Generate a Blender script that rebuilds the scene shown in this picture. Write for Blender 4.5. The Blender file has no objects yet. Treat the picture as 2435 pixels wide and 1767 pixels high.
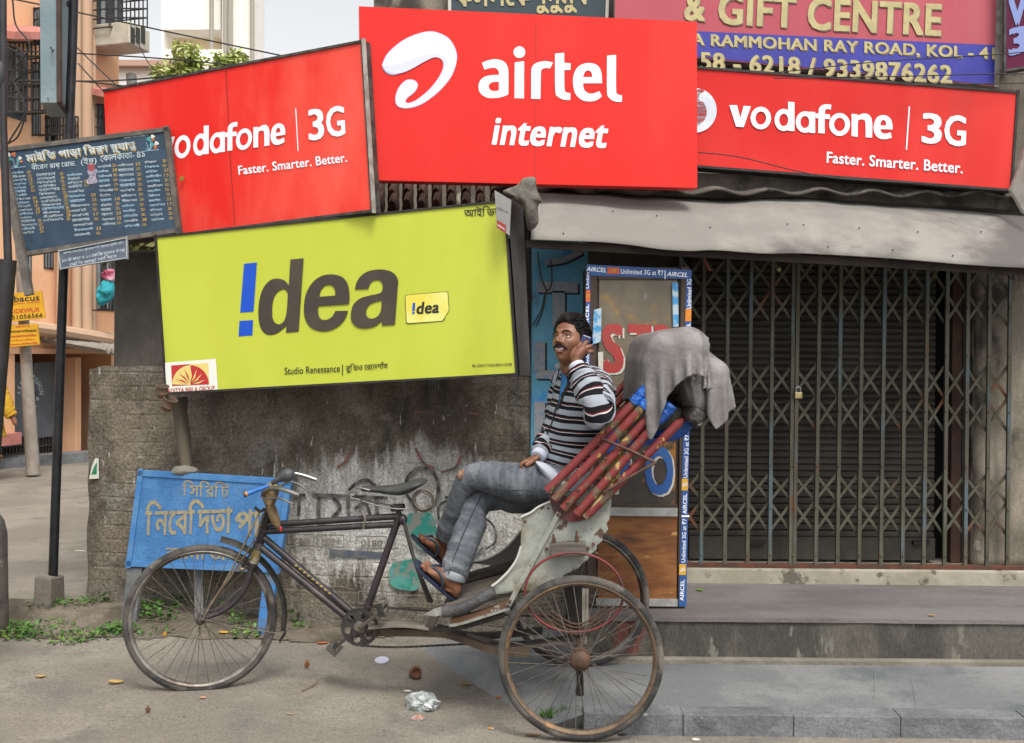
import bpy, bmesh, math, random
from mathutils import Vector, Matrix, noise
R = math.radians
random.seed(7)
C = bpy.context.scene.collection
# ------------------------------------------------------------------ camera, sky, sun, exposure
F = 2331.0; PX0, PY0 = 1217.5, 830.0; EYE = 1.68; ROLL = R(0.5)
cam_d = bpy.data.cameras.new('camera'); cam = bpy.data.objects.new('camera', cam_d); C.objects.link(cam)
cam_d.sensor_width = 36.0; cam_d.lens = F / 2435.0 * 36.0
cam_d.shift_y = -(883.5 - PY0) / 2435.0
cam_d.clip_start = 0.05; cam_d.clip_end = 1000
cr, sr = math.cos(ROLL), math.sin(ROLL)
cam.matrix_world = Matrix(((cr, -sr, 0, 0), (0, 0, -1, 0), (sr, cr, 0, EYE), (0, 0, 0, 1)))
bpy.context.scene.camera = cam
SUN_EL, SUN_AZ = 58, 160          # azimuth measured clockwise from +Y
world = bpy.data.worlds.new('World'); bpy.context.scene.world = world; world.use_nodes = True
nt = world.node_tree; bg = nt.nodes['Background']
sky = nt.nodes.new('ShaderNodeTexSky'); sky.sky_type = 'NISHITA'; sky.sun_disc = False
sky.sun_elevation = R(SUN_EL); sky.sun_rotation = R(SUN_AZ); sky.dust_density = 4.0; sky.air_density = 1.0; sky.ozone_density = 1.0
hs = nt.nodes.new('ShaderNodeHueSaturation'); hs.inputs['Saturation'].default_value = 0.10; hs.inputs['Value'].default_value = 1.0
nt.links.new(sky.outputs[0], hs.inputs['Color']); nt.links.new(hs.outputs[0], bg.inputs['Color'])
bg.inputs['Strength'].default_value = 0.15
sun_d = bpy.data.lights.new('sun', 'SUN'); sun = bpy.data.objects.new('sun', sun_d); C.objects.link(sun)
sun_d.energy = 1.45; sun_d.angle = R(16); sun_d.color = (1.0, 0.93, 0.82)
az = R(SUN_AZ); el = R(SUN_EL)
sdir = Vector((math.sin(az) * math.cos(el), math.cos(az) * math.cos(el), math.sin(el)))
sun.rotation_euler = sdir.to_track_quat('Z', 'Y').to_euler(); sun.location = (0, -5, 12)
vs = bpy.context.scene.view_settings
vs.view_transform = 'Standard'; vs.look = 'None'; vs.gamma = 1.0; vs.use_curve_mapping = False; vs.exposure = 0.74

# ------------------------------------------------------------------ helpers
def W(px, py, Y):
    "the point of the place seen at photo pixel (px, py) at depth Y"
    u = (px - PX0) / F; v = (PY0 - py) / F
    return Vector(((u * cr - v * sr) * Y, Y, EYE + (u * sr + v * cr) * Y))
def G(px, py, z):
    u = (px - PX0) / F; v = (PY0 - py) / F
    return W(px, py, (z - EYE) / (u * sr + v * cr))
def lin(c):
    if isinstance(c, str):
        c = [int(c[i:i + 2], 16) / 255 for i in (0, 2, 4)]
        return tuple(x / 12.92 if x <= 0.04045 else ((x + 0.055) / 1.055) ** 2.4 for x in c)
    return tuple(c)
def lerp(a, b, t): return a + (b - a) * t

class Plane:
    "a plane through three photo pixels at given depths; at() drops a pixel's ray on it"
    def __init__(s, a, b, c):
        s.o = W(*a); n = (W(*b) - s.o).cross(W(*c) - s.o).normalized()
        s.n = n if n.y < 0 else -n
    def at(s, px, py, off=0.0):
        d = W(px, py, 1.0) - Vector((0, 0, EYE))
        o = Vector((0, 0, EYE)); t = (s.o - o).dot(s.n) / d.dot(s.n)
        return o + d * t + s.n * off

ORG = {}
class MB:
    def __init__(s): s.v = []; s.f = []; s.uv = {}; s.mi = []
    def add(s, vs, fs):
        b = len(s.v); s.v += [Vector(x) for x in vs]; s.f += [tuple(b + i for i in f) for f in fs]; return b
    def quad(s, a, b, c, d): s.add([a, b, c, d], [(0, 1, 2, 3)])
    def hexa(s, p):  # 8 points: four of one side, four of the other
        s.add(p, [(0, 1, 2, 3), (7, 6, 5, 4), (0, 4, 5, 1), (1, 5, 6, 2), (2, 6, 7, 3), (3, 7, 4, 0)])
    def box(s, lo, hi):
        x0, y0, z0 = lo; x1, y1, z1 = hi
        s.hexa([(x0, y0, z0), (x1, y0, z0), (x1, y0, z1), (x0, y0, z1), (x0, y1, z0), (x1, y1, z0), (x1, y1, z1), (x0, y1, z1)])
    def slab(s, pts, off):  # polygon extruded by a vector
        n = len(pts); off = Vector(off); pts = [Vector(p) for p in pts]
        s.add(pts + [p + off for p in pts], [tuple(range(n)), tuple(range(2 * n - 1, n - 1, -1))] + [(i, i + n, (i + 1) % n + n, (i + 1) % n) for i in range(n)])
    def bar(s, a, b, w, h, side=None):  # rectangular bar from a to b
        a = Vector(a); b = Vector(b); t = (b - a).normalized()
        side = Vector(side) if side is not None else Vector((0, 1, 0))
        if abs(t.dot(side.normalized())) > .95: side = Vector((1, 0, 0))
        u = (side - t * side.dot(t)).normalized(); v = t.cross(u)
        q = [a + u * (w / 2 * i) + v * (h / 2 * j) for i, j in ((-1, -1), (1, -1), (1, 1), (-1, 1))]
        s.hexa(q + [x + (b - a) for x in q])
    def tube(s, pts, r, n=10, closed=False, cap=True, flat=1.0):
        pts = [Vector(p) for p in pts]; m = len(pts)
        rs = r if isinstance(r, (list, tuple)) else [r] * m
        t0 = (pts[1] - pts[0]).normalized()
        u = t0.orthogonal().normalized()
        if abs(t0.y) < .9: u = (Vector((0, 1, 0)) - t0 * t0.y).normalized()
        base = len(s.v); prev = t0
        for i, p in enumerate(pts):
            if closed: t = (pts[(i + 1) % m] - pts[i - 1]).normalized()
            elif i == 0: t = t0
            elif i == m - 1: t = (pts[-1] - pts[-2]).normalized()
            else: t = ((pts[i + 1] - p).normalized() + (p - pts[i - 1]).normalized()).normalized()
            q = prev.rotation_difference(t); u = q @ u; u = (u - t * u.dot(t)).normalized(); prev = t
            w = t.cross(u)
            for k in range(n):
                a = 2 * math.pi * k / n
                s.v.append(p + (u * math.cos(a) + w * (math.sin(a) * flat)) * rs[i])
        rr = range(m if closed else m - 1)
        for i in rr:
            for k in range(n):
                j = (i + 1) % m
                s.f.append((base + i * n + k, base + i * n + (k + 1) % n, base + j * n + (k + 1) % n, base + j * n + k))
        if cap and not closed:
            s.f.append(tuple(base + k for k in range(n))[::-1]); s.f.append(tuple(base + (m - 1) * n + k for k in range(n)))
    def ball(s, c, r, nu=16, nv=10, fn=None):
        c = Vector(c); rx, ry, rz = r if isinstance(r, (tuple, list)) else (r, r, r)
        b = len(s.v)
        for j in range(nv + 1):
            th = math.pi * j / nv
            for i in range(nu):
                ph = 2 * math.pi * i / nu
                d = Vector((math.sin(th) * math.cos(ph), math.sin(th) * math.sin(ph), math.cos(th)))
                p = Vector((d.x * rx, d.y * ry, d.z * rz))
                if fn: p = fn(p, d)
                s.v.append(c + p)
        for j in range(nv):
            for i in range(nu):
                s.f.append((b + j * nu + i, b + (j + 1) * nu + i, b + (j + 1) * nu + (i + 1) % nu, b + j * nu + (i + 1) % nu))
    def ring(s, c, ax, r, prof, n=64, a0=0, a1=2 * math.pi, ref=None):
        "sweep profile [(dr, dz)] round axis ax"
        c = Vector(c); ax = Vector(ax).normalized(); u = (Vector(ref) if ref else ax.orthogonal()); u = (u - ax * u.dot(ax)).normalized(); w = ax.cross(u)
        full = abs(a1 - a0 - 2 * math.pi) < 1e-6; m = n if full else n + 1; k = len(prof); b = len(s.v)
        for i in range(m):
            a = a0 + (a1 - a0) * i / n; d = u * math.cos(a) + w * math.sin(a)
            for dr, dz in prof: s.v.append(c + d * (r + dr) + ax * dz)
        for i in range(n):
            j = (i + 1) % m
            for q in range(k):
                s.f.append((b + i * k + q, b + j * k + q, b + j * k + (q + 1) % k, b + i * k + (q + 1) % k))
        if not full:
            s.f.append(tuple(b + q for q in range(k))); s.f.append(tuple(b + n * k + q for q in range(k))[::-1])
    def lathe(s, c, ax, prof, n=24):
        c = Vector(c); ax = Vector(ax).normalized(); u = ax.orthogonal().normalized(); w = ax.cross(u); b = len(s.v); k = len(prof)
        for i in range(n):
            a = 2 * math.pi * i / n
            for r, z in prof: s.v.append(c + (u * math.cos(a) + w * math.sin(a)) * r + ax * z)
        for i in range(n):
            j = (i + 1) % n
            for q in range(k - 1): s.f.append((b + i * k + q, b + j * k + q, b + j * k + q + 1, b + i * k + q + 1))
    def build(s, name, m, parent=None, smooth=False, bevel=0, origin=None):
        me = bpy.data.meshes.new(name); o = bpy.data.objects.new(name, me); C.objects.link(o)
        if parent is not None:
            og = ORG[parent.name]; o.parent = parent
        elif origin is not None: og = Vector(origin); o.location = og
        else:
            og = Vector((sum(v.x for v in s.v) / len(s.v), sum(v.y for v in s.v) / len(s.v), min(v.z for v in s.v))); o.location = og
        ORG[o.name] = og
        me.from_pydata([v - og for v in s.v], [], s.f)
        if s.uv:
            lay = me.uv_layers.new(name='UVMap')
            for lp in me.loops: lay.data[lp.index].uv = s.uv.get(lp.vertex_index, (0, 0))
        bm = bmesh.new(); bm.from_mesh(me); bmesh.ops.recalc_face_normals(bm, faces=bm.faces); bm.to_mesh(me); bm.free()
        me.materials.append(m)
        if smooth:
            for p in me.polygons: p.use_smooth = True
            if smooth != 'all':
                try: me.set_sharp_from_angle(angle=R(40))
                except Exception: pass
        if bevel:
            b = o.modifiers.new('bevel', 'BEVEL'); b.width = bevel; b.segments = 2; b.limit_method = 'ANGLE'; b.angle_limit = R(50)
        return o
def tag(o, label=None, cat=None, group=None, kind=None):
    if label: o['label'] = label
    if cat: o['category'] = cat
    if group: o['group'] = group
    if kind: o['kind'] = kind
    return o
def thing(name, loc, label, cat, group=None):
    o = bpy.data.objects.new(name, None); C.objects.link(o); o.location = loc; o.empty_display_size = .1
    ORG[o.name] = Vector(loc); return tag(o, label, cat, group)
def cat_rom(pts, n=8, closed=False):
    pts = [Vector(p) for p in pts]; m = len(pts); out = []
    for i in range(m if closed else m - 1):
        p0 = pts[(i - 1) % m] if closed or i > 0 else pts[0] * 2 - pts[1]
        p1 = pts[i]; p2 = pts[(i + 1) % m]
        p3 = pts[(i + 2) % m] if closed or i + 2 < m else pts[-1] * 2 - pts[-2]
        for k in range(n):
            t = k / n
            out.append(.5 * ((2 * p1) + (p2 - p0) * t + (2 * p0 - 5 * p1 + 4 * p2 - p3) * t * t + (3 * p1 - p0 - 3 * p2 + p3) * t ** 3))
    if not closed: out.append(pts[-1])
    return out
def nz(p, s=1.0, o=0): return noise.noise(Vector(p) * s + Vector((o * 17.3, o * 7.1, o * 3.7)))
def loft(mb, rings, seg=40, sub=6, wr=None, vscale=1.0, cap=True):
    """rings: (centre, a-axis vector, b-axis vector) - half axes as vectors; smooth spline between; uv v = length"""
    cs = cat_rom([r[0] for r in rings], sub); As = cat_rom([r[1] for r in rings], sub); Bs = cat_rom([r[2] for r in rings], sub)
    b = len(mb.v); L = 0; n = len(cs)
    for i in range(n):
        if i: L += (cs[i] - cs[i - 1]).length
        for k in range(seg):
            a = 2 * math.pi * k / seg
            d = As[i] * math.cos(a) + Bs[i] * math.sin(a); p = cs[i] + d
            if wr: p = p + d.normalized() * wr(p, i / (n - 1), a)
            mb.uv[len(mb.v)] = (k / seg, L * vscale); mb.v.append(p)
    for i in range(n - 1):
        for k in range(seg):
            mb.f.append((b + i * seg + k, b + i * seg + (k + 1) % seg, b + (i + 1) * seg + (k + 1) % seg, b + (i + 1) * seg + k))
    if cap: mb.f.append(tuple(b + k for k in range(seg))[::-1]); mb.f.append(tuple(b + (n - 1) * seg + k for k in range(seg)))
def limb(mb, pts, rad, seg=28, sub=8, wr=None, flat=1.0, vscale=1.0):
    "round limb: centres with radii"
    rings = []; m = len(pts); u = None
    for i in range(m):
        t = (pts[min(i + 1, m - 1)] - pts[max(i - 1, 0)]).normalized()
        if u is None: u = (Vector((0, 1, 0)) - t * t.y); u = u.normalized() if u.length > .05 else t.orthogonal().normalized()
        else: u = (u - t * u.dot(t)).normalized()
        w = t.cross(u); rings.append((pts[i], u * rad[i], w * rad[i] * flat))
    loft(mb, rings, seg, sub, wr, vscale)
def poly3(mb, pts):
    "fill a (concave) planar outline"
    from mathutils.geometry import tessellate_polygon
    pts = [Vector(p) for p in pts]; mb.add(pts, [tuple(t) for t in tessellate_polygon([pts])])
def arc_px(cx, cy, rx, ry, a0, a1, n=24): return [(cx + rx * math.cos(R(lerp(a0, a1, i / n))), cy - ry * math.sin(R(lerp(a0, a1, i / n)))) for i in range(n + 1)]
def stroke(mb, pl, pts, w, off, sm=6):
    "a painted stroke of pixel width w along pixel points on plane pl"
    ps = [Vector((p[0], p[1], 0)) for p in pts]
    if len(ps) > 2 and sm: ps = cat_rom(ps, sm)
    L = []; Rr = []
    for i, p in enumerate(ps):
        t = (ps[min(i + 1, len(ps) - 1)] - ps[max(i - 1, 0)]).normalized(); n = Vector((-t.y, t.x, 0)) * w / 2
        L.append(pl.at(p.x + n.x, p.y + n.y, off)); Rr.append(pl.at(p.x - n.x, p.y - n.y, off))
    for i in range(len(ps) - 1): mb.add([L[i], L[i + 1], Rr[i + 1], Rr[i]], [(0, 1, 2, 3)])

# ------------------------------------------------------------------ lettering
TXT = {}
import numpy as np
def outlines(body):
    cu = bpy.data.curves.new('lettering', 'FONT'); cu.body = body; cu.size = 1; cu.fill_mode = 'NONE'; cu.resolution_u = 3
    ob = bpy.data.objects.new('lettering', cu); me = bpy.data.meshes.new_from_object(ob)
    E = [((me.vertices[e.vertices[0]].co.x, me.vertices[e.vertices[0]].co.y), (me.vertices[e.vertices[1]].co.x, me.vertices[e.vertices[1]].co.y)) for e in me.edges]
    # follow each closed loop so that its edges all run the same way
    nxt = {}; out = []
    for e in me.edges:
        for a, b in (tuple(e.vertices), tuple(e.vertices)[::-1]): nxt.setdefault(a, []).append(b)
    seen = set()
    for v0 in sorted(nxt):
        if v0 in seen: continue
        loop = [v0]; seen.add(v0); cur = v0; nb = sorted(nxt[v0]); cur = nb[0]
        while cur not in seen:
            loop.append(cur); seen.add(cur)
            c = [q for q in nxt[cur] if q not in seen]
            if not c: break
            cur = c[0]
        out.append([(me.vertices[q].co.x, me.vertices[q].co.y) for q in loop])
    bpy.data.objects.remove(ob); bpy.data.meshes.remove(me); bpy.data.curves.remove(cu)
    return out
def fill(loops):
    "flat union of closed loops (non-zero winding) cut into trapezoids"
    E = []
    for lp in loops:
        for k in range(len(lp)):
            a, b = lp[k - 1], lp[k]
            if abs(a[1] - b[1]) > 1e-7: E.append((*a, *b))
    if not E: return [], []
    E = np.array(E); up = E[:, 3] > E[:, 1]; D = np.where(up, 1, -1)
    lo = np.where(up[:, None], E[:, :2], E[:, 2:]); hi = np.where(up[:, None], E[:, 2:], E[:, :2])
    sl = (hi[:, 0] - lo[:, 0]) / (hi[:, 1] - lo[:, 1]); ic = lo[:, 0] - sl * lo[:, 1]
    ys = [lo[:, 1], hi[:, 1]]
    with np.errstate(all='ignore'):
        yi = (ic[None, :] - ic[:, None]) / (sl[:, None] - sl[None, :])
        ok = np.isfinite(yi) & (yi > np.maximum(lo[:, 1][:, None], lo[:, 1][None, :]) + 1e-6) & (yi < np.minimum(hi[:, 1][:, None], hi[:, 1][None, :]) - 1e-6)
    ys = np.unique(np.round(np.concatenate(ys + [yi[ok]]), 5)); V = []; Fc = []
    for y0, y1 in zip(ys[:-1], ys[1:]):
        ym = (y0 + y1) / 2; act = np.nonzero((lo[:, 1] < ym) & (hi[:, 1] > ym))[0]
        if not len(act): continue
        act = act[np.argsort(sl[act] * ym + ic[act])]; w = 0
        for e in act:
            if w == 0: st = e
            w += D[e]
            if w == 0:
                b = len(V); V += [(sl[st] * y0 + ic[st], y0), (sl[e] * y0 + ic[e], y0), (sl[e] * y1 + ic[e], y1), (sl[st] * y1 + ic[st], y1)]; Fc.append((b, b + 1, b + 2, b + 3))
    return V, Fc
def glyphs(body, bold=0.0):
    key = (body, bold)
    if key not in TXT:
        if len(body) > 1:      # set the words letter by letter so that each letter is filled once
            V = []; Fc = []
            for k, ch in enumerate(body):
                if ch == ' ': continue
                v, f = glyphs(ch, bold); x = advance(body[:k]) if k else 0; b = len(V)
                V += [(p[0] + x + k * bold * .8, p[1]) for p in v]; Fc += [tuple(b + i for i in q) for q in f]
            TXT[key] = (V, Fc)
        else:
            lp = outlines(body)
            if bold: lp = [[(x + dx * bold * .8, y + dy * bold * .8) for x, y in l] for l in lp for dx, dy in ((1, .6), (-1, .6), (1, -.6), (-1, -.6))]
            TXT[key] = fill(lp)
    return TXT[key]
ADV = {}
def advance(t):
    if t not in ADV:
        m = lambda q: max(p[0] for l in outlines(q) for p in l)
        ADV[t] = m(t + '|') - m('|')
    return ADV[t]
def bengali(tokens, bold=0.0):
    "glyphs in visual order; 'A+B' stacks B under A; ' ' a gap"
    V = []; Fc = []; x = 0.0
    for t in tokens:
        if t == ' ': x += .26; continue
        seq = [q for q in t.replace('~', '').split('+') if q]
        for j, g in enumerate(seq):
            v, f = glyphs(g, bold); b = len(V); sx, sy, ox, oy = 1, 1, 0, 0
            if len(seq) > 1: sx, sy, ox, oy = (1, .66, 0, .21) if j == 0 else (.75, .6, .1, -.17)
            V += [(p[0] * sx + x + ox, p[1] * sy + oy) for p in v]; Fc += [tuple(b + i for i in q) for q in f]
        if seq: x += advance(seq[0]) - (.09 if seq[0] == 'ি' else 0)
    return V, Fc
def put_text(mb, pl, tx, p0, p1, up, off=.003, top=None):
    """text laid on plane pl: its left and right ends at pixels p0, p1 (baseline); up = pixel vector of its height"""
    v, f = tx
    if not v: return
    x0 = min(p[0] for p in v); x1 = max(p[0] for p in v); h = top or max(p[1] for p in v)
    pts = []
    for x, y in v:
        s = (x - x0) / (x1 - x0); t = y / h
        pts.append(pl.at(lerp(p0[0], p1[0], s) + up[0] * t, lerp(p0[1], p1[1], s) + up[1] * t, off))
    mb.add(pts, f)

# ------------------------------------------------------------------ materials
MT = {}
def mat(name, col, col2=None, sc=6, lo=.42, hi=.6, rough=.75, metal=0.0, bump=0.0, bsc=30, spk=None, stretch=(1, 1, 1), col3=None, sc3=2, lo3=.5, hi3=.65, spec=.5, det=6, grain=0.0):
    if name in MT: return MT[name]
    m = bpy.data.materials.new(name); m.use_nodes = True; MT[name] = m
    n = m.node_tree; L = n.links.new; B = n.nodes['Principled BSDF']
    B.inputs['Roughness'].default_value = rough; B.inputs['Metallic'].default_value = metal; B.inputs['Specular IOR Level'].default_value = spec
    tc = n.nodes.new('ShaderNodeTexCoord'); mp = n.nodes.new('ShaderNodeMapping'); mp.inputs['Scale'].default_value = stretch
    L(tc.outputs['Object'], mp.inputs[0])
    def nse(s, d=det):
        q = n.nodes.new('ShaderNodeTexNoise'); q.inputs['Scale'].default_value = s; q.inputs['Detail'].default_value = d; q.inputs['Roughness'].default_value = .62; L(mp.outputs[0], q.inputs['Vector']); return q
    def ramp(src, a, b):
        r = n.nodes.new('ShaderNodeMapRange'); r.inputs[1].default_value = a; r.inputs[2].default_value = b; r.interpolation_type = 'SMOOTHSTEP'; L(src, r.inputs[0]); return r.outputs[0]
    def mix(f, a, b):
        x = n.nodes.new('ShaderNodeMix'); x.data_type = 'RGBA'; L(f, x.inputs[0])
        for i, c in ((6, a), (7, b)):
            if hasattr(c, 'is_output'): L(c, x.inputs[i])
            else: x.inputs[i].default_value = (*lin(c), 1)
        return x.outputs[2]
    out = None
    if col2 is not None: out = mix(ramp(nse(sc).outputs[0], lo, hi), col, col2)
    if col3 is not None: out = mix(ramp(nse(sc3).outputs[0], lo3, hi3), out if out is not None else col, col3)
    if spk:
        c, s, t = spk; out = mix(ramp(nse(s, 3).outputs[0], t, t + .04), out if out is not None else col, c)
    if grain and out is not None:
        hv = n.nodes.new('ShaderNodeHueSaturation'); L(out, hv.inputs['Color']); gm = n.nodes.new('ShaderNodeMapRange'); gm.inputs[1].default_value = .3; gm.inputs[2].default_value = .7; gm.inputs[3].default_value = 1 - grain; gm.inputs[4].default_value = 1 + grain
        L(nse(85, 4).outputs[0], gm.inputs[0]); L(gm.outputs[0], hv.inputs['Value']); out = hv.outputs[0]
    if out is not None: L(out, B.inputs['Base Color'])
    else: B.inputs['Base Color'].default_value = (*lin(col), 1)
    if bump:
        bp = n.nodes.new('ShaderNodeBump'); bp.inputs['Strength'].default_value = bump; bp.inputs['Distance'].default_value = .02
        L(nse(bsc, 8).outputs[0], bp.inputs['Height']); L(bp.outputs[0], B.inputs['Normal'])
    return m
# ------------------------------------------------------------------ the ground and the paving
def sst(a, b, x):
    t = max(0, min(1, (x - a) / (b - a))); return t * t * (3 - 2 * t)
def hgt(x, y):
    h = .033 * sst(-.2, -1.3, x) * sst(8, 5, y)
    h += .085 * sst(5.45, 5.95, y) * sst(-1.0, -2.1, x) * sst(9, 6.6, y)
    if 3 < y < 9: h += .012 * nz((x * 1.4, y * 1.4, 0)) * sst(3.9, 4.6, y) + .005 * nz((x * 5, y * 5, 3))
    return h
def axis(lo, hi, segs):
    out = [lo]
    for b, s in segs:
        while out[-1] < b - 1e-6: out.append(min(b, out[-1] + s))
    return out
gx = axis(-120, 120, [(-20, 10), (-5, 1), (4, .07), (20, 1), (120, 10)])
gy = axis(-60, 250, [(-2, 6), (3, .5), (7.5, .06), (20, .5), (250, 12)])
g = MB()
for y in gy:
    for x in gx: g.v.append(Vector((x, y, hgt(x, y))))
nx = len(gx)
for j in range(len(gy) - 1):
    for i in range(nx - 1): g.f.append((j * nx + i, j * nx + i + 1, (j + 1) * nx + i + 1, (j + 1) * nx + i))
m_ground = mat('dusty_road', '716b62', '807a70', sc=1.1, rough=.94, bump=.7, bsc=22, spk=('4d4a45', 60, .64), col3='66625c', sc3=3.1, lo3=.5, hi3=.7, det=10, grain=.3)
tag(g.build('ground', m_ground, smooth='all', origin=(0, 0, 0)), kind='structure')
m_pave = mat('paving', '67696b', '7b7c7c', sc=2.2, rough=.85, bump=.25, bsc=25, col3='565a5d', sc3=1.1, lo3=.5, hi3=.65, spk=('8b8984', 40, .69), grain=.18)
PZ = .075
p = MB()
top = [G(1385, 1700, PZ), G(2200, 1700, PZ), G(2900, 1712, PZ), Vector((6, 4.3, PZ)), Vector((6, 5.7, PZ)), Vector((.2, 5.7, PZ)), G(1130, 1556, PZ)]
low = [Vector((q.x, q.y, -.1)) for q in top]; low[0] = G(1300, 1728, -.004); low[6] = G(960, 1540, -.012); low[5] = Vector((-.1, 5.7, -.03))
n = len(top); b = p.add(top + low, [tuple(range(n))] + [(i, (i + 1) % n, (i + 1) % n + n, i + n) for i in range(n)])
tag(p.build('pavement', m_pave, origin=(0, 0, 0)), kind='structure')
jt = MB(); m_joint = mat('joint', '7b7c7b', rough=.9)
for a, b in (((1838, 1600), (1800, 1672)), ((1918, 1605), (1888, 1672)), ((1992, 1610), (1978, 1672)), ((2082, 1600), (2080, 1675)), ((2168, 1610), (2180, 1680)), ((1560, 1612), (1400, 1612))):
    pa, pb = G(*a, PZ + .004), G(*b, PZ + .004); d = (pb - pa).normalized(); s = Vector((-d.y, d.x, 0)) * .0016
    jt.quad(pa - s, pb - s, pb + s, pa + s)
tag(jt.build('paving_joints', m_joint, origin=(0, 0, 0)), kind='structure')
m_kerb = mat('kerb_stone', '5f6163', '707275', sc=5, rough=.9, bump=.8, bsc=16, col3='4f5254', sc3=2, lo3=.5, hi3=.66, spk=('8a8884', 18, .68), grain=.25)
kx = [1388, 1625, 1888, 2142, 2440, 2760]
kb = MB()
for i in range(len(kx) - 1):
    a = G(kx[i] + .6, 1697 + (kx[i] - 1388) * .012 + random.uniform(-2, 2), .092); c = G(kx[i + 1] - .6, 1697 + (kx[i + 1] - 1388) * .012 + random.uniform(-2, 2), .092)
    kb.hexa([(a.x, a.y, -.1), (c.x, c.y, -.1), (c.x, c.y, .092), (a.x, a.y, .092), (a.x, a.y + .1, -.1), (c.x, c.y + .1, -.1), (c.x, c.y + .1, .096), (a.x, a.y + .1, .094)])
tag(kb.build('kerb', m_kerb, origin=(0, 0, 0), bevel=.003), kind='structure')
# shop steps
m_riser = mat('mossy_riser', '3f3d38', '55524b', sc=5, rough=.92, bump=.6, bsc=20, stretch=(1, 1, .45), col3='6a4139', sc3=2.6, lo3=.585, hi3=.64, spk=('6a685f', 8, .62), grain=.25)
m_step = mat('step_top', '5b5655', '6c6867', sc=1.6, rough=.9, bump=.3, bsc=30, stretch=(.5, 1.6, 1), grain=.15)
SX0 = W(1392, 1500, 5.06).x
st = MB(); st.box((SX0, 5.062, PZ - .2), (6, 5.9, .292)); tag(st.build('shop_step', m_riser, origin=(0, 5.06, 0), bevel=.012), kind='structure')
st = MB()
xs = [SX0 + i * (6 - SX0) / 90 for i in range(91)]
for j in (0, 1):
    for i, x in enumerate(xs): st.v.append(Vector((x, 5.05 + .008 * nz((x * 3, 0, 1)) if j == 0 else 5.9, .304)))
for j in (0, 1):
    for i, x in enumerate(xs): st.v.append(Vector((st.v[j * 91 + i].x, st.v[j * 91 + i].y, .288 if j else .283)))
for i in range(90): st.f += [(i, i + 1, 91 + i + 1, 91 + i), (i, 182 + i, 183 + i, i + 1)]
tag(st.build('step_slab', m_step, origin=(0, 5.06, 0)), kind='structure')
st = MB(); st.box((SX0 + .03, 5.02, PZ - .1), (6, 5.061, PZ + .028)); tag(st.build('step_footing', mat('footing', '6b665c', '7b766b', sc=4, rough=.95, bump=.5), origin=(0, 5, 0), bevel=.008), kind='structure')
SY = 5.80
st = MB(); st.box((.05, SY, .2), (6, 6.3, .392)); tag(st.build('shop_sill', mat('sill', '8b8676', '9b9687', sc=4, rough=.92, bump=.4, bsc=18, col3='5c584d', sc3=5, lo3=.56, hi3=.62), origin=(0, SY, 0), bevel=.01), kind='structure')

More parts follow.
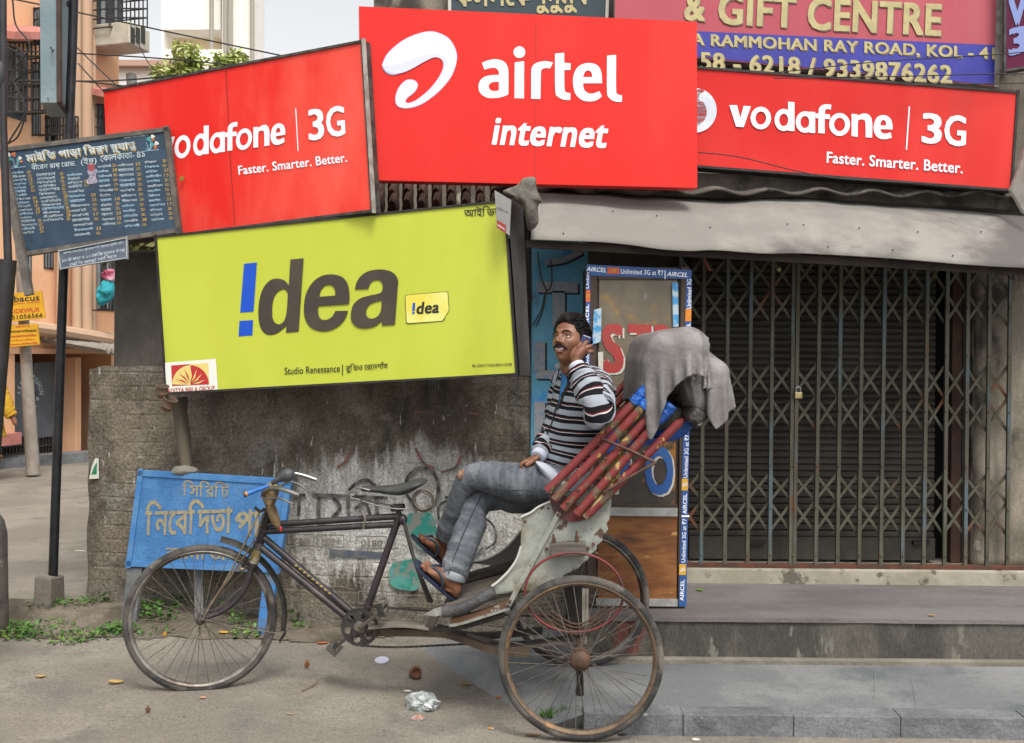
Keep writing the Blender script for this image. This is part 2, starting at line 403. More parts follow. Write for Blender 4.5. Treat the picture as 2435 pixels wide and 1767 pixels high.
# ------------------------------------------------------------------ the old masonry wall
WL = Vector((-2.63, 6.03)); WR = Vector((.14, 5.64))
wd = (WR - WL).normalized(); wn = Vector((wd.y, -wd.x))      # wn faces the street
def wall_pt(s, z, off=0): q = WL + wd * s + wn * off; return Vector((q.x, q.y, z))
WLEN = (WR - WL).length
WP = Plane((300, 1200, wall_pt(.3, 0).y), (900, 1200, 5.78), (900, 1000, 5.78))
a = wall_pt(0, .5); b = wall_pt(WLEN, .5); WP.o = a; WP.n = Vector((wn.x, wn.y, 0))
def wall_mat():
    m = bpy.data.materials.new('old_plaster'); m.use_nodes = True; n = m.node_tree; L = n.links.new; B = n.nodes['Principled BSDF']; B.inputs['Roughness'].default_value = .93
    tc = n.nodes.new('ShaderNodeTexCoord')
    def mp(s):
        q = n.nodes.new('ShaderNodeMapping'); q.inputs['Scale'].default_value = s; L(tc.outputs['Object'], q.inputs[0]); return q.outputs[0]
    def nse(s, v, d=8, r=.65):
        q = n.nodes.new('ShaderNodeTexNoise'); q.inputs['Scale'].default_value = s; q.inputs['Detail'].default_value = d; q.inputs['Roughness'].default_value = r; L(v, q.inputs['Vector']); return q.outputs[0]
    def rng(x, a, b, c=0, e=1):
        q = n.nodes.new('ShaderNodeMapRange'); q.inputs[1].default_value = a; q.inputs[2].default_value = b; q.inputs[3].default_value = c; q.inputs[4].default_value = e; q.interpolation_type = 'SMOOTHSTEP'; L(x, q.inputs[0]); return q.outputs[0]
    def mth(op, a, b=0.0):
        q = n.nodes.new('ShaderNodeMath'); q.operation = op
        for i, x in enumerate((a, b)):
            if hasattr(x, 'is_output'): L(x, q.inputs[i])
            else: q.inputs[i].default_value = x
        return q.outputs[0]
    def mix(f, a, b):
        q = n.nodes.new('ShaderNodeMix'); q.data_type = 'RGBA'; L(f, q.inputs[0])
        for i, c in ((6, a), (7, b)):
            if hasattr(c, 'is_output'): L(c, q.inputs[i])
            else: q.inputs[i].default_value = (*lin(c), 1)
        return q.outputs[2]
    iso = mp((1, 1, 1)); ver = mp((1, 1, .22))
    sp = n.nodes.new('ShaderNodeSeparateXYZ'); L(tc.outputs['Object'], sp.inputs[0])
    col = mix(rng(nse(2.2, iso), .38, .62), '4f473d', '71685a')
    col = mix(rng(nse(5, ver), .5, .68), col, '33312e')
    col = mix(mth('MULTIPLY', rng(nse(3.3, iso), .52, .62), .6), col, '7f7b72')
    # lime wash worn away except in the middle of the wall
    ex = mth('MULTIPLY', mth('POWER', mth('ABSOLUTE', mth('SUBTRACT', sp.outputs[0], 2.02)), 2.0), .5)
    ez = mth('MULTIPLY', mth('POWER', mth('ABSOLUTE', mth('SUBTRACT', sp.outputs[2], .66)), 2.0), 3.1)
    msk = mth('SUBTRACT', 1.0, mth('ADD', ex, ez))
    f1 = mth('ADD', mth('MULTIPLY', msk, .36), nse(4.5, ver, 10, .72))
    col = mix(rng(f1, .62, .75), col, 'a3a19a')
    f2 = mth('ADD', mth('MULTIPLY', msk, .26), nse(11, ver, 8, .7))
    col = mix(mth('MULTIPLY', rng(f2, .67, .76), .92), col, 'c0bfba')
    col = mix(rng(nse(26, ver, 4), .66, .70), col, 'a9a79f')           # chips of old whitewash
    col = mix(mth('MULTIPLY', rng(nse(9, iso, 6), .66, .72), .5), col, '5d7480')
    col = mix(mth('MULTIPLY', rng(mth('SUBTRACT', .16, mth('SUBTRACT', sp.outputs[2], mth('MULTIPLY', nse(3, iso), .35))), 0, .25), .75), col, '6b665c')
    hv = n.nodes.new('ShaderNodeHueSaturation'); L(col, hv.inputs['Color']); L(rng(nse(70, iso, 5), .32, .68, .68, 1.35), hv.inputs['Value']); L(hv.outputs[0], B.inputs['Base Color'])
    bp = n.nodes.new('ShaderNodeBump'); bp.inputs['Strength'].default_value = 1.0; bp.inputs['Distance'].default_value = .03
    bk = n.nodes.new('ShaderNodeTexBrick'); bk.inputs['Scale'].default_value = 1.0; bk.inputs['Brick Width'].default_value = .26; bk.inputs['Row Height'].default_value = .085; bk.inputs['Mortar Size'].default_value = .009; bk.inputs['Mortar Smooth'].default_value = .6
    cb = n.nodes.new('ShaderNodeCombineXYZ'); L(sp.outputs[0], cb.inputs[0]); L(mth('ADD', sp.outputs[2], mth('MULTIPLY', nse(2, iso), .03)), cb.inputs[1]); L(cb.outputs[0], bk.inputs['Vector'])
    hgt_ = mth('SUBTRACT', mth('ADD', nse(7, iso, 10), mth('MULTIPLY', nse(40, iso, 4), .3)), mth('MULTIPLY', bk.outputs['Fac'], rng(nse(1.6, iso), .45, .65, 0, .22))); L(hgt_, bp.inputs['Height']); L(bp.outputs[0], B.inputs['Normal'])
    return m
m_wall = wall_mat()
wall = thing('masonry_wall', (WL.x, WL.y, 0), 'old dark plastered wall with worn whitewash and painted strokes, behind the rickshaw', 'wall')
def wall_block(s0, s1, z0, z1, off, dep, name, rough_edge=.02, step=.05, wob=.02):
    w = MB(); ns = int((s1 - s0) / step); nzv = int((z1 - z0) / step)
    for side in (0, 1):
        for j in range(nzv + 1):
            for i in range(ns + 1):
                s = lerp(s0, s1, i / ns); z = lerp(z0, z1, j / nzv); q = wall_pt(s, z)
                o = off + wob * nz((s * 3, z * 3, 5)) + wob * .5 * nz((s * 9, z * 9, 2))
                if i == 0: s += rough_edge * nz((z * 5, 1, 1)) + rough_edge
                if j == nzv: z += rough_edge * nz((s * 4, 2, 2)) - (rough_edge if i < 2 else 0)
                if i == 0: o -= .02
                w.v.append(wall_pt(s, z, o if side == 0 else off - dep))
    k = (ns + 1) * (nzv + 1)
    for j in range(nzv):
        for i in range(ns):
            q = j * (ns + 1) + i; w.f += [(q, q + 1, q + ns + 2, q + ns + 1), (k + q, k + q + ns + 1, k + q + ns + 2, k + q + 1)]
    for i in range(ns):
        w.f.append((nzv * (ns + 1) + i, nzv * (ns + 1) + i + 1, k + nzv * (ns + 1) + i + 1, k + nzv * (ns + 1) + i))
    for j in range(nzv):
        w.f += [(j * (ns + 1), (j + 1) * (ns + 1), k + (j + 1) * (ns + 1), k + j * (ns + 1)), (j * (ns + 1) + ns, k + j * (ns + 1) + ns, k + (j + 1) * (ns + 1) + ns, (j + 1) * (ns + 1) + ns)]
    return w.build(name, m_wall, wall, smooth=True)
ztop = W(300, 872, 6.0).z
wall_block(0, WLEN, -.25, ztop, 0, .3, 'plinth')
m_up = mat('weathered_render', '4c4842', '5c5750', sc=3, rough=.93, bump=.5, bsc=9, col3='35322e', sc3=1.5, lo3=.5, hi3=.62, stretch=(1, 1, .6))
uw = MB(); z1 = W(300, 596, 6.1).z; s0 = .13; q0 = wall_pt(s0, ztop - .05, -.1); q1 = wall_pt(WLEN, ztop - .05, -.1)
dv = Vector((-wn.x, -wn.y, 0)) * .2; up = Vector((0, 0, z1 - ztop + .05))
uw.hexa([q0, q1, q1 + up, q0 + up, q0 + dv, q1 + dv, q1 + up + dv, q0 + up + dv]); uw.build('upper_wall', m_up, wall, bevel=.015)
# moulded brick lettering pressed into the plaster, and paint
m_blackp = mat('old_black_paint', '353536', '6a6761', sc=22, lo=.44, hi=.56, rough=.92)
m_teal = mat('teal_paint', '2c7f73', '7a7b74', sc=16, lo=.44, hi=.56, rough=.9, col3='4f938a', sc3=7, lo3=.5, hi3=.6)
m_redp = mat('faded_red_paint', '80524a', '55504a', sc=12, lo=.42, hi=.56, rough=.9)
m_gray = mat('faint_paint', '4e5560', '6b6a66', sc=12, rough=.9)
O = .024
s = MB()
stroke(s, WP, [(968, 1172), (972, 1135), (1000, 1112), (1030, 1120), (1044, 1150), (1040, 1190), (1022, 1205)], 9, O)
stroke(s, WP, [(968, 1172), (985, 1200), (1000, 1240), (1015, 1290)], 7, O)
stroke(s, WP, [(832, 1165), (850, 1148), (875, 1140), (895, 1155)], 8, O)
stroke(s, WP, [(1060, 1182), (1090, 1180), (1105, 1215), (1080, 1250), (1050, 1240), (1045, 1205), (1070, 1185)], 6, O)
stroke(s, WP, [(1120, 1240), (1150, 1230), (1175, 1250), (1180, 1285), (1155, 1305)], 5, O)
for pts in ([(745, 1175), (925, 1183)], [(762, 1180), (760, 1235), (775, 1238)], [(795, 1182), (812, 1205), (792, 1230)], [(830, 1182), (832, 1230)], [(846, 1210), (870, 1195), (885, 1228)], [(898, 1185), (900, 1225)], [(690, 1178), (730, 1176)], [(715, 1180), (713, 1225)]):
    stroke(s, WP, pts, 8, O)
s.build('painted_strokes', m_blackp, wall)
s = MB()
stroke(s, WP, [(786, 1312), (920, 1320)], 16, O - .002)
stroke(s, WP, [(1150, 1300), (1120, 1330), (1060, 1345)], 6, O); s.build('faint_band', m_gray, wall)
s = MB()
out = [(970, 1225), (1000, 1218), (1030, 1222), (1045, 1280), (1048, 1300), (1000, 1305), (975, 1275)]
poly3(s, [WP.at(q.x, q.y, O + .004) for q in cat_rom([Vector((x, y, 0)) for x, y in out], 5, True)])
out = [(935, 1340), (970, 1330), (1000, 1330), (998, 1395), (960, 1400), (930, 1385)]
poly3(s, [WP.at(q.x, q.y, O) for q in cat_rom([Vector((x, y, 0)) for x, y in out], 5, True)]); s.build('teal_patch', m_teal, wall)
s = MB()
for pts in ([(800, 1050), (798, 1075)], [(840, 1065), (825, 1095), (805, 1112)], [(990, 1065), (1010, 1100), (1035, 1112)], [(1098, 1082), (1085, 1110), (1050, 1122)], [(1170, 1035), (1172, 1075)], [(910, 1050), (922, 1062)], [(990, 978), (1035, 980)], [(1100, 978), (1140, 985)], [(1095, 1030), (1098, 1048)]):
    stroke(s, WP, pts, 6, O)
s.build('red_strokes', m_redp, wall)
s = MB()   # raised cement letters of the bricks
def brick_text(t, p0, p1, h): put_text(s, WP, glyphs(t, .02), p0, p1, (0, -h), O + .004)
for t, x, y, w, h in (('HEM', 770, 1292, 40, 14), ('0180', 862, 1296, 50, 15), ('NEM', 770, 1412, 40, 13), ('K.B', 868, 1425, 44, 14), ('K&B', 700, 1290, 40, 14), ('NSB', 940, 1432, 50, 12)):
    brick_text(t, (x, y), (x + w, y + 2), h)
    stroke(s, WP, [(x - 12, y - h - 8), (x + w + 10, y - h - 7), (x + w + 12, y + 7), (x - 12, y + 6), (x - 12, y - h - 8)], 2.5, O + .004, sm=0)
s.build('moulded_lettering', mat('dark_cement', '67625a', '827d75', sc=14, rough=.95), wall)
# little green sticker at the wall's end
s = MB(); sp = Plane((212, 1115, 5.99), (235, 1115, 5.99), (235, 1090, 5.99))
s.slab([sp.at(212, 1139, 0), sp.at(235, 1138, 0), sp.at(234, 1090, 0), sp.at(226, 1090, 0), sp.at(218, 1110, 0)], (0, .003, 0))
stk = s.build('torn_sticker', mat('paper', 'b9bcae', rough=.8)); tag(stk, 'torn green and white sticker stuck on the end of the old wall', 'sticker')
s = MB(); s.slab([sp.at(217, 1128, .002), sp.at(230, 1128, .002), sp.at(231, 1098, .002), sp.at(225, 1108, .002)], (0, .001, 0)); s.build('green_print', mat('sticker_green', '1f6b4c', rough=.7), stk)

# ------------------------------------------------------------------ shop: pillars, shutter, grille, awning
m_dirty = mat('grimy_plaster', '6d665b', '857d70', sc=3.2, rough=.93, bump=.6, bsc=9, col3='3c3732', sc3=2.2, lo3=.52, hi3=.62, spk=('a29b8d', 7, .66), stretch=(1, 1, .6), grain=.2)
m_dark = mat('dark_wood', '2c2622', '3b332d', sc=5, rough=.85, bump=.3)
shop = thing('shop_building', (1.2, 5.85, .39), 'low old shop building with dark front wall and sheet roof behind the signboards', 'building')
w = MB()
w.box((-.93, 6.45, 0), (6, 6.7, 4.6)); w.box((2.80, 5.96, .3), (6, 6.3, 2.75)); w.build('wall', m_dirty, shop)
w = MB()   # lintel above the grille and roof board
w.box((.12, 5.9, 2.36), (6, 6.2, 2.62)); w.build('lintel', m_dark, shop)
rf = MB()   # corrugated roof seen below the signs
N = 160
for j in range(2):
    for i in range(N + 1):
        x = lerp(-.1, 6, i / N); rf.v.append(Vector((x, 5.62 if j == 0 else 6.5, (2.60 if j == 0 else 2.84) + .016 * math.sin(i * .8) + .01 * nz((x * 2, j, 0)))))
for i in range(N): rf.f.append((i, i + 1, N + 2 + i, N + 1 + i))
r_ = rf.build('roof', mat('asbestos', '4f4a45', '655f58', sc=4, rough=.95, bump=.4, col3='2e2a26', sc3=5, lo3=.5, hi3=.62), shop, smooth='all'); r_.modifiers.new('thick', 'SOLIDIFY').thickness = .015
tl = MB()   # brown tiles seen between the two red signs
for j in range(3):
    for i in range(9):
        a = W(905 + i * 34, 430 + j * 26 + (i % 2) * 3, 6.2 - j * .1); tl.tube([a, a + Vector((0, -.13, -.075))], .085, 10, flat=.35)
tl.build('roof_tiles', mat('tile', '4a352c', '5c443a', sc=9, rough=.9, bump=.4), shop)
# corrugated rolling shutter
sh = MB(); zb, zt = .41, 2.4; rows = 46
x0, x1 = W(1640, 900, 6.02).x, W(2222, 900, 6.02).x
for k in range(rows + 1):
    z = lerp(zb + .13, zt, k / rows)
    for dz, dy in ((0, 0), (.012, -.012), (.03, -.012)):
        for x in (x0, x1): sh.v.append(Vector((x, 6.02 + dy, z + dz)))
for i in range(len(sh.v) // 2 - 1): sh.f.append((2 * i, 2 * i + 1, 2 * i + 3, 2 * i + 2))
shut = sh.build('rolling_shutter', mat('shutter_metal', '33302a', '3f3b34', sc=3, rough=.7, metal=.2, bump=.15, stretch=(1, 1, .4)))
tag(shut, 'closed dark corrugated rolling shutter behind the folding grille', 'shutter')
sh = MB(); sh.box((x0, 5.99, zb), (x1, 6.03, zb + .135)); sh.build('bottom_plate', mat('shutter_plate', '35312b', '3e3a33', sc=4, rough=.75), shut)
for px in (1800, 2190):
    sh = MB(); c = W(px, 1290, 5.98); sh.box((c.x - .05, 5.965, c.z - .012), (c.x + .05, 5.989, c.z + .012)); sh.build('handle', mat('black_metal', '1a1918', rough=.6), shut)
w = MB(); w.box((x1 + .004, 6.15, .39), (x1 + .17, 6.3, 2.4)); w.build('gap_backing', mat('black_gap', '0c0b0a', rough=1), shop)
w = MB(); w.box((x1 + .175, 6.02, .39), (2.80, 6.3, 2.4)); w.build('side_panel', mat('dim_panel', '3a3834', '4a4742', sc=5, rough=.9), shop)
w = MB(); w.box((x1 + .1, 6.0, .39), (x1 + .16, 6.1, 2.4)); w.build('door_post', mat('rusty_post', '4a3226', '3a2a22', sc=9, rough=.85), shop)
# folding grille
GY = 5.84
gxs_b = [1612, 1667, 1723, 1777, 1830, 1884, 1939, 1991, 2042, 2094, 2145, 2196, 2245, 2295, 2346, 2395]
gxs = [W(px, 1340, GY).x for px in gxs_b]
gz0, gz1 = .394, 2.36
m_bar = mat('worn_green_iron', '4e4c40', '5d5a4e', sc=9, rough=.6, metal=.35, bump=.2, stretch=(1, 1, .3), col3='566469', sc3=5, lo3=.52, hi3=.62, spk=('6a4632', 14, .66))
m_lat = mat('rusty_lattice', '4c4c3d', '5a574a', sc=8, rough=.65, metal=.3, col3='6e4430', sc3=2.6, lo3=.57, hi3=.66)
gr = thing('folding_grille', (gxs[8], GY, gz0), 'closed folding iron grille with crossed rusty lattice across the shop front', 'grille')
for i, x in enumerate(gxs):
    bmb = MB()
    for dx in ((-.012, .012) if i == 5 else (0,)):
        q0 = Vector((x + dx, GY + (.003 if i % 2 else 0), gz0)); q1 = Vector((x + dx + .008 + random.uniform(-.005, .005), GY + (.003 if i % 2 else 0), gz1))
        bmb.bar(q0, q1, .018, .021)
    for z in (.47, .75, 1.0, 1.33, 1.66, 1.95): bmb.lathe((x, GY - .012, z), (0, -1, 0), [(.006, 0), (.005, .004), (.0, .006)], 8)
    bmb.build('bar', m_bar, gr)
rows_px = [(1130, 1192), (1196, 1265), (873, 938), (942, 1020), (690, 758), (625, 688)]
LV = [(W(2000, b, GY).z, W(2000, a, GY).z) for a, b in ((1128, 1192), (1194, 1268), (868, 943), (945, 1022), (690, 768), (615, 688))]
for i in range(15):
    a, b_ = gxs[i], gxs[i + 1]
    for k in range(3):
        l = MB()
        for z0, z1 in LV[2 * k:2 * k + 2]:
            dr = random.uniform(-.006, .006)
            l.bar((a, GY + .017, z0 + dr), (b_, GY + .017, z1 + dr), .0066, .016); l.bar((a, GY + .023, z1 + dr), (b_, GY + .023, z0 + dr), .0066, .016)
        l.build('lattice', m_lat, gr)
l = MB(); l.box((gxs[0], GY - .02, gz0 + .001), (gxs[-1] + .1, GY + .03, gz0 + .02)); l.build('bottom_track', mat('rust_track', '5d3526', '46322a', sc=12, rough=.9), gr)
# brass padlock
c = W(1898, 940, GY - .03); pk = MB(); pk.box((c.x - .022, c.y - .012, c.z - .02), (c.x + .022, c.y + .012, c.z + .02))
pl = pk.build('padlock', mat('brass', 'c8b58c', 'b09a6a', sc=30, rough=.35, metal=.85), bevel=.004); tag(pl, 'small brass padlock hanging on the folding grille', 'padlock')
pk = MB(); pk.tube([(c.x + .014 * math.cos(a), c.y, c.z + .034 + .016 * math.sin(a)) for a in [0, .5, 1, 1.57, 2.1, 2.6, 3.14]], .0035, 8)
for sx in (-1, 1): pk.tube([(c.x + .014 * sx, c.y, c.z + .019), (c.x + .014 * sx, c.y, c.z + .036)], .0035, 8)
pk.build('shackle', mat('steel', 'a8a8a4', rough=.3, metal=.9), pl, smooth=True)
# right end pillar with rough plaster
w = MB(); xa = W(2318, 900, 5.94).x
for j in range(41):
    for i in range(17):
        x = lerp(xa, 3.6, i / 16); z = lerp(.39, 2.5, j / 40); w.v.append(Vector((x + (.02 * nz((z * 4, 1, 0)) if i == 0 else 0), 5.92 + .03 * nz((x * 5, z * 4, 8)) + .012 * nz((x * 16, z * 14, 8)), z)))
for j in range(40):
    for i in range(16): w.f.append((j * 17 + i, j * 17 + i + 1, j * 17 + i + 18, j * 17 + i + 17))
pr = w.build('plaster_pillar', m_dirty, smooth='all'); tag(pr, 'rough stained plaster pillar at the right end of the grille', 'pillar'); pr.modifiers.new('thick', 'SOLIDIFY').thickness = -.1
# blue pillar with peeling white letters
m_blue = mat('peeling_blue', '5592b0', '6ba6bf', sc=4, rough=.85, bump=.4, bsc=24, col3='57544d', sc3=3.2, lo3=.56, hi3=.63, spk=('3f86bf', 6, .6), stretch=(1, 1, .6))
BY = 5.6
bp0, bp1 = W(1262, 1000, BY), W(1396, 1000, BY)
zs_ = W(1330, 1160, BY).z
w = MB(); w.box((bp0.x, BY, zs_), (bp1.x, BY + .3, 2.42)); pil = w.build('painted_pillar', m_blue, bevel=.012)
w = MB(); w.box((bp0.x - .002, BY + .004, 0), (bp1.x + .002, BY + .3, zs_ - .001)); w.build('base', m_wall, pil); tag(pil, 'peeling blue pillar with old white letters, between yellow sign and glass cabinet', 'pillar')
PP = Plane((1262, 900, BY), (1390, 900, BY), (1300, 700, BY))
m_wlet = mat('flaking_white', '8e8f95', '6f8a9c', sc=40, lo=.52, hi=.6, rough=.9); m_shad = mat('letter_shade', '2b3036', rough=.9)
for mm, dx, dy, off, nm in ((m_shad, 5, 4, .003, 'letter_edge'), (m_wlet, 0, 0, .006, 'lettering')):
    s = MB()
    for pts, wd_ in (([(1276, 682), (1374, 684)], 26), ([(1328, 692), (1328, 775)], 30), ([(1283, 812), (1283, 880)], 26), ([(1274, 890), (1340, 892)], 20), ([(1283, 955), (1283, 1050)], 26), ([(1296, 625), (1340, 618), (1382, 598)], 14)):
        stroke(s, PP, [(x + dx, y + dy) for x, y in pts], wd_, off)
    s.build(nm, mm, pil)
s = MB()
for pts in ([(1295, 700), (1288, 735), (1268, 772)], [(1300, 690), (1290, 742), (1275, 775)]): s.tube(cat_rom([PP.at(x, y, .012) for x, y in pts], 5), .009, 6, flat=.4)
s.tube(cat_rom([PP.at(x, y, .02) for x, y in ((1278, 600), (1285, 650), (1300, 690), (1312, 672), (1310, 620))], 5), .008, 6, flat=.5)
o = s.build('torn_strip', mat('dry_strip', '4e4740', '5f574e', sc=20, rough=.95)); tag(o, 'dry torn strip of cloth dangling in front of the blue pillar', 'rag')
# awning sheet
bot = [(1262, 566), (1350, 570), (1430, 573), (1500, 581), (1570, 591), (1640, 594), (1702, 592), (1813, 600), (1910, 600), (2043, 607), (2265, 624), (2435, 634), (2620, 646)]
tp = [(1275, 446), (1350, 450), (1430, 455), (1500, 463), (1570, 466), (1640, 470), (1720, 476), (1813, 471), (1910, 470), (2043, 482), (2265, 498), (2435, 511), (2620, 524)]
bc = cat_rom([W(x, y, 5.08) for x, y in bot], 8); tc_ = cat_rom([W(x, y, 5.74) for x, y in tp], 8)
aw = MB(); nb = len(bc); NJ = 14
for j in range(NJ + 1):
    t = j / NJ
    for i in range(nb):
        q = bc[i].lerp(tc_[i], t); q.z += .035 * math.sin(math.pi * t) + .012 * nz((q.x * 2.2, t * 2, 4)) * (1 if 0 < j < NJ else .3) + .012 * math.exp(-((t - .47) / .06) ** 2)
        q.y -= .01 * nz((q.x * 5, t * 3, 9))
        if j == 0: q.z -= .004
        aw.v.append(q)
for j in range(NJ):
    for i in range(nb - 1): aw.f.append((j * nb + i, j * nb + i + 1, (j + 1) * nb + i + 1, (j + 1) * nb + i))
awn = aw.build('awning', mat('dusty_sheet', '73706b', '827f79', sc=1.6, rough=.9, bump=.3, bsc=6, col3='56524f', sc3=1.1, lo3=.52, hi3=.68, spk=('5a5652', 22, .7)), smooth='all')
awn.modifiers.new('thick', 'SOLIDIFY').thickness = .004; tag(awn, 'dusty grey sheet awning sloping over the shuttered shop front', 'awning')
for px, py in ((1690, 540), (1875, 535), (1915, 537), (2050, 545), (2190, 553), (2325, 560), (1970, 597), (2120, 603), (2265, 616), (1460, 505), (1560, 520), (1340, 555), (2000, 488), (2125, 492), (2385, 508)):
    d = (W(px, py, 1) - Vector((0, 0, EYE))); hit = min(aw.v, key=lambda v: (v - Vector((0, 0, EYE)) - d * ((v - Vector((0, 0, EYE))).dot(d) / d.length_squared)).length)
    rv = MB(); rv.ball(hit + Vector((0, -.004, .006)), (.005, .005, .004), 8, 5); rv.build('rivet', mat('rivet', '3a3836', rough=.6), awn)
bt = MB()
bt.bar(W(1250, 580, 5.16), W(2600, 655, 5.16), .03, .04); bt.build('batten', m_dark, awn)
# concrete lip and clutter between awning and roof
lp = MB(); pts = [(1190, 446), (1400, 452), (1600, 458), (1800, 464), (2000, 474), (2300, 492), (2600, 512)]
for i in range(len(pts) - 1):
    a = W(*pts[i], 5.76); b = W(*pts[i + 1], 5.76); lp.hexa([a, b, b + Vector((0, 0, .12)), a + Vector((0, 0, .12)), a + Vector((0, .2, 0)), b + Vector((0, .2, 0)), b + Vector((0, .2, .12)), a + Vector((0, .2, .12))])
lp.build('ledge', mat('ledge_concrete', '5d5954', '6b6761', sc=5, rough=.95, bump=.4, col3='3f3b36', sc3=4, lo3=.5, hi3=.62), shop)

so = MB(); idx = {}
nxs, nys = 60, 26
for j in range(nys + 1):
    for i in range(nxs + 1):
        x = lerp(-3.3, -.2, i / nxs); y = lerp(5.3, 6.05, j / nys) + .05 * nz((i * .2, j * .2, 3)); so.v.append(Vector((x, y, hgt(x, y) + .004 + .012 * max(0, nz((x * 9, y * 9, 1))))))
for j in range(nys):
    for i in range(nxs):
        v = so.v[j * (nxs + 1) + i]
        if sst(5.3, 5.75, v.y) * sst(-.3, -1.0, v.x) + .5 * nz((v.x * 3, v.y * 4, 7)) > .42: so.f.append((j * (nxs + 1) + i, j * (nxs + 1) + i + 1, (j + 1) * (nxs + 1) + i + 1, (j + 1) * (nxs + 1) + i))
tag(so.build('soil', mat('soil', '5f574b', '6f675a', sc=9, rough=.97, bump=.8, bsc=30, col3='4a4438', sc3=3, lo3=.5, hi3=.64, grain=.3), origin=(0, 0, 0), smooth='all'), kind='structure')
# ------------------------------------------------------------------ signboards
m_frame = mat('sign_frame', '3b3936', '55524d', sc=14, rough=.6, metal=.4, bump=.15)
m_black = mat('frame_black', '191817', '2a2826', sc=12, rough=.65)
m_white = mat('sign_white', 'e9edf6', rough=.45)
def flex(name, col, col2, sc=1.2, lo=.4, hi=.68, col3=None, rough=.5, bump=.1):
    return mat(name, col, col2, sc=sc, lo=lo, hi=hi, rough=rough, bump=bump, bsc=5, stretch=(1, 1, .35), col3=col3, sc3=.9, lo3=.52, hi3=.72, spec=.2)
m_red = flex('red_flex', 'cf2822', 'd3352f', bump=.1, rough=.38, col3='cf2b27')
m_red_mottled = flex('mottled_red_flex', 'da241d', 'e65a4b', sc=1.1, bump=.1, rough=.38)  # lighter red blended in by broad noise
m_red2 = flex('red_flex_dusty', 'c62824', 'd03a34', bump=.12, rough=.4, col3='b93a34')
m_yel = flex('yellow_flex', 'b2bb41', 'bac24b', bump=.16, rough=.38, col3='a9b043')
def board(name, label, quad, Ys, face, frame, depth=.06, fw=.012, cat='sign', bulge=.0, skip=(), res=14):
    """quad: TL, TR, BR, BL photo pixels; Ys: depth of left and right edge. -> thing, plane"""
    (tl, tr, br, bl) = quad
    pl = Plane((*tl, Ys[0]), (*bl, Ys[0]), (*br, Ys[1]))
    P = [pl.at(*q) for q in quad]
    t = thing(name, (P[3] + P[2]) / 2, label, cat)
    m = MB(); back = pl.n * -depth
    m.slab([p - pl.n * (bulge + .004) for p in P], back + pl.n * (bulge + .004)); m.build('box', frame, t)
    f = MB()
    for j in range(res + 1):
        for i in range(2 * res + 1):
            u, v = i / (2 * res), j / res
            q = P[0].lerp(P[1], u).lerp(P[3].lerp(P[2], u), v)
            f.v.append(q + pl.n * (.001 + bulge * min(1, max(-1, 1.6 * nz(q * 1.3, 1, 3))) * min(1, 6 * u * (1 - u)) * min(1, 6 * v * (1 - v))))
    k = 2 * res + 1
    for j in range(res):
        for i in range(2 * res): f.f.append((j * k + i, j * k + i + 1, (j + 1) * k + i + 1, (j + 1) * k + i))
    f.build('face', face, t, smooth='all')
    c = (P[0] + P[1] + P[2] + P[3]) / 4
    if fw:
        for i in range(4):
            if i in skip: continue
            a, b2 = P[i], P[(i + 1) % 4]; e = (b2 - a).normalized(); ins = (c - (a + b2) / 2); ins = (ins - e * ins.dot(e)).normalized()
            fr = MB(); sh = ins * (fw / 2); k2 = .004 if i % 2 else 0
            fr.hexa([a - e * (.002 + k2) + pl.n * .009, b2 + e * (.002 + k2) + pl.n * .009, b2 + e * (.002 + k2) + ins * fw + pl.n * .009, a - e * (.002 + k2) + ins * fw + pl.n * .009,
                     a - e * (.002 + k2) - pl.n * .012 - ins * .002, b2 + e * (.002 + k2) - pl.n * .012 - ins * .002, b2 + e * (.002 + k2) + ins * fw - pl.n * .012, a - e * (.002 + k2) + ins * fw - pl.n * .012])
            fr.build('frame', frame, t)
    return t, pl
def words(t, pl, m, items, name='lettering', off=.004):
    for body, p0, p1, up, *bold in items:
        s = MB(); put_text(s, pl, glyphs(body, bold[0] if bold else .02) if isinstance(body, str) else body, p0, p1, up, off); s.build(name, m, t)
def outline(t, pl, m, pts, name, off=.004, sm=6):
    s = MB(); q = [Vector((x, y, 0)) for x, y in pts]
    if sm: q = cat_rom(q, sm, True)
    poly3(s, [pl.at(v.x, v.y, off) for v in q]); return s.build(name, m, t)

def traced(pl, m, t, loops, zf, nm, off, holes=True):
    "a letter traced as closed loops; a point given as (x, y, 1) is a corner"
    L = []
    for lp in loops:
        o = []; n = len(lp)
        for i in range(n):
            p0, p1, p2, p3 = lp[i - 1], lp[i], lp[(i + 1) % n], lp[(i + 2) % n]
            if len(p1) > 2: p0 = p1
            if len(p2) > 2: p3 = p2
            q = cat_rom([Vector((*p[:2], 0)) for p in (p0, p1, p2, p3)], 6)[6:12]; o += [(v.x, -v.y) for v in q]
        L.append(o)
    ar = [sum(o[k - 1][0] * o[k][1] - o[k][0] * o[k - 1][1] for k in range(len(o))) for o in L]
    if holes: L = [o if (ar[k] > 0) == (k == 0) else o[::-1] for k, o in enumerate(L)]
    v, f = fill(L); s = MB(); s.add([pl.at(*zf(x, -y), off) for x, y in v], f); return s.build(nm, m, t)
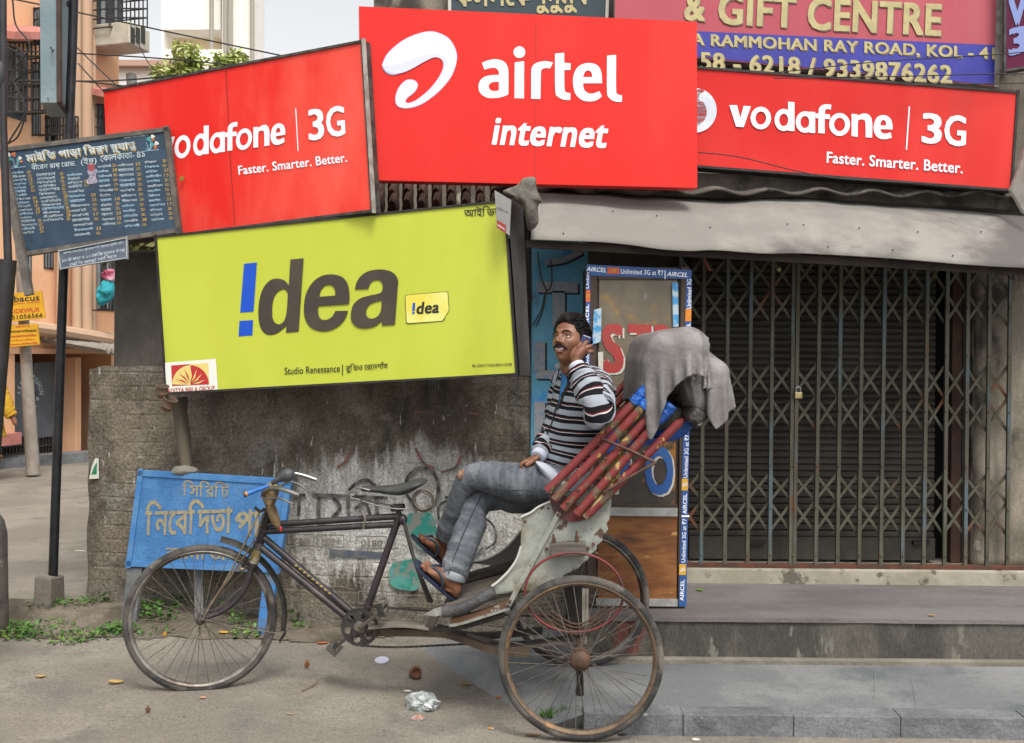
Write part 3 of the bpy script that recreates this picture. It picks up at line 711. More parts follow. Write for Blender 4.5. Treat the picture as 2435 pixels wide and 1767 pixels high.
# --- the big centre one
t, pl = board('signboard', 'large bright red signboard with white swirl logo, highest in the middle', [(853, 15), (1657, 52), (1658, 447), (858, 428)], (5.28, 5.40), m_red, m_red, .1, 0, bulge=.003)
def z1(x, y): return (850 + x * .3748, y * .3748)
sw = [(160, 400), (200, 330), (300, 250), (420, 205), (500, 205), (580, 245), (625, 320), (630, 390), (600, 480), (540, 560), (460, 630), (380, 675), (300, 690), (250, 670), (240, 620), (260, 560), (300, 515), (340, 505), (375, 520), (383, 550), (360, 590), (320, 622), (306, 645), (325, 654), (380, 632), (450, 575), (508, 505), (543, 440), (545, 395), (520, 366), (480, 363), (420, 390), (350, 430), (290, 460), (230, 478), (185, 465), (160, 430)]
outline(t, pl, mat('logo_edge', 'b9b4d8', rough=.5), [z1(x, y) for x, y in sw], 'logo_edge', .0045)
def inset(pts, d):
    o = []; n = len(pts)
    for i in range(n):
        a = Vector(pts[i - 1]); b = Vector(pts[(i + 1) % n]); e = (b - a).normalized(); o.append((pts[i][0] - e.y * d, pts[i][1] + e.x * d))
    return o
outline(t, pl, m_white, [z1(x, y) for x, y in inset(sw, 6)], 'logo', .0055)
band = [(168, 418), (230, 412), (330, 380), (430, 350), (500, 342), (545, 355), (565, 395), (555, 450), (515, 520), (455, 588), (390, 640), (335, 658), (380, 632), (450, 575), (508, 505), (541, 440), (543, 395), (518, 370), (480, 368), (420, 396), (350, 436), (290, 462), (230, 472), (190, 460), (168, 435)]
outline(t, pl, mat('logo_band', 'c3c6ea', rough=.5), [z1(x, y) for x, y in band], 'logo_band', .0065)
AL = [[[(790, 400, 1), (835, 383), (880, 378), (925, 390), (950, 420), (957, 460), (957, 600, 1), (915, 617), (860, 624), (815, 618), (780, 592), (768, 555), (778, 515), (810, 488), (860, 478), (897, 478, 1), (896, 455), (880, 436), (850, 432), (805, 443, 1)], [(897, 520, 1), (860, 522), (838, 535), (832, 552), (842, 572), (865, 580), (897, 576, 1)]],
  [[(998, 398, 1), (1057, 390, 1), (1056, 626, 1), (996, 624, 1)]],
  [[(1103, 440, 1), (1115, 415), (1145, 397), (1195, 390), (1240, 398, 1), (1222, 436, 1), (1190, 434), (1168, 445), (1163, 470), (1160, 630, 1), (1102, 627, 1)]],
  [[(1253, 342, 1), (1311, 337, 1), (1311, 400, 1), (1352, 404, 1), (1350, 446, 1), (1311, 446, 1), (1313, 565), (1325, 588), (1350, 592, 1), (1350, 635, 1), (1310, 634), (1272, 615), (1255, 575)]],
  [[(1551, 530, 1), (1548, 470), (1530, 425), (1490, 404), (1440, 405), (1395, 430), (1371, 480), (1368, 540), (1385, 600), (1425, 636), (1475, 645), (1520, 635), (1550, 612, 1), (1533, 580, 1), (1500, 594), (1465, 594), (1437, 570), (1430, 530, 1)], [(1430, 490, 1), (1488, 492, 1), (1484, 462), (1463, 448), (1442, 460)]],
  [[(1583, 355, 1), (1640, 350, 1), (1640, 570), (1650, 598), (1678, 608, 1), (1676, 648, 1), (1635, 645), (1600, 625), (1583, 580)]]]
s = MB(); s.add([pl.at(*z1(1027 + 37 * math.cos(a * .2618), 333 - 37 * math.sin(a * .2618)), .0048) for a in range(24)], [tuple(range(24))]); s.build('lettering', m_white, t)
for lt in AL: traced(pl, m_white, t, lt, z1, 'lettering', .0048)
words(t, pl, m_white, [('internet', z1(850, 914), z1(1575, 936), (11, -62), .035)], off=.0048)
s = MB(); stroke(s, pl, [(1275, 50), (1274, 250), (1273, 436)], 1.6, .0044); s.build('seam', mat('seam', 'b51d1b', rough=.6), t)

def z2(x, y): return (1500 + x * .4123, y * .4123)
def ell(cx, cy, rx, ry, s=1): return [(cx + rx * math.cos(s * k * .2618), cy + ry * math.sin(s * k * .2618), 1) for k in range(24)]
def rec(x0, y0, x1, y1, k=.08): return [(x0, y0, 1), (x1, y0 + k * (x1 - x0), 1), (x1, y1 + k * (x1 - x0), 1), (x0, y1, 1)]
VL = [[[(568, 608, 1), (612, 608, 1), (631, 682, 1), (650, 612, 1), (692, 614, 1), (650, 735, 1), (606, 731, 1)]],
  [ell(749, 682, 59, 65), ell(749, 682, 31, 38, -1)], [ell(881, 693, 53, 64), ell(881, 693, 26, 36, -1), rec(906, 588, 943, 755)], [ell(1004, 705, 54, 62), ell(1003, 705, 26, 35, -1), rec(1027, 645, 1062, 766)],
  [[(1080, 768, 1), (1117, 771, 1), (1118, 648), (1130, 631), (1152, 634, 1), (1155, 605, 1), (1118, 603), (1090, 618), (1082, 650)][::-1], rec(1064, 655, 1148, 682)], [ell(1203, 719, 60, 66), ell(1203, 719, 32, 39, -1)],
  [[(1272, 658, 1), (1305, 660, 1), (1307, 669, 1), (1340, 656), (1372, 664), (1390, 700), (1390, 795, 1), (1353, 793, 1), (1352, 710), (1342, 692), (1325, 690), (1309, 702), (1308, 790, 1), (1272, 786, 1)]],
  [[(1508, 748, 1), (1505, 705), (1485, 675), (1452, 665), (1418, 680), (1400, 725), (1405, 770), (1430, 798), (1468, 804), (1503, 795, 1), (1498, 765, 1), (1468, 772), (1445, 765), (1437, 746, 1)], [(1437, 724, 1), (1472, 726, 1), (1468, 702), (1455, 693), (1442, 703)][::-1]]]
def voda(t, pl, zf):
    for L in VL: traced(pl, m_white, t, [[p for p in o] for o in L], zf, 'lettering', .0048, len(L) < 3 and len(L[-1]) != 4)
# --- left red one with 3G
def z7(x, y): return (240 + x * .2916, 80 + y * .2916)
t, pl = board('signboard', 'faded red signboard with white 3G lettering, behind the painted fare board', [(247, 213), (864, 95), (889, 504), (262, 582)], (5.97, 5.20), m_red_mottled, m_frame, .07, .014, bulge=.003, skip=(3,))
voda(t, pl, lambda x, y: z7(605 + (x - 690) * 1.104, 1018 - .1407 * ((605 + (x - 690) * 1.104) - 665) + (y - 747 - .0807 * (x - 749)) * lerp(1.44, 1.25, (x - 749) / 706)))
words(t, pl, m_white, [('3', z7(1700, 868), z7(1828, 855), (-3, -72), .028), ('G', z7(1845, 842), z7(1998, 825), (-3, -70), .028), ('Faster. Smarter. Better.', z7(1128, 1152), z7(2012, 1045), (-2, -21), .022)], off=.0048)
s = MB(); stroke(s, pl, [z7(1593, 612), z7(1612, 958)], 2.2, .0048); s.build('divider', m_white, t)
s = MB(); stroke(s, pl, [z7(1020, 295), z7(1040, 640), z7(1060, 1050), z7(1095, 1560)], 1.6, .0042); s.build('seam', mat('seam_dark', '7d2a22', rough=.7), t)
s = MB(); s.bar(pl.at(866, 93, .006), pl.at(891, 507, .006), .022, .013, side=pl.n); s.build('edge_strip', mat('grey_edge', 'a5a29c', '858079', sc=12, rough=.6), t)
s = MB(); q = pl.at(*z7(682, 1182), .02)
for i in range(4): s.ball(q + Vector((random.uniform(-.012, .0048), -.004, random.uniform(-.012, .0048))), (.012, .003, .007), 6, 4)
s.build('stuck_leaf', mat('dead_leaf', '6a5a22', '8a7a3a', sc=60, rough=.9), t)

# --- right red one
t, pl = board('signboard', 'long tilted red signboard with white 3G lettering, at the right over the awning', [(1420, 140), (2423, 217), (2407, 456), (1420, 381)], (5.72, 5.55), m_red2, m_black, .12, .014, bulge=.003)
voda(t, pl, z2)
words(t, pl, m_white, [('3', z2(1675, 820), z2(1790, 830), (2, -70), .028), ('G', z2(1805, 833), z2(1930, 842), (2, -71), .028), ('Faster. Smarter. Better.', z2(1128, 938), z2(1912, 1000), (1, -26), .022)], off=.0048)
s = MB(); stroke(s, pl, [z2(1605, 615), z2(1588, 865)], 3, .0048); s.build('divider', m_white, t)
s = MB(); s.add([pl.at(1652 + 52 * math.cos(a * .1309), 263 + 53 * math.sin(a * .1309), .0048) for a in range(48)], [tuple(range(48))]); s.build('logo_disc', mat('logo_grey', 'c3cfdd', 'dfe6f0', sc=5, rough=.5), t)
outline(t, pl, m_red2, [z2(320, 600), z2(350, 545), z2(395, 515), z2(425, 528), z2(400, 545), z2(392, 575), z2(425, 600), z2(438, 650), z2(420, 700), z2(370, 730), z2(320, 700), z2(305, 650)], 'logo_mark', .0048)

# --- yellow-green one
def z4(x, y): return (350 + x * .4189, 450 + y * .4187)
t, pl = board('signboard', 'large lime yellow signboard with dark brown and blue lettering, on the old wall', [(369, 561), (1203, 475), (1232, 892), (394, 938)], (5.55, 5.08), m_yel, m_black, .17, .012, bulge=.003)
m_ink = mat('brown_ink', '3a332b', '453b31', sc=3, rough=.5); m_blu = mat('logo_blue', '0349b8', rough=.5); m_blk = mat('black_ink', '23221c', rough=.6)
s = MB()
for q in (((552, 424), (625, 416), (606, 695), (530, 700)), ((526, 748), (603, 743), (600, 830), (521, 836))): s.add([pl.at(*z4(*p), .0046) for p in q], [(0, 1, 2, 3)])
s.build('exclamation_mark', m_blu, t)
sk = 6
traced(pl, m_ink, t, [[(815, 400, 1), (890, 392, 1), (862, 808, 1), (790, 815, 1), (792, 776, 1), (745, 815), (700, 828), (665, 815), (642, 775), (633, 705), (641, 620), (665, 555), (705, 515), (747, 508), (783, 520), (806, 547, 1)], [(712, 700), (715, 735), (730, 760), (755, 767), (780, 745), (793, 700), (800, 610), (797, 585), (783, 569), (760, 572), (733, 595), (716, 640)]], z4, 'lettering', .0046)
traced(pl, m_ink, t, [[(1148, 652, 1), (1150, 600), (1140, 540), (1110, 500), (1060, 485), (1000, 490), (945, 525), (905, 590), (892, 665), (897, 730), (925, 780), (975, 804), (1035, 803), (1090, 775), (1125, 735), (1143, 690, 1), (1070, 692, 1), (1050, 725), (1015, 742), (985, 735), (973, 705), (973, 664, 1)], [(979, 611, 1), (1070, 604, 1), (1066, 565), (1045, 545), (1015, 546), (990, 570)]], z4, 'lettering', .0046)
traced(pl, m_ink, t, [[(1180, 568, 1), (1195, 520), (1230, 480), (1280, 460), (1345, 457), (1398, 475), (1425, 515), (1423, 570), (1408, 770, 1), (1335, 774, 1), (1334, 748, 1), (1295, 777), (1245, 790), (1195, 783), (1165, 755), (1158, 715), (1170, 660), (1208, 622), (1265, 604), (1318, 592), (1336, 575), (1337, 540), (1320, 518), (1290, 518), (1268, 535), (1257, 566, 1)], [(1245, 690), (1248, 720), (1270, 735), (1305, 725), (1328, 690), (1333, 632, 1), (1290, 642), (1257, 662)]], z4, 'lettering', .0046)
def rr(pts, m, nm, off): return outline(t, pl, m, [z4(*p) for p in pts], nm, off, 0)
card = [(1465, 606), (1475, 600), (1700, 580), (1710, 586), (1717, 690), (1680, 750), (1482, 764), (1472, 758)]
rr(card, m_blk, 'card_edge', .0046); rr([(1591 + (x - 1591) * .975, 670 + (y - 670) * .965) for x, y in card], mat('card_face', 'd9d77c', 'd7c84a', sc=4, rough=.5), 'card', .0054)
s = MB()
for q in (((1510, 646), (1524, 645), (1521, 692), (1507, 693)), ((1507, 698), (1520, 697), (1520, 709), (1506, 710))): s.add([pl.at(*z4(*p), .0066) for p in q], [(0, 1, 2, 3)])
s.build('exclamation_mark', m_blu, t)
words(t, pl, m_blk, [('dea', z4(1528, 709), z4(1658, 700), (3, -28), .045)], off=.0066)
words(t, pl, m_blk, [('Studio Renessance', z4(782, 1052), z4(1096, 1036), (0, -16.5), .008), ('|', z4(1108, 1042), z4(1113, 1042), (0, -19), 0), ('BL162617/162618/0113/709', z4(1848, 1010), z4(2072, 1002), (0, -6.5), .012),
    (bengali(['স+ট', '~ু', 'ি', 'ড', 'ও', ' ', 'ে', 'র', 'ে', 'ন', 'শ', 'া', '~ঁ', 'স'], .012), z4(1128, 1032), z4(1368, 1018), (0, -17)),
    (bengali(['আ', 'ই', 'ি', 'ড', 'য়', 'া'], .012), z4(1800, 158), z4(2028, 146), (0, -24)), ('®', z4(1684, 748), z4(1694, 747), (0, -4), 0)], off=.0046)
m_wp = mat('panel_white', 'd9dad2', rough=.5); m_lr = mat('logo_red', 'b02a2c', rough=.5); m_ly = mat('logo_cream', 'd8c377', rough=.5)
rr([(106, 985), (393, 963), (406, 1145), (108, 1165)], m_wp, 'corner_panel', .0066)
rr([(140, 1001), (247, 993), (251, 1112), (146, 1118)], m_lr, 'logo_square', .0074); rr([(247, 993), (351, 986), (356, 1106), (251, 1112)], m_ly, 'logo_square', .0074)
def half(cx, cy, r, a0, a1): return [(cx, cy)] + [(cx + r * math.cos(R(lerp(a0, a1, i / 12))), cy - r * 1.08 * math.sin(R(lerp(a0, a1, i / 12)))) for i in range(13)]
rr(half(250, 1112, 104, 90, 178), m_ly, 'logo_arc', .0082); rr(half(251, 1112, 104, 2, 90), m_lr, 'logo_arc', .0082)
for i, a in enumerate((18, 42, 66, 90, 114, 138, 162)):
    for sgn in (-1, 1):
        lft = a + sgn * 5 > 90
        d = lambda r, q: (250 + r * math.cos(R(q)), 1110 - r * 1.08 * math.sin(R(q)))
        rr([d(14, a), d(48, a + 11 * sgn), d(92, a)][::sgn], m_lr if (lft == (sgn < 0)) else m_ly, 'logo_ray', .0092 + (.0004 if sgn > 0 else 0))
words(t, pl, m_lr, [('ADITYA BIRLA GROUP', z4(119, 1158), z4(388, 1140), (0, -10.5), .02)], off=.0082)

# --- small fading plate, end panel and cloth bundle at the yellow sign's corner
t, pl2 = board('shop_plate', 'small bent grey plate with a red patch, fixed over the yellow sign corner', [(1176, 452), (1216, 476), (1212, 560), (1182, 540)], (5.0, 4.97), mat('plate_grey', '8c8a88', '9a9896', sc=6, rough=.6), m_frame, .006, 0)
words(t, pl2, mat('faded_print', '6a6260', rough=.7), [('vodafone 3G', (1181, 496), (1209, 508), (0, -6), .01)], off=.003)
outline(t, pl2, mat('plate_red', '9c3b36', rough=.6), [(1182, 523), (1204, 536), (1203, 556), (1182, 541)], 'red_patch', .003, 0)
words(t, pl2, m_white, [('Available Here', (1184, 537), (1201, 548), (0, -6), .01)], off=.005)
t = thing('side_panel', W(1235, 895, 5.05), 'dark tin panel standing on end between yellow sign and blue pillar', 'panel')
s = MB(); a, b, c, d = W(1207, 470, 5.06), W(1243, 480, 5.14), W(1262, 895, 5.16), W(1236, 895, 5.08); s.slab([a, b, c, d], (.0, .05, 0)); s.build('tin_sheet', mat('dark_tin', '3d3c3c', '504e4c', sc=4, rough=.6, metal=.3, bump=.3, bsc=6, stretch=(1, 1, .4), col3='2a2c33', sc3=2), t, bevel=.004)
s = MB(); s.hexa([W(1206, 530, 5.03), W(1212, 532, 5.03), W(1213, 568, 5.03), W(1207, 566, 5.03)] + [W(x, y, 5.05) for x, y in ((1206, 530), (1212, 532), (1213, 568), (1207, 566))]); s.build('hinge', m_frame, t)
def crumple(name, m, outline_px, Y, depth, label, cat, seed=1, amp=.05, res=26, parent=None):
    "a crumpled bundle of cloth filling a photo outline: own depth and thickness"
    q = cat_rom([Vector((x, y, 0)) for x, y in outline_px], 6, True); n = len(q); cx = sum(v.x for v in q) / n; cy = sum(v.y for v in q) / n
    mb = MB(); rows = res
    for j in range(rows + 1):
        t_ = math.pi * j / rows
        for v in q:
            k = max(0, math.sin(t_)) ** .75; x = cx + (v.x - cx) * k; y = cy + (v.y - cy) * k; yy = Y - depth * math.cos(t_)
            p = W(x, y, Y); p.x *= yy / Y if False else 1; p.y = yy
            nrm = Vector(((v.x - cx) * .002 * k, -math.cos(t_), -(v.y - cy) * .002 * k)).normalized()
            w_ = Vector((p.x * 3, p.y * 3, p.z * 3)) + Vector((seed * 5, 0, 0))
            f_ = abs(noise.noise(w_ * 1.6)) * 1.6 - .4 + .5 * (1 - 2 * abs(noise.noise(w_ * 3.7 + Vector((nz(p * 9, 1, 2), 0, 0)))))
            mb.v.append(p + nrm * amp * f_ * (.25 if k > .93 else 1))
    for j in range(rows):
        for i in range(n): mb.f.append((j * n + i, j * n + (i + 1) % n, (j + 1) * n + (i + 1) % n, (j + 1) * n + i))
    o = mb.build(name, m, parent, smooth='all')
    if label: tag(o, label, cat)
    return o
m_rag = mat('dusty_cloth', '55524c', '6b675f', sc=9, rough=.95, bump=.3, bsc=40, col3='3b3833', sc3=5, lo3=.5, hi3=.6)
crumple('cloth_bundle', m_rag, [(1195, 455), (1230, 440), (1245, 425), (1272, 424), (1275, 450), (1288, 478), (1278, 490), (1280, 530), (1258, 548), (1250, 520), (1242, 490), (1215, 470)], 5.02, .05, 'grey crumpled cloth bundle tied at the left end of the awning', 'cloth', 3, .035)

# --- upper signs
t, pl = board('signboard', 'pink and blue gift shop signboard with cream capitals, top right', [(1462, -150), (2383, -80), (2374, 206), (1462, 120)], (6.2, 6.2), flex('pink_flex', 'a84e59', 'b05c64', col3='a84450'), mat('pale_rust_frame', '9a9791', '7a7069', sc=9, rough=.7), .08, .03, skip=(2, 3))
bl = [(1470, 66), (2371, 108), (2366, 203), (1470, 118)]
outline(t, pl, mat('sign_blue', '25268a', '2c2f94', sc=3, rough=.5), bl, 'blue_band', .004, 0)
m_cream = mat('cream_letters', 'b3a777', 'a59a6e', sc=14, rough=.6); m_cream2 = mat('cream_shade', '7d6a5c', rough=.7)
for mm, dx, dy, off in ((m_cream2, 2.5, 2.5, .006), (m_cream, 0, 0, .009)):
    words(t, pl, mm, [('&', (1626 + dx, 47 + dy), (1676 + dx, 50 + dy), (1, -62), .04), ('GIFT', (1706 + dx, 56 + dy), (1890 + dx, 66 + dy), (3, -72), .04), ('CENTRE', (1918 + dx, 69 + dy), (2236 + dx, 85 + dy), (3, -75), .04),
        ('A RAMMOHAN RAY ROAD, KOL - 41', (1644 + dx, 107 + dy), (2364 + dx, 141 + dy), (0, -27), .035), ('58 - 6218 / 9339876262', (1664 + dx, 166 + dy), (2262 + dx, 198 + dy), (0, -42), .035)], off=off)
t, pl = board('signboard', 'dark slate signboard with pale painted letters, at the top behind the red one', [(1064, -150), (1452, -130), (1446, 60), (1066, 40)], (6.3, 6.3), flex('slate_flex', '38444b', '414d54'), mat('pale_frame', 'b8b6ae', rough=.7), .06, .02)
words(t, pl, m_cream, [(bengali(['ক', 'স', '+', 'ল', 'ে', 'ক', 'শ', '~ু', 'ন', '~ু', 'ম', '~ু', 'ব'], .03), (1080, 16), (1400, 10), (0, -52))], off=.006)
t, pl = board('signboard', 'purple signboard with blue letters, cut off at the top right corner', [(2388, -120), (2640, -110), (2640, 130), (2386, 172)], (6.1, 5.9), flex('purple_flex', '571a3a', '66203f'), m_frame, .06, .014)
words(t, pl, mat('pale_blue_print', '7f8fc6', rough=.6), [('3', (2398, 132), (2445, 120), (0, -62), .06), ('W', (2398, 62), (2470, 50), (0, -62), .06)], off=.006)
s = MB(); q = [(2436, 350), (2425, 400), (2404, 450), (2435, 505), (2470, 520), (2470, 340)]
pq = Plane((2420, 350, 5.5), (2460, 350, 5.4), (2420, 500, 5.45)); s.slab([pq.at(*p) for p in q], (0, .03, 0)); o = s.build('painted_board', mat('grubby_white', 'a9aaa2', '8f9088', sc=8, rough=.85, bump=.2)); tag(o, 'grubby white board end at the right edge below the long red sign', 'board')
# --- painted fare board
def z3(x, y): return (x * .21866, 280 + y * .21866)
t, pl = board('fare_board', 'tilted dark blue painted board listing fares in white Bengali script', [(4, 352), (400, 302), (430, 552), (54, 610)], (5.72, 5.70), mat('board_blue', '27394c', '2f4457', sc=5, rough=.8, bump=.15), mat('board_wood', '4f4b46', '655f58', sc=12, rough=.9, bump=.3), .035, .026)
m_bw = mat('board_white', 'b9c5ca', '98a8b2', sc=30, rough=.8); m_by = mat('board_yellow', 'b99b45', 'a98c45', sc=30, rough=.8); m_bb = mat('board_paleblue', '8fb4cc', 'a5c2d2', sc=20, rough=.8)
ttl = bengali(['ম', 'া', 'ই', 'ি', 'ত', ' ', 'প', 'া', 'ড়', 'া', ' ', 'ি', 'র', 'ক+স', 'া', ' ', 'ষ+ট', '্য', 'া', 'ণ+ড'], .03)
words(t, pl, m_by, [(ttl, z3(300, 492), z3(1490, 345), (-4, -22))], off=.004)
words(t, pl, m_bw, [(ttl, z3(292, 478), z3(1482, 330), (-4, -22))], off=.006)
words(t, pl, m_bw, [(bengali(['ব', 'ী', 'ে', 'র', 'ন', ' ', 'র', 'া', 'য়', ' ', 'ে', 'র', 'া', 'ড', '.'], .012), z3(345, 570), z3(830, 522), (-1, -15)), (bengali(['(', 'ই', 'ষ+ট', ')'], .012), z3(885, 510), z3(1055, 490), (-1, -17)),
    (bengali(['ে', 'ক', 'া', 'ল', 'ক', 'া', 'ত', 'া', '-', ' ', '৪', '১'], .012), z3(1095, 480), z3(1580, 425), (-1, -15)), (bengali(['স', '+', 'থ', 'া', 'ি', 'প', 'ত', '-', '১', '৯', '৮', '৩'], .0), z3(1350, 235), z3(1610, 195), (-1, -5.5))], off=.005)
SYL = ['ম', 'ন', 'ক', 'র', 'ল', 'প', 'ব', 'স', 'দ', 'ত', 'হ', 'গ', 'জ', 'শ', 'য']; VOW = ['া', 'ি', 'ে', 'ী']
rnd = random.Random(11)
def bword(n):
    o = []
    for _ in range(n):
        v = rnd.choice(VOW + ['', '', '']); c = rnd.choice(SYL)
        if v in ('ি', 'ে'): o += [v, c]
        elif v: o += [c, v]
        else: o.append(c)
    return o
cols = [(95, 285, 620, 17, 40.5, 300, 345, 9.0), (400, 640, 640, 13, 41, 655, 700, 6.6), (735, 905, 640, 4, 42, 915, 960, 4), (745, 965, 820, 10, 52, 985, 1035, 8), (1065, 1215, 550, 13, 52, 1225, 1275, 4.5), (1285, 1460, 535, 13, 55, 1480, 1530, 6), (1575, 1745, 500, 13, 52, 1770, 1820, 6)]
sw_, sy_, sb_ = MB(), MB(), MB()
for x0, x1, y0, n_, dy, xa, xb, sl in cols:
    for i in range(n_):
        y = y0 + i * dy; sx = i * sl + rnd.uniform(-4, 4); ww = (x1 - x0) * rnd.uniform(.72, 1)
        tx = bengali(bword(rnd.choice((4, 5, 5, 6))), .012)
        put_text(sb_ if rnd.random() < .45 else sw_, pl, tx, z3(x0 + sx, y), z3(x0 + sx + ww, y - ww * .085), (-.8, -6.6), .004)
        if rnd.random() < .85: put_text(sy_, pl, glyphs(rnd.choice(('12', '15', '16', '17', '20', '22', '23', '25', '28', '30', '33', '10')) + rnd.choice(('/-', '/-', '')), .01), z3(xa + sx, y - 14), z3(xb + sx, y - 18), (-.6, -7), .004)
sw_.build('fare_list', m_bw, t); sb_.build('fare_list', m_bb, t); sy_.build('fare_figures', m_by, t)
m_fo = mat('flower_orange', 'a9603c', rough=.8); m_fg = mat('flower_green', '3c8a86', rough=.8); m_fw = mat('flower_white', 'c4c4bc', rough=.8)
for mm, items in ((m_fw, [(95, 405, 24), (222, 440, 20), (1663, 205, 22), (1705, 280, 24)]), (m_fo, [(152, 400, 26), (235, 478, 18), (1667, 238, 18), (1692, 322, 20)]), (m_fg, [(118, 452, 20), (205, 470, 20), (1622, 235, 26), (1655, 292, 24)])):
    s = MB()
    for x, y, r in items:
        for k in range(3):
            a = 2.1 * k + x; s.add([pl.at(*z3(x + .45 * r * math.cos(a) + .7 * r * math.cos(q * .785), y + .45 * r * math.sin(a) + .62 * r * math.sin(q * .785)), .004 + .0004 * k) for q in range(8)], [tuple(range(8))])
    s.build('flower_emblem', mm, t)
s = MB()
for x, y in ((185, 545), (1635, 360)):
    stroke(s, pl, [z3(x - 80, y + 8), z3(x, y - 2), z3(x + 95, y - 14)], 1.2, .004)
    for dx, dy in ((-50, -95), (30, -70), (10, -110), (-30, -30), (-55, -25)): stroke(s, pl, [z3(x, y - 2), z3(x + dx * .6, y + dy * .6), z3(x + dx * .8, y + dy)], .9, .0045)
s.build('emblem_stems', m_bb, t)
for mm, pts in ((mat('mark_red', '8a4048', rough=.8), [(960, 505), (1025, 500), (1030, 560), (1005, 580), (965, 570)]), (mat('mark_pale', '9a93a0', '6c6a80', sc=60, rough=.8), [(950, 575), (1055, 560), (1045, 640), (1065, 690), (1040, 715), (960, 720), (940, 690), (975, 640)])):
    outline(t, pl, mm, [z3(*p) for p in pts], 'painted_mark', .004 if len(pts) < 6 else .0035)
# slip of fabric notice under it
t, pl = board('notice_strip', 'narrow grey notice with white Bengali lines, hanging under the fare board', [(140, 597), (302, 565), (303, 614), (144, 640)], (5.69, 5.69), mat('notice_grey', '4c5564', '5a6270', sc=10, rough=.85), mat('notice_edge', 'a9adb0', rough=.8), .004, .004)
words(t, pl, m_bw, [(bengali(['১', '০', ' ', 'ব', 'া', ' ', 'ব', 'া', 'ড়', 'া', ' ', 'ও', ' ', '১', '০', ' ', 'ে', 'ক', 'ি', 'জ', ' ', 'ম', 'া', 'ে', 'ল', 'র', ' ', 'উ', 'প', 'র'], .015), (148, 624), (297, 598), (0, -9.5)),
    (bengali(['ে', 'ব', 'ি', 'শ', ' ', 'ভ', 'া', 'ড়', 'া', ' ', 'ল', 'া', 'ি', 'গ', 'ে', 'ব'], .015), (166, 634), (278, 612), (0, -9.5)), (bengali(bword(12), .01), (150, 605), (295, 580), (0, -7))], off=.003)
s = MB(); s.bar(W(5, 356, 5.66), W(70, 702, 5.60), .03, .045); o = s.build('wooden_batten', mat('board_wood', '4f4b46')); tag(o, 'grey wooden batten slanting along the left edge of the fare board', 'batten')
s = MB(); s.bar(W(140, 586, 5.73), W(300, 560, 5.73), .02, .05); o = s.build('cross_rail', m_black); tag(o, 'dark rail behind the fare board carrying the notice strip', 'rail')

# --- blue board leaning on the wall
tl, tr, br, bl = (330, 1118), (694, 1140), (664, 1362), (300, 1346)
t, pl = board('leaning_board', 'sky blue wooden board with yellow Bengali letters leaning on the old wall', [tl, tr, br, bl], (5.70, 5.57), mat('board_skyblue', '38699c', '4476a8', sc=5, rough=.8, bump=.25, col3='5a6064', sc3=2.4, lo3=.55, hi3=.66, grain=.2), mat('trim_skyblue', '3b70a6', '4a7aa8', sc=9, rough=.75, bump=.2, col3='5d6167', sc3=6, lo3=.6, hi3=.66), .03, .032)
m_gold = mat('painted_gold', '948a6a', '7f7c70', sc=40, rough=.85)
Fz = .4053
def zz(x, y): return (x * Fz, 1100 + y * Fz)
words(t, pl, m_gold, [(bengali(['ি', 'স', 'ি', 'র', 'ি', 'ট'], .02), zz(1070, 195), zz(1345, 205), (2, -38)), (bengali(['ি', 'ন', 'ে', 'ব', 'ি', 'দ', 'ত', 'া'], .03), zz(850, 425), zz(1360, 410), (3, -82)), (bengali(['প', 'া'], .03), zz(1375, 432), zz(1530, 430), (3, -64)), (bengali(['ব', 'র', 'ন', 'ি', 'জ'], .03), zz(975, 560), zz(1330, 572), (1, -36))], off=.004)
m_leg = mat('grey_board_leg', '5b5d60', '6d6e6e', sc=8, rough=.9, bump=.3)
s = MB(); s.slab([pl.at(302, 1350, -.004), pl.at(336, 1352, -.004), pl.at(322, 1484, -.004), pl.at(286, 1484, -.004)], pl.n * -.03); s.build('leg', m_leg, t)
s = MB(); s.slab([pl.at(628, 1360, -.004), pl.at(658, 1361, -.004), pl.at(640, 1520, -.004), pl.at(608, 1520, -.004)], pl.n * -.03); s.build('leg', mat('leg_blue', '3f78b4', '5e6f80', sc=8, rough=.85), t)
s = MB(); s.bar(W(472, 1350, 5.72), W(475, 1478, 5.72), .02, .05); s.build('prop', m_leg, t)

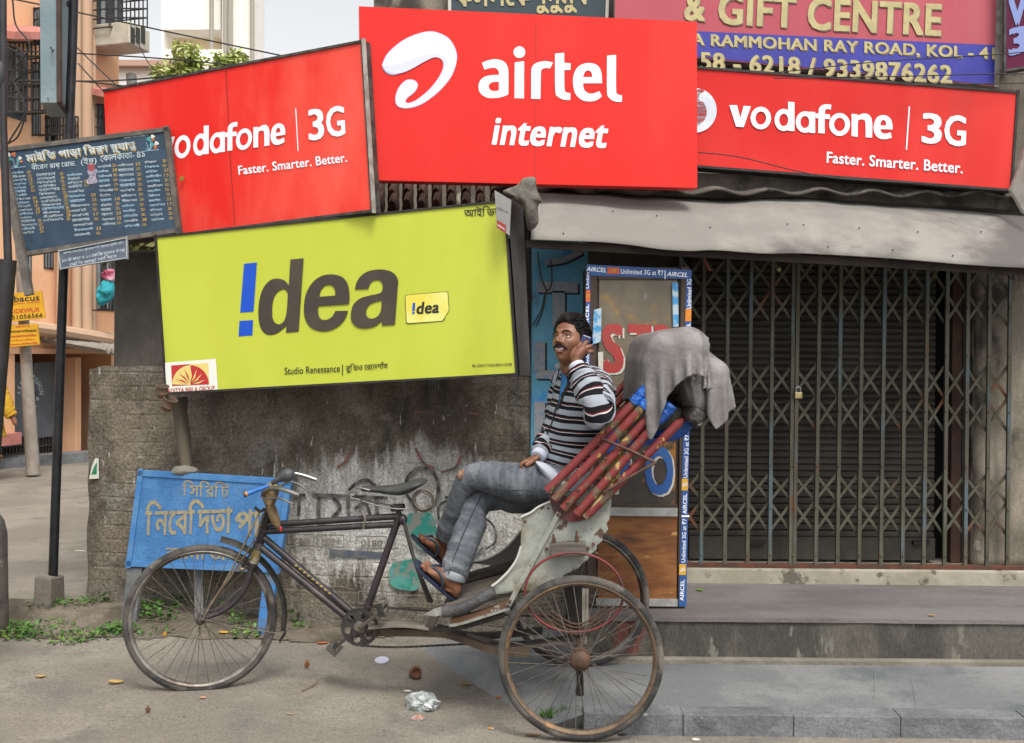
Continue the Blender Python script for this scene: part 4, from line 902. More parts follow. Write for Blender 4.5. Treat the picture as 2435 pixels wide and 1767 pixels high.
# --- weathered post and clay cups by the yellow sign
s = MB(); s.tube(cat_rom([W(425, 945, 5.72), W(432, 1010, 5.72), (W(440, 1080, 5.72)), W(446, 1126, 5.72)], 4), [.06, .062, .05, .048, .05, .052, .05, .047, .045, .044, .043, .042, .04], 14, flat=.8)
o = s.build('wooden_post', mat('old_timber', '4d463b', '5f574a', sc=9, rough=.95, bump=.5, stretch=(1, 1, .15)), smooth=True); tag(o, 'weathered wooden post against the wall below the yellow sign', 'post')
s = MB(); s.ball(W(440, 1120, 5.68), (.075, .04, .03), 18, 10, lambda p, d: p * (1 + .3 * nz(d * 3, 1, 1))); o = s.build('cement_lump', mat('cement', '78756c', '68655d', sc=10, rough=.95, bump=.5), smooth=True); tag(o, 'rough lump of cement on top of the blue leaning board', 'lump')
for (px, py), r, tilt, lb in (((386, 922), .036, 0.15, 'dusty clay cup hanging rim up at the yellow sign corner'), ((400, 952), .04, .5, 'brown clay pot hanging below the cup at the yellow sign corner')):
    s = MB(); s.lathe(W(px, py + 10, 5.36), (tilt, -.25, 1), [(0, -r * .9), (r * .6, -r * .85), (r * .95, -r * .2), (r * .8, r * .5), (r, r * .95), (r * .9, r), (r * .68, r * .5), (r * .75, -.1 * r), (.4 * r, -.6 * r), (0, -.65 * r)], 24); o = s.build('clay_pot', mat('clay', '54473c', '6b4f3c', sc=20, rough=.9), smooth=True); tag(o, lb, 'clay pot')

# ------------------------------------------------------------------ glass cabinet with printed tape
CY = 5.22
def cp(x, y, o=0): return W(x, y, CY - o)
kb_ = thing('display_cabinet', cp(1515, 1446), 'tall worn display cabinet with painted letters and blue printed tape', 'cabinet')
m_cab = mat('cabinet_wood', '3b2f27', '4a3c31', sc=10, rough=.8, bump=.2, stretch=(1, 1, .2))
zb_, zt_ = cp(1500, 1446).z, cp(1500, 634).z; xl, xr = cp(1395, 1000).x, cp(1638, 1000).x
s = MB()
s.box((xl, CY + .02, zb_ + .03), (xr, CY + .36, zt_)); s.build('carcass', m_cab, kb_)
for nm, (x0, y0, x1, y1) in (('stile', (1396, 634, 1420, 1440)), ('stile', (1612, 634, 1637, 1440)), ('rail', (1421, 636, 1611, 664)), ('rail', (1421, 1200, 1611, 1208))):
    s = MB(); a = cp(x0, y1); b = cp(x1, y0); s.box((a.x, CY, a.z), (b.x, CY + .0195, b.z)); s.build(nm, m_cab, kb_, bevel=.003)
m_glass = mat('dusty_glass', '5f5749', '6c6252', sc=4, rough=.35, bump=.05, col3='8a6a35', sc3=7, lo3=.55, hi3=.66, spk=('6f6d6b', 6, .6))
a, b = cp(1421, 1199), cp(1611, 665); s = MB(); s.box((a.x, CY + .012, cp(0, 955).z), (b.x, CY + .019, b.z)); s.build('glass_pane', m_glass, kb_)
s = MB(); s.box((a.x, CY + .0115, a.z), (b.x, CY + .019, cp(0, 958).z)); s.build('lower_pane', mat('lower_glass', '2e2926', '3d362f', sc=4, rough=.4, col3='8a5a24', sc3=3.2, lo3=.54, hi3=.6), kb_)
a, b = cp(1421, 1436), cp(1611, 1228); s = MB(); s.box((a.x, CY + .008, a.z), (b.x, CY + .0192, b.z)); s.build('wood_panel', mat('varnished_ply', '6d3f1c', '8a5a2c', sc=4, rough=.6, bump=.15, stretch=(.7, 1, 3.2), col3='4e3524', sc3=3, lo3=.55, hi3=.65, spk=('a88648', 10, .66)), kb_)
for y0, y1 in ((1208, 1226), (1425, 1440)):
    a, b = cp(1417, y1), cp(1611, y0); s = MB(); s.box((a.x, CY - .006, a.z), (b.x, CY + .007, b.z)); s.build('white_strip', mat('strip_white', '9a9b9a', '8a8985', sc=14, rough=.7), kb_)
s = MB(); a, b = cp(1398, 1446), cp(1636, 1440); s.box((xl + .01, CY + .01, zb_), (xr - .01, CY + .34, zb_ + .0295)); s.build('plinth', m_dark, kb_)
# tape
m_tape = mat('tape_blue', '224a86', '2a5490', sc=8, rough=.5); m_torange = mat('tape_orange', 'cf7a24', rough=.5); m_tor2 = mat('tape_redorange', 'c2562e', rough=.5); m_tyel = mat('tape_yellow', 'c79a2a', rough=.5)
CP_ = Plane((1395, 700, CY), (1600, 700, CY), (1500, 1000, CY))
def tape(quad, words_, patches, nm='printed_tape'):
    s = MB(); s.add([CP_.at(*p, .003) for p in quad], [(0, 1, 2, 3)]); o = s.build(nm, m_tape, kb_)
    for q, mm in patches:
        s = MB(); s.add([CP_.at(*p, .0045) for p in q], [(0, 1, 2, 3)]); s.build('tape_patch', mm, o)
        cx = sum(p[0] for p in q) / 4; cy = sum(p[1] for p in q) / 4
        s = MB()
        for k in (-3, 0, 3): stroke(s, CP_, [(cx - 5, cy + k + 3), (cx, cy + k - 1), (cx + 6, cy + k)], 1.1, .006, 3)
        s.build('tape_mark', m_tyel if mm is not m_tyel else m_white, o)
    for body, p0, p1, up, bold in words_:
        s = MB(); put_text(s, CP_, glyphs(body, bold), p0, p1, up, .006); s.build('lettering', m_white, o)
tape([(1395, 629), (1644, 642), (1644, 664), (1395, 655)], [('AIRCEL', (1394, 644), (1441, 648), (3, -10), .03), ('Unlimited 3G at ₹7', (1476, 651), (1577, 655), (0, -12), .01), ('|', (1580, 659), (1582, 659), (0, -16), 0), ('AIRCEL', (1585, 656), (1634, 659), (3, -10), .03)], [(((1444, 636), (1473, 637), (1473, 652), (1444, 651)), m_tor2)])
tape([(1631, 666), (1645, 664), (1640, 960), (1626, 960)], [('Unlimited 3G', (1643, 734), (1643.5, 664), (-10, 0), .012), ('AIRCEL', (1640, 818), (1641, 768), (-9, 0), .03)], [(((1630, 735), (1644, 735), (1643, 764), (1629, 764)), m_torange)])
tape([(1626, 962), (1640, 962), (1632, 1442), (1614, 1442)], [('Unlimited 3G at ₹7', (1634, 1136), (1638, 1034), (-10, 0), .012), ('AIRCEL', (1632, 1222), (1633, 1174), (-9, 0), .03), ('Unlimited 3G at ₹7', (1629, 1337), (1632, 1233), (-10, 0), .012), ('AIRCEL', (1625, 1428), (1627, 1378), (-9, 0), .03), ('|', (1634, 1229), (1634, 1225), (-14, 0), 0)], [(((1621, 1138), (1636, 1138), (1635, 1166), (1620, 1166)), m_tyel), (((1615, 1341), (1631, 1341), (1631, 1367), (1614, 1367)), m_tyel)])
tape([(1394, 648), (1404, 648), (1402, 960), (1392, 960)], [('Unlim', (1400, 686), (1401, 648), (-7, 0), .01), ('AIRCEL', (1399, 785), (1400, 724), (-7, 0), .03), ('Unlim', (1400, 872), (1401, 830), (-7, 0), .01)], [(((1393, 690), (1403, 690), (1403, 718), (1393, 718)), m_tor2)])
# painted letters on the panes
m_lred = mat('letter_red', '9c2e2c', '8d3833', sc=14, rough=.6); m_lblue = mat('letter_blue', '1f4f94', '2b5590', sc=14, rough=.6)
m_shw = mat('letter_white', 'b9b5ab', rough=.7)
def serif(body, p0, p1, up, mm):
    s = MB(); put_text(s, CP_, glyphs(body, .055), (p0[0] + 4, p0[1] + 4), (p1[0] + 4, p1[1] + 4), up, -.008); s.build('letter_edge', m_shw, kb_)
    s = MB(); put_text(s, CP_, glyphs(body, .05), p0, p1, up, -.0065); s.build('lettering', mm, kb_)
serif('S', (1431, 882), (1484, 882), (0, -112), m_lred); serif('T', (1494, 878), (1550, 880), (0, -108), m_lred); serif('D', (1556, 880), (1606, 881), (0, -108), m_lred)
serif('P', (1450, 1168), (1500, 1170), (0, -100), m_lblue); serif('O', (1534, 1172), (1602, 1174), (0, -112), m_lblue)
m_peel = mat('peeling_sticker', '3d86b8', '9fb3bd', sc=16, lo=.46, hi=.56, rough=.7)
for pts in ([(1412, 737), (1430, 732), (1429, 812), (1408, 820), (1410, 780)], [(1598, 672), (1612, 672), (1613, 776), (1600, 778)]):
    s = MB(); poly3(s, [CP_.at(x, y, .007) for x, y in pts]); s.build('peeling_sticker', m_peel, kb_)
s = MB(); poly3(s, [CP_.at(x, y, .007) for x, y in ((1422, 838), (1434, 836), (1434, 886), (1423, 890))]); s.build('white_sticker', m_shw, kb_)
# ------------------------------------------------------------------ down the side street
m_peach = mat('peach_wall', 'd8a680', 'dfb18d', sc=1.2, rough=.9, col3='c99a78', sc3=.7, lo3=.55, hi3=.7)
m_pinkt = mat('pink_trim', 'b8786e', 'a86a60', sc=3, rough=.85); m_gdark = mat('window_dark', '23272a', '343a3e', sc=1.2, rough=.3)
m_iron = mat('window_iron', '2b2826', rough=.7); m_pipe = mat('pale_pipe', 'b99a80', rough=.8)
FP = Plane((0, 900, 13.2), (285, 900, 15.6), (285, 300, 15.6))
pb = thing('apartment_building', FP.at(140, 1085), 'peach apartment building with caged windows and pink hoods, at the left', 'building')
def fbox(mb, x0, y0, x1, y1, o0, o1):
    a, b, c, d = FP.at(x0, y1), FP.at(x1, y1), FP.at(x1, y0), FP.at(x0, y0); c.z = d.z = (c.z + d.z) / 2; a.z = b.z = (a.z + b.z) / 2; n = FP.n
    mb.hexa([p + n * o1 for p in (a, b, c, d)] + [p + n * o0 for p in (a, b, c, d)])
s = MB(); fbox(s, -700, -700, 284, 830, -6, 0); s.build('wall', m_peach, pb)
s = MB(); fbox(s, -700, 830, 32, 1090, -6, .02); fbox(s, 176, 850, 190, 1082, -.3, .02); fbox(s, 262, 830, 284, 1085, -6, .02); fbox(s, -700, 828, 284, 842, -6, .05); s.build('ground_floor_wall', m_peach, pb)
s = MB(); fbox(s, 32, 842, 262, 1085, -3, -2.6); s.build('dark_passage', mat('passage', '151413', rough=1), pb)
s = MB(); fbox(s, -700, 1060, 34, 1092, 0, .12); s.build('base_course', m_pinkt, pb)
def win(x0, y0, x1, y1, nb=7, out=.25, cage=True, hood=False, rows=3):
    s = MB(); fbox(s, x0, y0, x1, y1, -.02, .012); w = s.build('window', m_gdark, pb)
    s = MB()
    for k in range(3): fbox(s, lerp(x0, x1, .1 + k * .32), y0 + 4, lerp(x0, x1, .2 + k * .32), y1 - 4, .012, .02)
    s.build('shutter_leaf', mat('shutter_pale', '8b8f92', '6e7478', sc=2, rough=.5), w)
    if cage:
        s = MB()
        for k in range(nb + 1):
            x = lerp(x0, x1, k / nb); a = FP.at(x, y0) + FP.n * out; b = FP.at(x, y1) + FP.n * out; s.tube([a, b], .012, 5)
        for k in range(rows + 1):
            y = lerp(y0, y1, k / rows); s.tube([FP.at(x0, y) + FP.n * out, FP.at(x1, y) + FP.n * out], .014, 5)
            for x in (x0, x1): s.tube([FP.at(x, y), FP.at(x, y) + FP.n * out], .012, 5)
        s.build('cage', m_iron, w)
    if hood:
        a, b = FP.at(x0 - 12, y0 - 30), FP.at(x1 + 12, y0 - 30); c, d = FP.at(x1 + 14, y0 - 4) + FP.n * .7, FP.at(x0 - 14, y0 - 4) + FP.n * .7
        s = MB(); s.slab([a, b, c, d], (0, 0, .1)); s.build('hood', m_pinkt, w)
win(-60, 108, 62, 272, 12, .5, True, True, 5); win(76, 150, 96, 322, 4, .3); win(200, -60, 292, 70, 9, .45, True, False, 6); win(205, 250, 262, 330, 6, .15, True, True); win(108, 280, 158, 342, 7, .2)
win(196, 596, 272, 738, 9, .35, True, False, 1); win(48, 590, 74, 676, 3, .02, False); win(104, 560, 126, 640, 3, .02, False); win(80, 20, 92, 100, 3, .1)
s = MB()
for x, r in ((190, .1), (206, .06), (168, .07), (130, .06)): s.tube([FP.at(x, -300) + FP.n * .1, FP.at(x, 790) + FP.n * .1], r, 10)
s.build('drain_pipe', m_pipe, pb, smooth=True)
s = MB(); s.tube([FP.at(-20, 772) + FP.n * .25, FP.at(90, 785) + FP.n * .25, FP.at(262, 812) + FP.n * .25], .09, 8); s.tube([FP.at(-20, 765) + FP.n * .1, FP.at(262, 800) + FP.n * .1], .06, 8); s.build('cross_pipe', m_pipe, pb, smooth=True)
s = MB()
for i in range(61):
    x = lerp(92, 266, i / 60)
    for o, y in ((.02, 805), (1.1, 832)): s.v.append(FP.at(x, lerp(y, y + 12, i / 60)) + FP.n * (o) + Vector((0, 0, .035 * math.sin(i * 1.4))))
for i in range(60): s.f.append((2 * i, 2 * i + 1, 2 * i + 3, 2 * i + 2))
o = s.build('tin_canopy', mat('canopy', '77736c', '8a857c', sc=4, rough=.8), pb); o.modifiers.new('thick', 'SOLIDIFY').thickness = .03
# cloth on the sill cage, air conditioner, gate
crumple('hung_cloth', mat('turquoise_cloth', '2a8f9c', '23808c', sc=3, rough=.9), [(236, 680), (250, 665), (268, 668), (272, 700), (262, 715), (240, 728), (232, 710)], 14.6, .08, 'turquoise cloth hanging in the caged window of the peach building', 'cloth', 5, .08, 14)
crumple('hung_cloth', mat('maroon_cloth', '8f3a50', 'b08a96', sc=9, rough=.9), [(243, 650), (262, 640), (274, 645), (272, 668), (255, 668), (245, 663)], 14.62, .06, 'maroon patterned cloth hanging above the turquoise one', 'cloth', 9, .06, 12)
ac = thing('air_conditioner', FP.at(240, 135), 'white window air conditioner on the peach wall, below the caged window', 'air conditioner')
m_ac = mat('ac_white', 'b8b4a6', 'a8a496', sc=4, rough=.6)
s = MB(); fbox(s, 206, 72, 258, 124, .0, .75); s.build('casing', m_ac, ac, bevel=.02)
s = MB()
for k in range(3): fbox(s, 209 + k * 13, 76, 218 + k * 13, 112, .7505, .765)
s.build('vent', mat('vent_dark', '2e2f2e', rough=.7), ac)
gt = thing('metal_gate', FP.at(100, 1085), 'grey double metal gate with white arched lettering, below the peach building', 'gate')
m_gate = mat('gate_grey', '4c5056', '565b61', sc=2, rough=.6); 
for x0, x1 in ((36, 106), (108, 170)):
    s = MB(); fbox(s, x0, 862, x1, 1040, -.25, -.2); s.build('leaf', m_gate, gt)
    s = MB()
    for k in range(9): fbox(s, x0 + k * (x1 - x0) / 8.6, 1040, x0 + k * (x1 - x0) / 8.6 + 2.5, 1080, -.24, -.21)
    fbox(s, x0, 1058, x1, 1062, -.24, -.2); fbox(s, x0, 1078, x1, 1084, -.24, -.2); s.build('bars', m_iron, gt)
s = MB(); fbox(s, 98, 930, 107, 962, -.2, -.15); s.build('bolt', m_iron, gt)
s = MB(); GP = Plane((0, 900, 13.2), (285, 900, 15.6), (285, 300, 15.6)); GP.o = FP.o - FP.n * .19
def arc_text(body, cx, cy, r, a0, a1, h):
    for k, ch in enumerate(body):
        a = R(lerp(a0, a1, k / (len(body) - 1))); c = (cx + r * math.cos(a), cy - r * 1.5 * math.sin(a)); t_ = (math.sin(a), math.cos(a)); u = (math.cos(a) * h, -math.sin(a) * h * 1.5)
        put_text(s, GP, glyphs(ch, .03), (c[0] - t_[0] * 3, c[1] - t_[1] * 4), (c[0] + t_[0] * 3, c[1] + t_[1] * 4), u)
arc_text('ASSO', 71, 938, 22, 175, 120, 9); arc_text('ADDHUN', 71, 938, 22, 85, 5, 10); put_text(s, GP, glyphs('CLUB', .03), (56, 950), (92, 952), (0, -8)); put_text(s, GP, glyphs('KOL', .03), (58, 965), (88, 967), (0, -9)); s.build('lettering', m_bw, gt)
# leaning concrete lamp pole with yellow boards
s = MB(); s.tube([W(45, 560, 12.5), W(52, 690, 12.5), W(79, 1128, 12.5)], [.05, .06, .085], 12); o = s.build('utility_pole', mat('pole_grey', '7b736b', '8d857c', sc=3, rough=.9, col3='5a4436', sc3=1.5, lo3=.55, hi3=.65), smooth=True); tag(o, 'leaning grey pole carrying two yellow boards, in the side street', 'pole')
m_yb = mat('board_yellow_bright', 'c99a12', 'b98c14', sc=3, rough=.7)
t, pl = board('notice_board', 'yellow board with red and black English lettering on the leaning pole', [(20, 698), (98, 692), (107, 756), (22, 766)], (12.3, 12.3), m_yb, m_yb, .03, 0)
words(t, pl, m_blk, [('Abacus', (14, 720), (94, 714), (0, -14), .02), ('51056566', (28, 760), (102, 754), (0, -10), .02)]); words(t, pl, m_lr, [('RIDEVPUR', (24, 746), (95, 741), (0, -10), .02), ('brain mind', (30, 725), (94, 719), (0, -4), .02)])
t, pl = board('notice_board', 'yellow board with small Bengali lines, the lower one on the leaning pole', [(20, 774), (88, 770), (93, 819), (22, 826)], (12.3, 12.3), m_yb, m_yb, .03, 0)
words(t, pl, m_blk, [(bengali(bword(9), .02), (24, 792), (88, 789), (0, -7))]); words(t, pl, m_lr, [(bengali(bword(7), .02), (38, 780), (72, 777), (0, -5)), (bengali(bword(9), .02), (24, 803), (88, 800), (0, -6)), (bengali(bword(10), .02), (24, 822), (90, 818), (0, -5)), (bengali(bword(10), .01), (24, 812), (84, 809), (0, -4))])
# black pole with foot and light box
BPY = 5.95
s = MB(); s.tube([W(182, -260, BPY), W(172, 120, BPY), W(152, 620, BPY), W(126, 1372, BPY)], [.027, .027, .027, .027], 16); o = s.build('sign_pole', mat('pole_black', '191a1c', '24262a', sc=9, rough=.45, metal=.3, col3='38322c', sc3=4, lo3=.58, hi3=.66), smooth=True); tag(o, 'slim black metal pole in a concrete foot, beside the end of the wall', 'pole')
s = MB(); c = W(117, 1440, BPY); zt2 = W(120, 1362, BPY).z; s.hexa([(c.x - .056, BPY - .1, 0), (c.x + .052, BPY - .1, 0), (c.x + .05, BPY - .09, zt2 - .01), (c.x - .05, BPY - .09, zt2), (c.x - .06, BPY + .1, 0), (c.x + .06, BPY + .1, 0), (c.x + .056, BPY + .08, zt2 - .03), (c.x - .05, BPY + .08, zt2 - .01)]); o = s.build('concrete_foot', mat('foot_concrete', '6a625a', '7a726a', sc=8, rough=.95, bump=.5, col3='5e4334', sc3=7, lo3=.55, hi3=.62), bevel=.012); tag(o, 'square concrete foot at the base of the slim black pole', 'post base')
t = thing('light_box', W(118, 244, 5.85), 'weathered grey sign box hung on the slim black pole, at top left', 'light box')
fr = [W(97, 244, 5.8), W(140, 244, 5.8), W(138, -160, 5.8), W(93, -160, 5.8)]; bk = [W(118, 278, 6.12), W(166, 278, 6.12), W(166, -140, 6.12), W(116, -140, 6.12)]
s = MB(); s.hexa(fr + bk); s.build('casing', mat('box_grey', '6f8086', '7e8d92', sc=3, rough=.6, metal=.2, bump=.2, col3='4c3c33', sc3=3.4, lo3=.6, hi3=.66), t)
s = MB()
for e in ((fr[1], fr[2]), (bk[1], bk[2])): s.bar(e[0] + Vector((.004, 0, 0)), e[1] + Vector((.004, 0, 0)), .024, .024)
s.bar(fr[1] + Vector((.004, 0, 0)), bk[1] + Vector((.004, 0, 0)), .022, .022); s.build('edge_angle', mat('box_brown', '33241f', '42302a', sc=9, rough=.7), t)
s = MB(); s.tube([W(121, 112, 5.78), W(124, 125, 5.76), W(128, 118, 5.77)], .005, 6); s.build('hook', m_black, t)
for y in (10, 190):
    s = MB(); s.bar(W(160, y, 5.96), W(176, y, 5.96), .03, .03); s.build('bracket', m_black, t)
# poles and the stone at the left edge
s = MB(); s.tube([W(6, -200, 5.0), W(8, 300, 5.0), W(20, 640, 5.0)], [.018, .018, .02], 12); s.tube([W(18, 618, 5.0), W(-24, 1100, 5.0), W(-55, 1560, 5.0)], [.043, .046, .05], 18); s.ball(W(2, 180, 5.0), (.03, .03, .09), 12, 8); o = s.build('service_pole', mat('pole_dark', '1c1b1d', '28272a', sc=8, rough=.55), smooth=True); tag(o, 'thick dark pole leaning out of the frame at the left edge', 'pole')
s = MB(); bq = W(-30, 1500, 5.55); s.lathe((bq.x, 5.55, -.02), (0, 0, 1), [(.0, 0), (.115, 0), (.112, .2), (.106, .45), (.1, .62), (.085, .7), (.055, .745), (0, .76)], 24)
for k, v in enumerate(s.v): s.v[k] = v + Vector((nz(v * 6, 1, 1), nz(v * 6, 1, 2), 0)) * .012
o = s.build('stone_bollard', mat('bollard', '4f4a45', '625c55', sc=6, rough=.95, bump=.5, spk=('86827a', 12, .66)), smooth=True); tag(o, 'round topped stone bollard cut off at the left edge', 'bollard')
# kerb of the side street
s = MB(); a, b = G(-200, 1128, .0), G(260, 1092, .0); s.bar(a + Vector((0, 0, .06)), b + Vector((0, 0, .06)), .3, .16); tag(s.build('side_kerb', m_kerb, origin=(0, 0, 0)), kind='structure')
# overexposed white buildings and a low wall
m_wb = mat('white_wall', 'e9e6df', 'efede8', sc=.8, rough=.9, col3='e2ddd0', sc3=.5, lo3=.55, hi3=.7)
wb = thing('white_building', W(520, 850, 26), 'bright white apartment block with a balcony, behind the tree', 'building')
def wbox(mb, x0, y0, x1, y1, Ya, Yb):
    a, b, c, d = W(x0, y1, Ya), W(x1, y1, Ya), W(x1, y0, Ya), W(x0, y0, Ya); v = Vector((0, Yb - Ya, 0)); mb.hexa([a, b, c, d] + [p + v for p in (a, b, c, d)])
s = MB(); wbox(s, 384, -900, 524, 70, 26, 27); wbox(s, 384, 152, 524, 860, 26, 27); wbox(s, 528, -900, 606, 860, 25.6, 26.6); wbox(s, 384, 70, 390, 152, 26, 27); s.build('wall', m_wb, wb)
s = MB(); wbox(s, 391, 70, 523, 152, 26.75, 27); s.build('balcony_back', mat('balcony_shade', 'e2d0ae', rough=.9), wb)
s = MB(); wbox(s, 386, 118, 530, 152, 25.3, 25.5); s.build('parapet', m_wb, wb)
s = MB()
for x in (503, 536, 548, 600): s.tube([W(x, -900, 25.4), W(x, 860, 25.4)], .06, 8)
s.build('drain_pipe', mat('grey_pipe', '9a968c', rough=.8), wb, smooth=True)
wb2 = thing('white_building', W(330, 850, 22), 'low white house with a pink parapet, between peach building and tree', 'building')
s = MB(); wbox(s, 262, 150, 400, 860, 22, 26); s.build('wall', m_wb, wb2)
s = MB(); wbox(s, 258, 142, 404, 156, 21.8, 26.1); s.build('parapet', mat('parapet_pink', 'b09080', rough=.9), wb2)
s = MB(); s.tube([W(312, 176, 15), W(323, 340, 15)], .075, 10); o = s.build('pipe_stub', mat('stub_grey', '5d605e', '73736d', sc=4, rough=.8), smooth=True); tag(o, 'short grey pipe rising behind the left red signboard', 'pipe')
# trees
def leaf_crown(mb, c, rad, n, size, seed, squash=.8):
    r_ = random.Random(seed)
    cl = []
    for _ in range(16):
        d = Vector((r_.gauss(0, 1), r_.gauss(0, 1), r_.gauss(0, 1))).normalized(); cl.append((c + Vector((d.x * rad, d.y * rad, d.z * rad * squash)) * r_.uniform(.35, .95), rad * r_.uniform(.22, .42)))
    for i in range(n):
        q, rr_ = r_.choice(cl); d = Vector((r_.gauss(0, 1), r_.gauss(0, 1), r_.gauss(0, 1))); d = d.normalized() * rr_ * r_.uniform(.3, 1) ** .5; p = q + d
        t_ = Vector((r_.gauss(0, 1), r_.gauss(0, 1), r_.gauss(-.5, .6))).normalized(); s_ = t_.cross(Vector((r_.gauss(0, 1), r_.gauss(0, 1), r_.gauss(0, 1)))).normalized(); L_ = size * r_.uniform(.6, 1.3)
        mb.add([p, p + t_ * L_ * .5 + s_ * L_ * .22, p + t_ * L_, p + t_ * L_ * .5 - s_ * L_ * .22], [(0, 1, 2, 3)])
m_leaf = mat('tree_leaf', '8f9d50', 'b0b974', sc=2.5, rough=.45, col3='c2c69a', sc3=5, lo3=.56, hi3=.66); m_trunk = mat('bark', '4a3d30', rough=.95)
tr_ = thing('tree', W(485, 850, 18), 'small pale green leafy tree rising behind the left red signboard', 'tree')
s = MB(); leaf_crown(s, W(480, 188, 18), .72, 3600, .13, 3, .95); leaf_crown(s, W(548, 160, 18.1), .42, 1400, .12, 8, 1); leaf_crown(s, W(590, 185, 18.2), .3, 600, .11, 18, 1); leaf_crown(s, W(415, 190, 17.8), .4, 1100, .12, 12, .9); s.build('crown', m_leaf, tr_)
s = MB(); s.tube(cat_rom([W(490, 870, 18), W(484, 600, 18), W(492, 420, 18), W(484, 230, 18)], 5), [.16 - .006 * i for i in range(16)], 10)
for x, y in ((430, 220), (560, 215), (500, 160)): s.tube(cat_rom([W(490, 420, 18), W((490 + x) / 2 + 6, 320, 18), W(x, y, 18)], 4), [.06 - .004 * i for i in range(9)], 8)
s.build('trunk', m_trunk, tr_, smooth=True)
bs = thing('bush', W(335, 600, 7.2), 'scruffy bush showing in the gap between fare board and yellow sign', 'plant')
s = MB(); leaf_crown(s, W(325, 585, 6.9), .22, 700, .07, 5); s.build('foliage', mat('bush_leaf', '4c4a24', '6d6a3a', sc=6, rough=.8), bs)
s = MB(); s.tube([W(330, 700, 6.9), W(328, 590, 6.9)], .02, 6); s.build('stem', m_trunk, bs)
# overhead cables
CB = [([(-60, -20), (140, 20), (420, 80), (620, 122), (900, 180)], 9, 'upper sagging black cable from the light box to the white building'), ([(-40, 118), (200, 128), (420, 142), (600, 160)], 9.5, 'second black cable crossing in front of the air conditioner'), ([(-30, 188), (200, 193), (330, 188), (420, 178)], 9, 'black cable crossing level below the air conditioner'), ([(-30, 196), (160, 192), (290, 204), (380, 214)], 8.6, 'lowest black cable crossing in front of the sign box'),
      ([(180, 110), (250, 178), (330, 252)], 10, 'thin dark cable slanting down past the peach corner'), ([(310, 60), (350, 145), (390, 185)], 14, 'thin cable slanting down left of the tree'), ([(185, 150), (230, 200), (262, 235)], 10, 'thin dark cable slanting below the other slanting one'), ([(30, 0), (38, 60), (70, 110), (30, 180), (60, 260), (20, 340)], 7, 'tangled dark cable hanging down the left edge'), ([(12, 110), (55, 140), (50, 210), (10, 225), (60, 250), (45, 320), (14, 345)], 7.1, 'looped dark cable below the tangled one at the left edge'), ([(0, 100), (48, 118), (62, 165), (20, 205)], 7.05, 'short looped dark cable beside the pink window hood')]
m_cable = mat('cable_black', '1a1a1b', rough=.7)
for pts, Y, lb in CB:
    s = MB(); s.tube(cat_rom([W(x, y, Y) for x, y in pts], 8), .007 if Y > 8 else .006, 6); tag(s.build('overhead_cable', m_cable, smooth=True), lb, 'cable', 'cables strung overhead')
for pts, lb in (([(1850, 172), (2100, 146), (2360, 130), (2500, 118)], 'upper black cable across the blue phone number band'), ([(1840, 186), (2120, 182), (2360, 176), (2500, 176)], 'black cable along the bottom of the blue band'), ([(2150, 203), (2420, 198), (2500, 197)], 'lower black cable at the right end of the blue band'), ([(1659, 362), (1760, 374), (1900, 408), (2010, 426), (2260, 440)], 'thin black cable drooping across the long tilted red signboard')):
    s = MB(); s.tube(cat_rom([W(x, y, 5.5) for x, y in pts], 8), .0032, 6); tag(s.build('overhead_cable', m_cable, smooth=True), lb, 'cable', 'cables strung overhead')
# wires dangling under the awning
for k, (pts, mm) in enumerate((([(1672, 605), (1676, 625), (1688, 650)], m_lr), ([(1730, 600), (1722, 640), (1728, 655)], m_cable), ([(1788, 600), (1806, 625), (1812, 640)], m_cable), ([(1560, 590), (1545, 615), (1550, 640)], m_cable), ([(1450, 580), (1462, 600), (1455, 620)], m_cable), ([(2400, 640), (2410, 670), (2395, 660)], m_cable))):
    s = MB(); s.tube(cat_rom([W(x, y - 6, 5.3) for x, y in pts], 5), .0035, 5); tag(s.build('hanging_wire', mm, smooth=True), ('red thread', 'looped black wire', 'kinked black wire', 'dark wire left of the glass cabinet tape', 'dark wire above the cabinet top', 'wire loop at the far right')[k] + ' dangling under the awning', 'wire', 'wires dangling under the awning')
gl = thing('lemon_chilli_charm', W(1853, 640, 5.3), 'small string of lemon and chillies hanging under the awning', 'charm')
s = MB(); s.tube([W(1852, 598, 5.3), W(1852, 640, 5.3)], .002, 5); s.build('string', m_cable, gl)
for y, c in ((612, '8f8a5a'), (640, '8a8650')):
    s = MB(); s.ball(W(1852, y, 5.3), .013, 10, 8); s.build('lemon', mat('lemon' + c, c, rough=.6), gl, smooth=True)
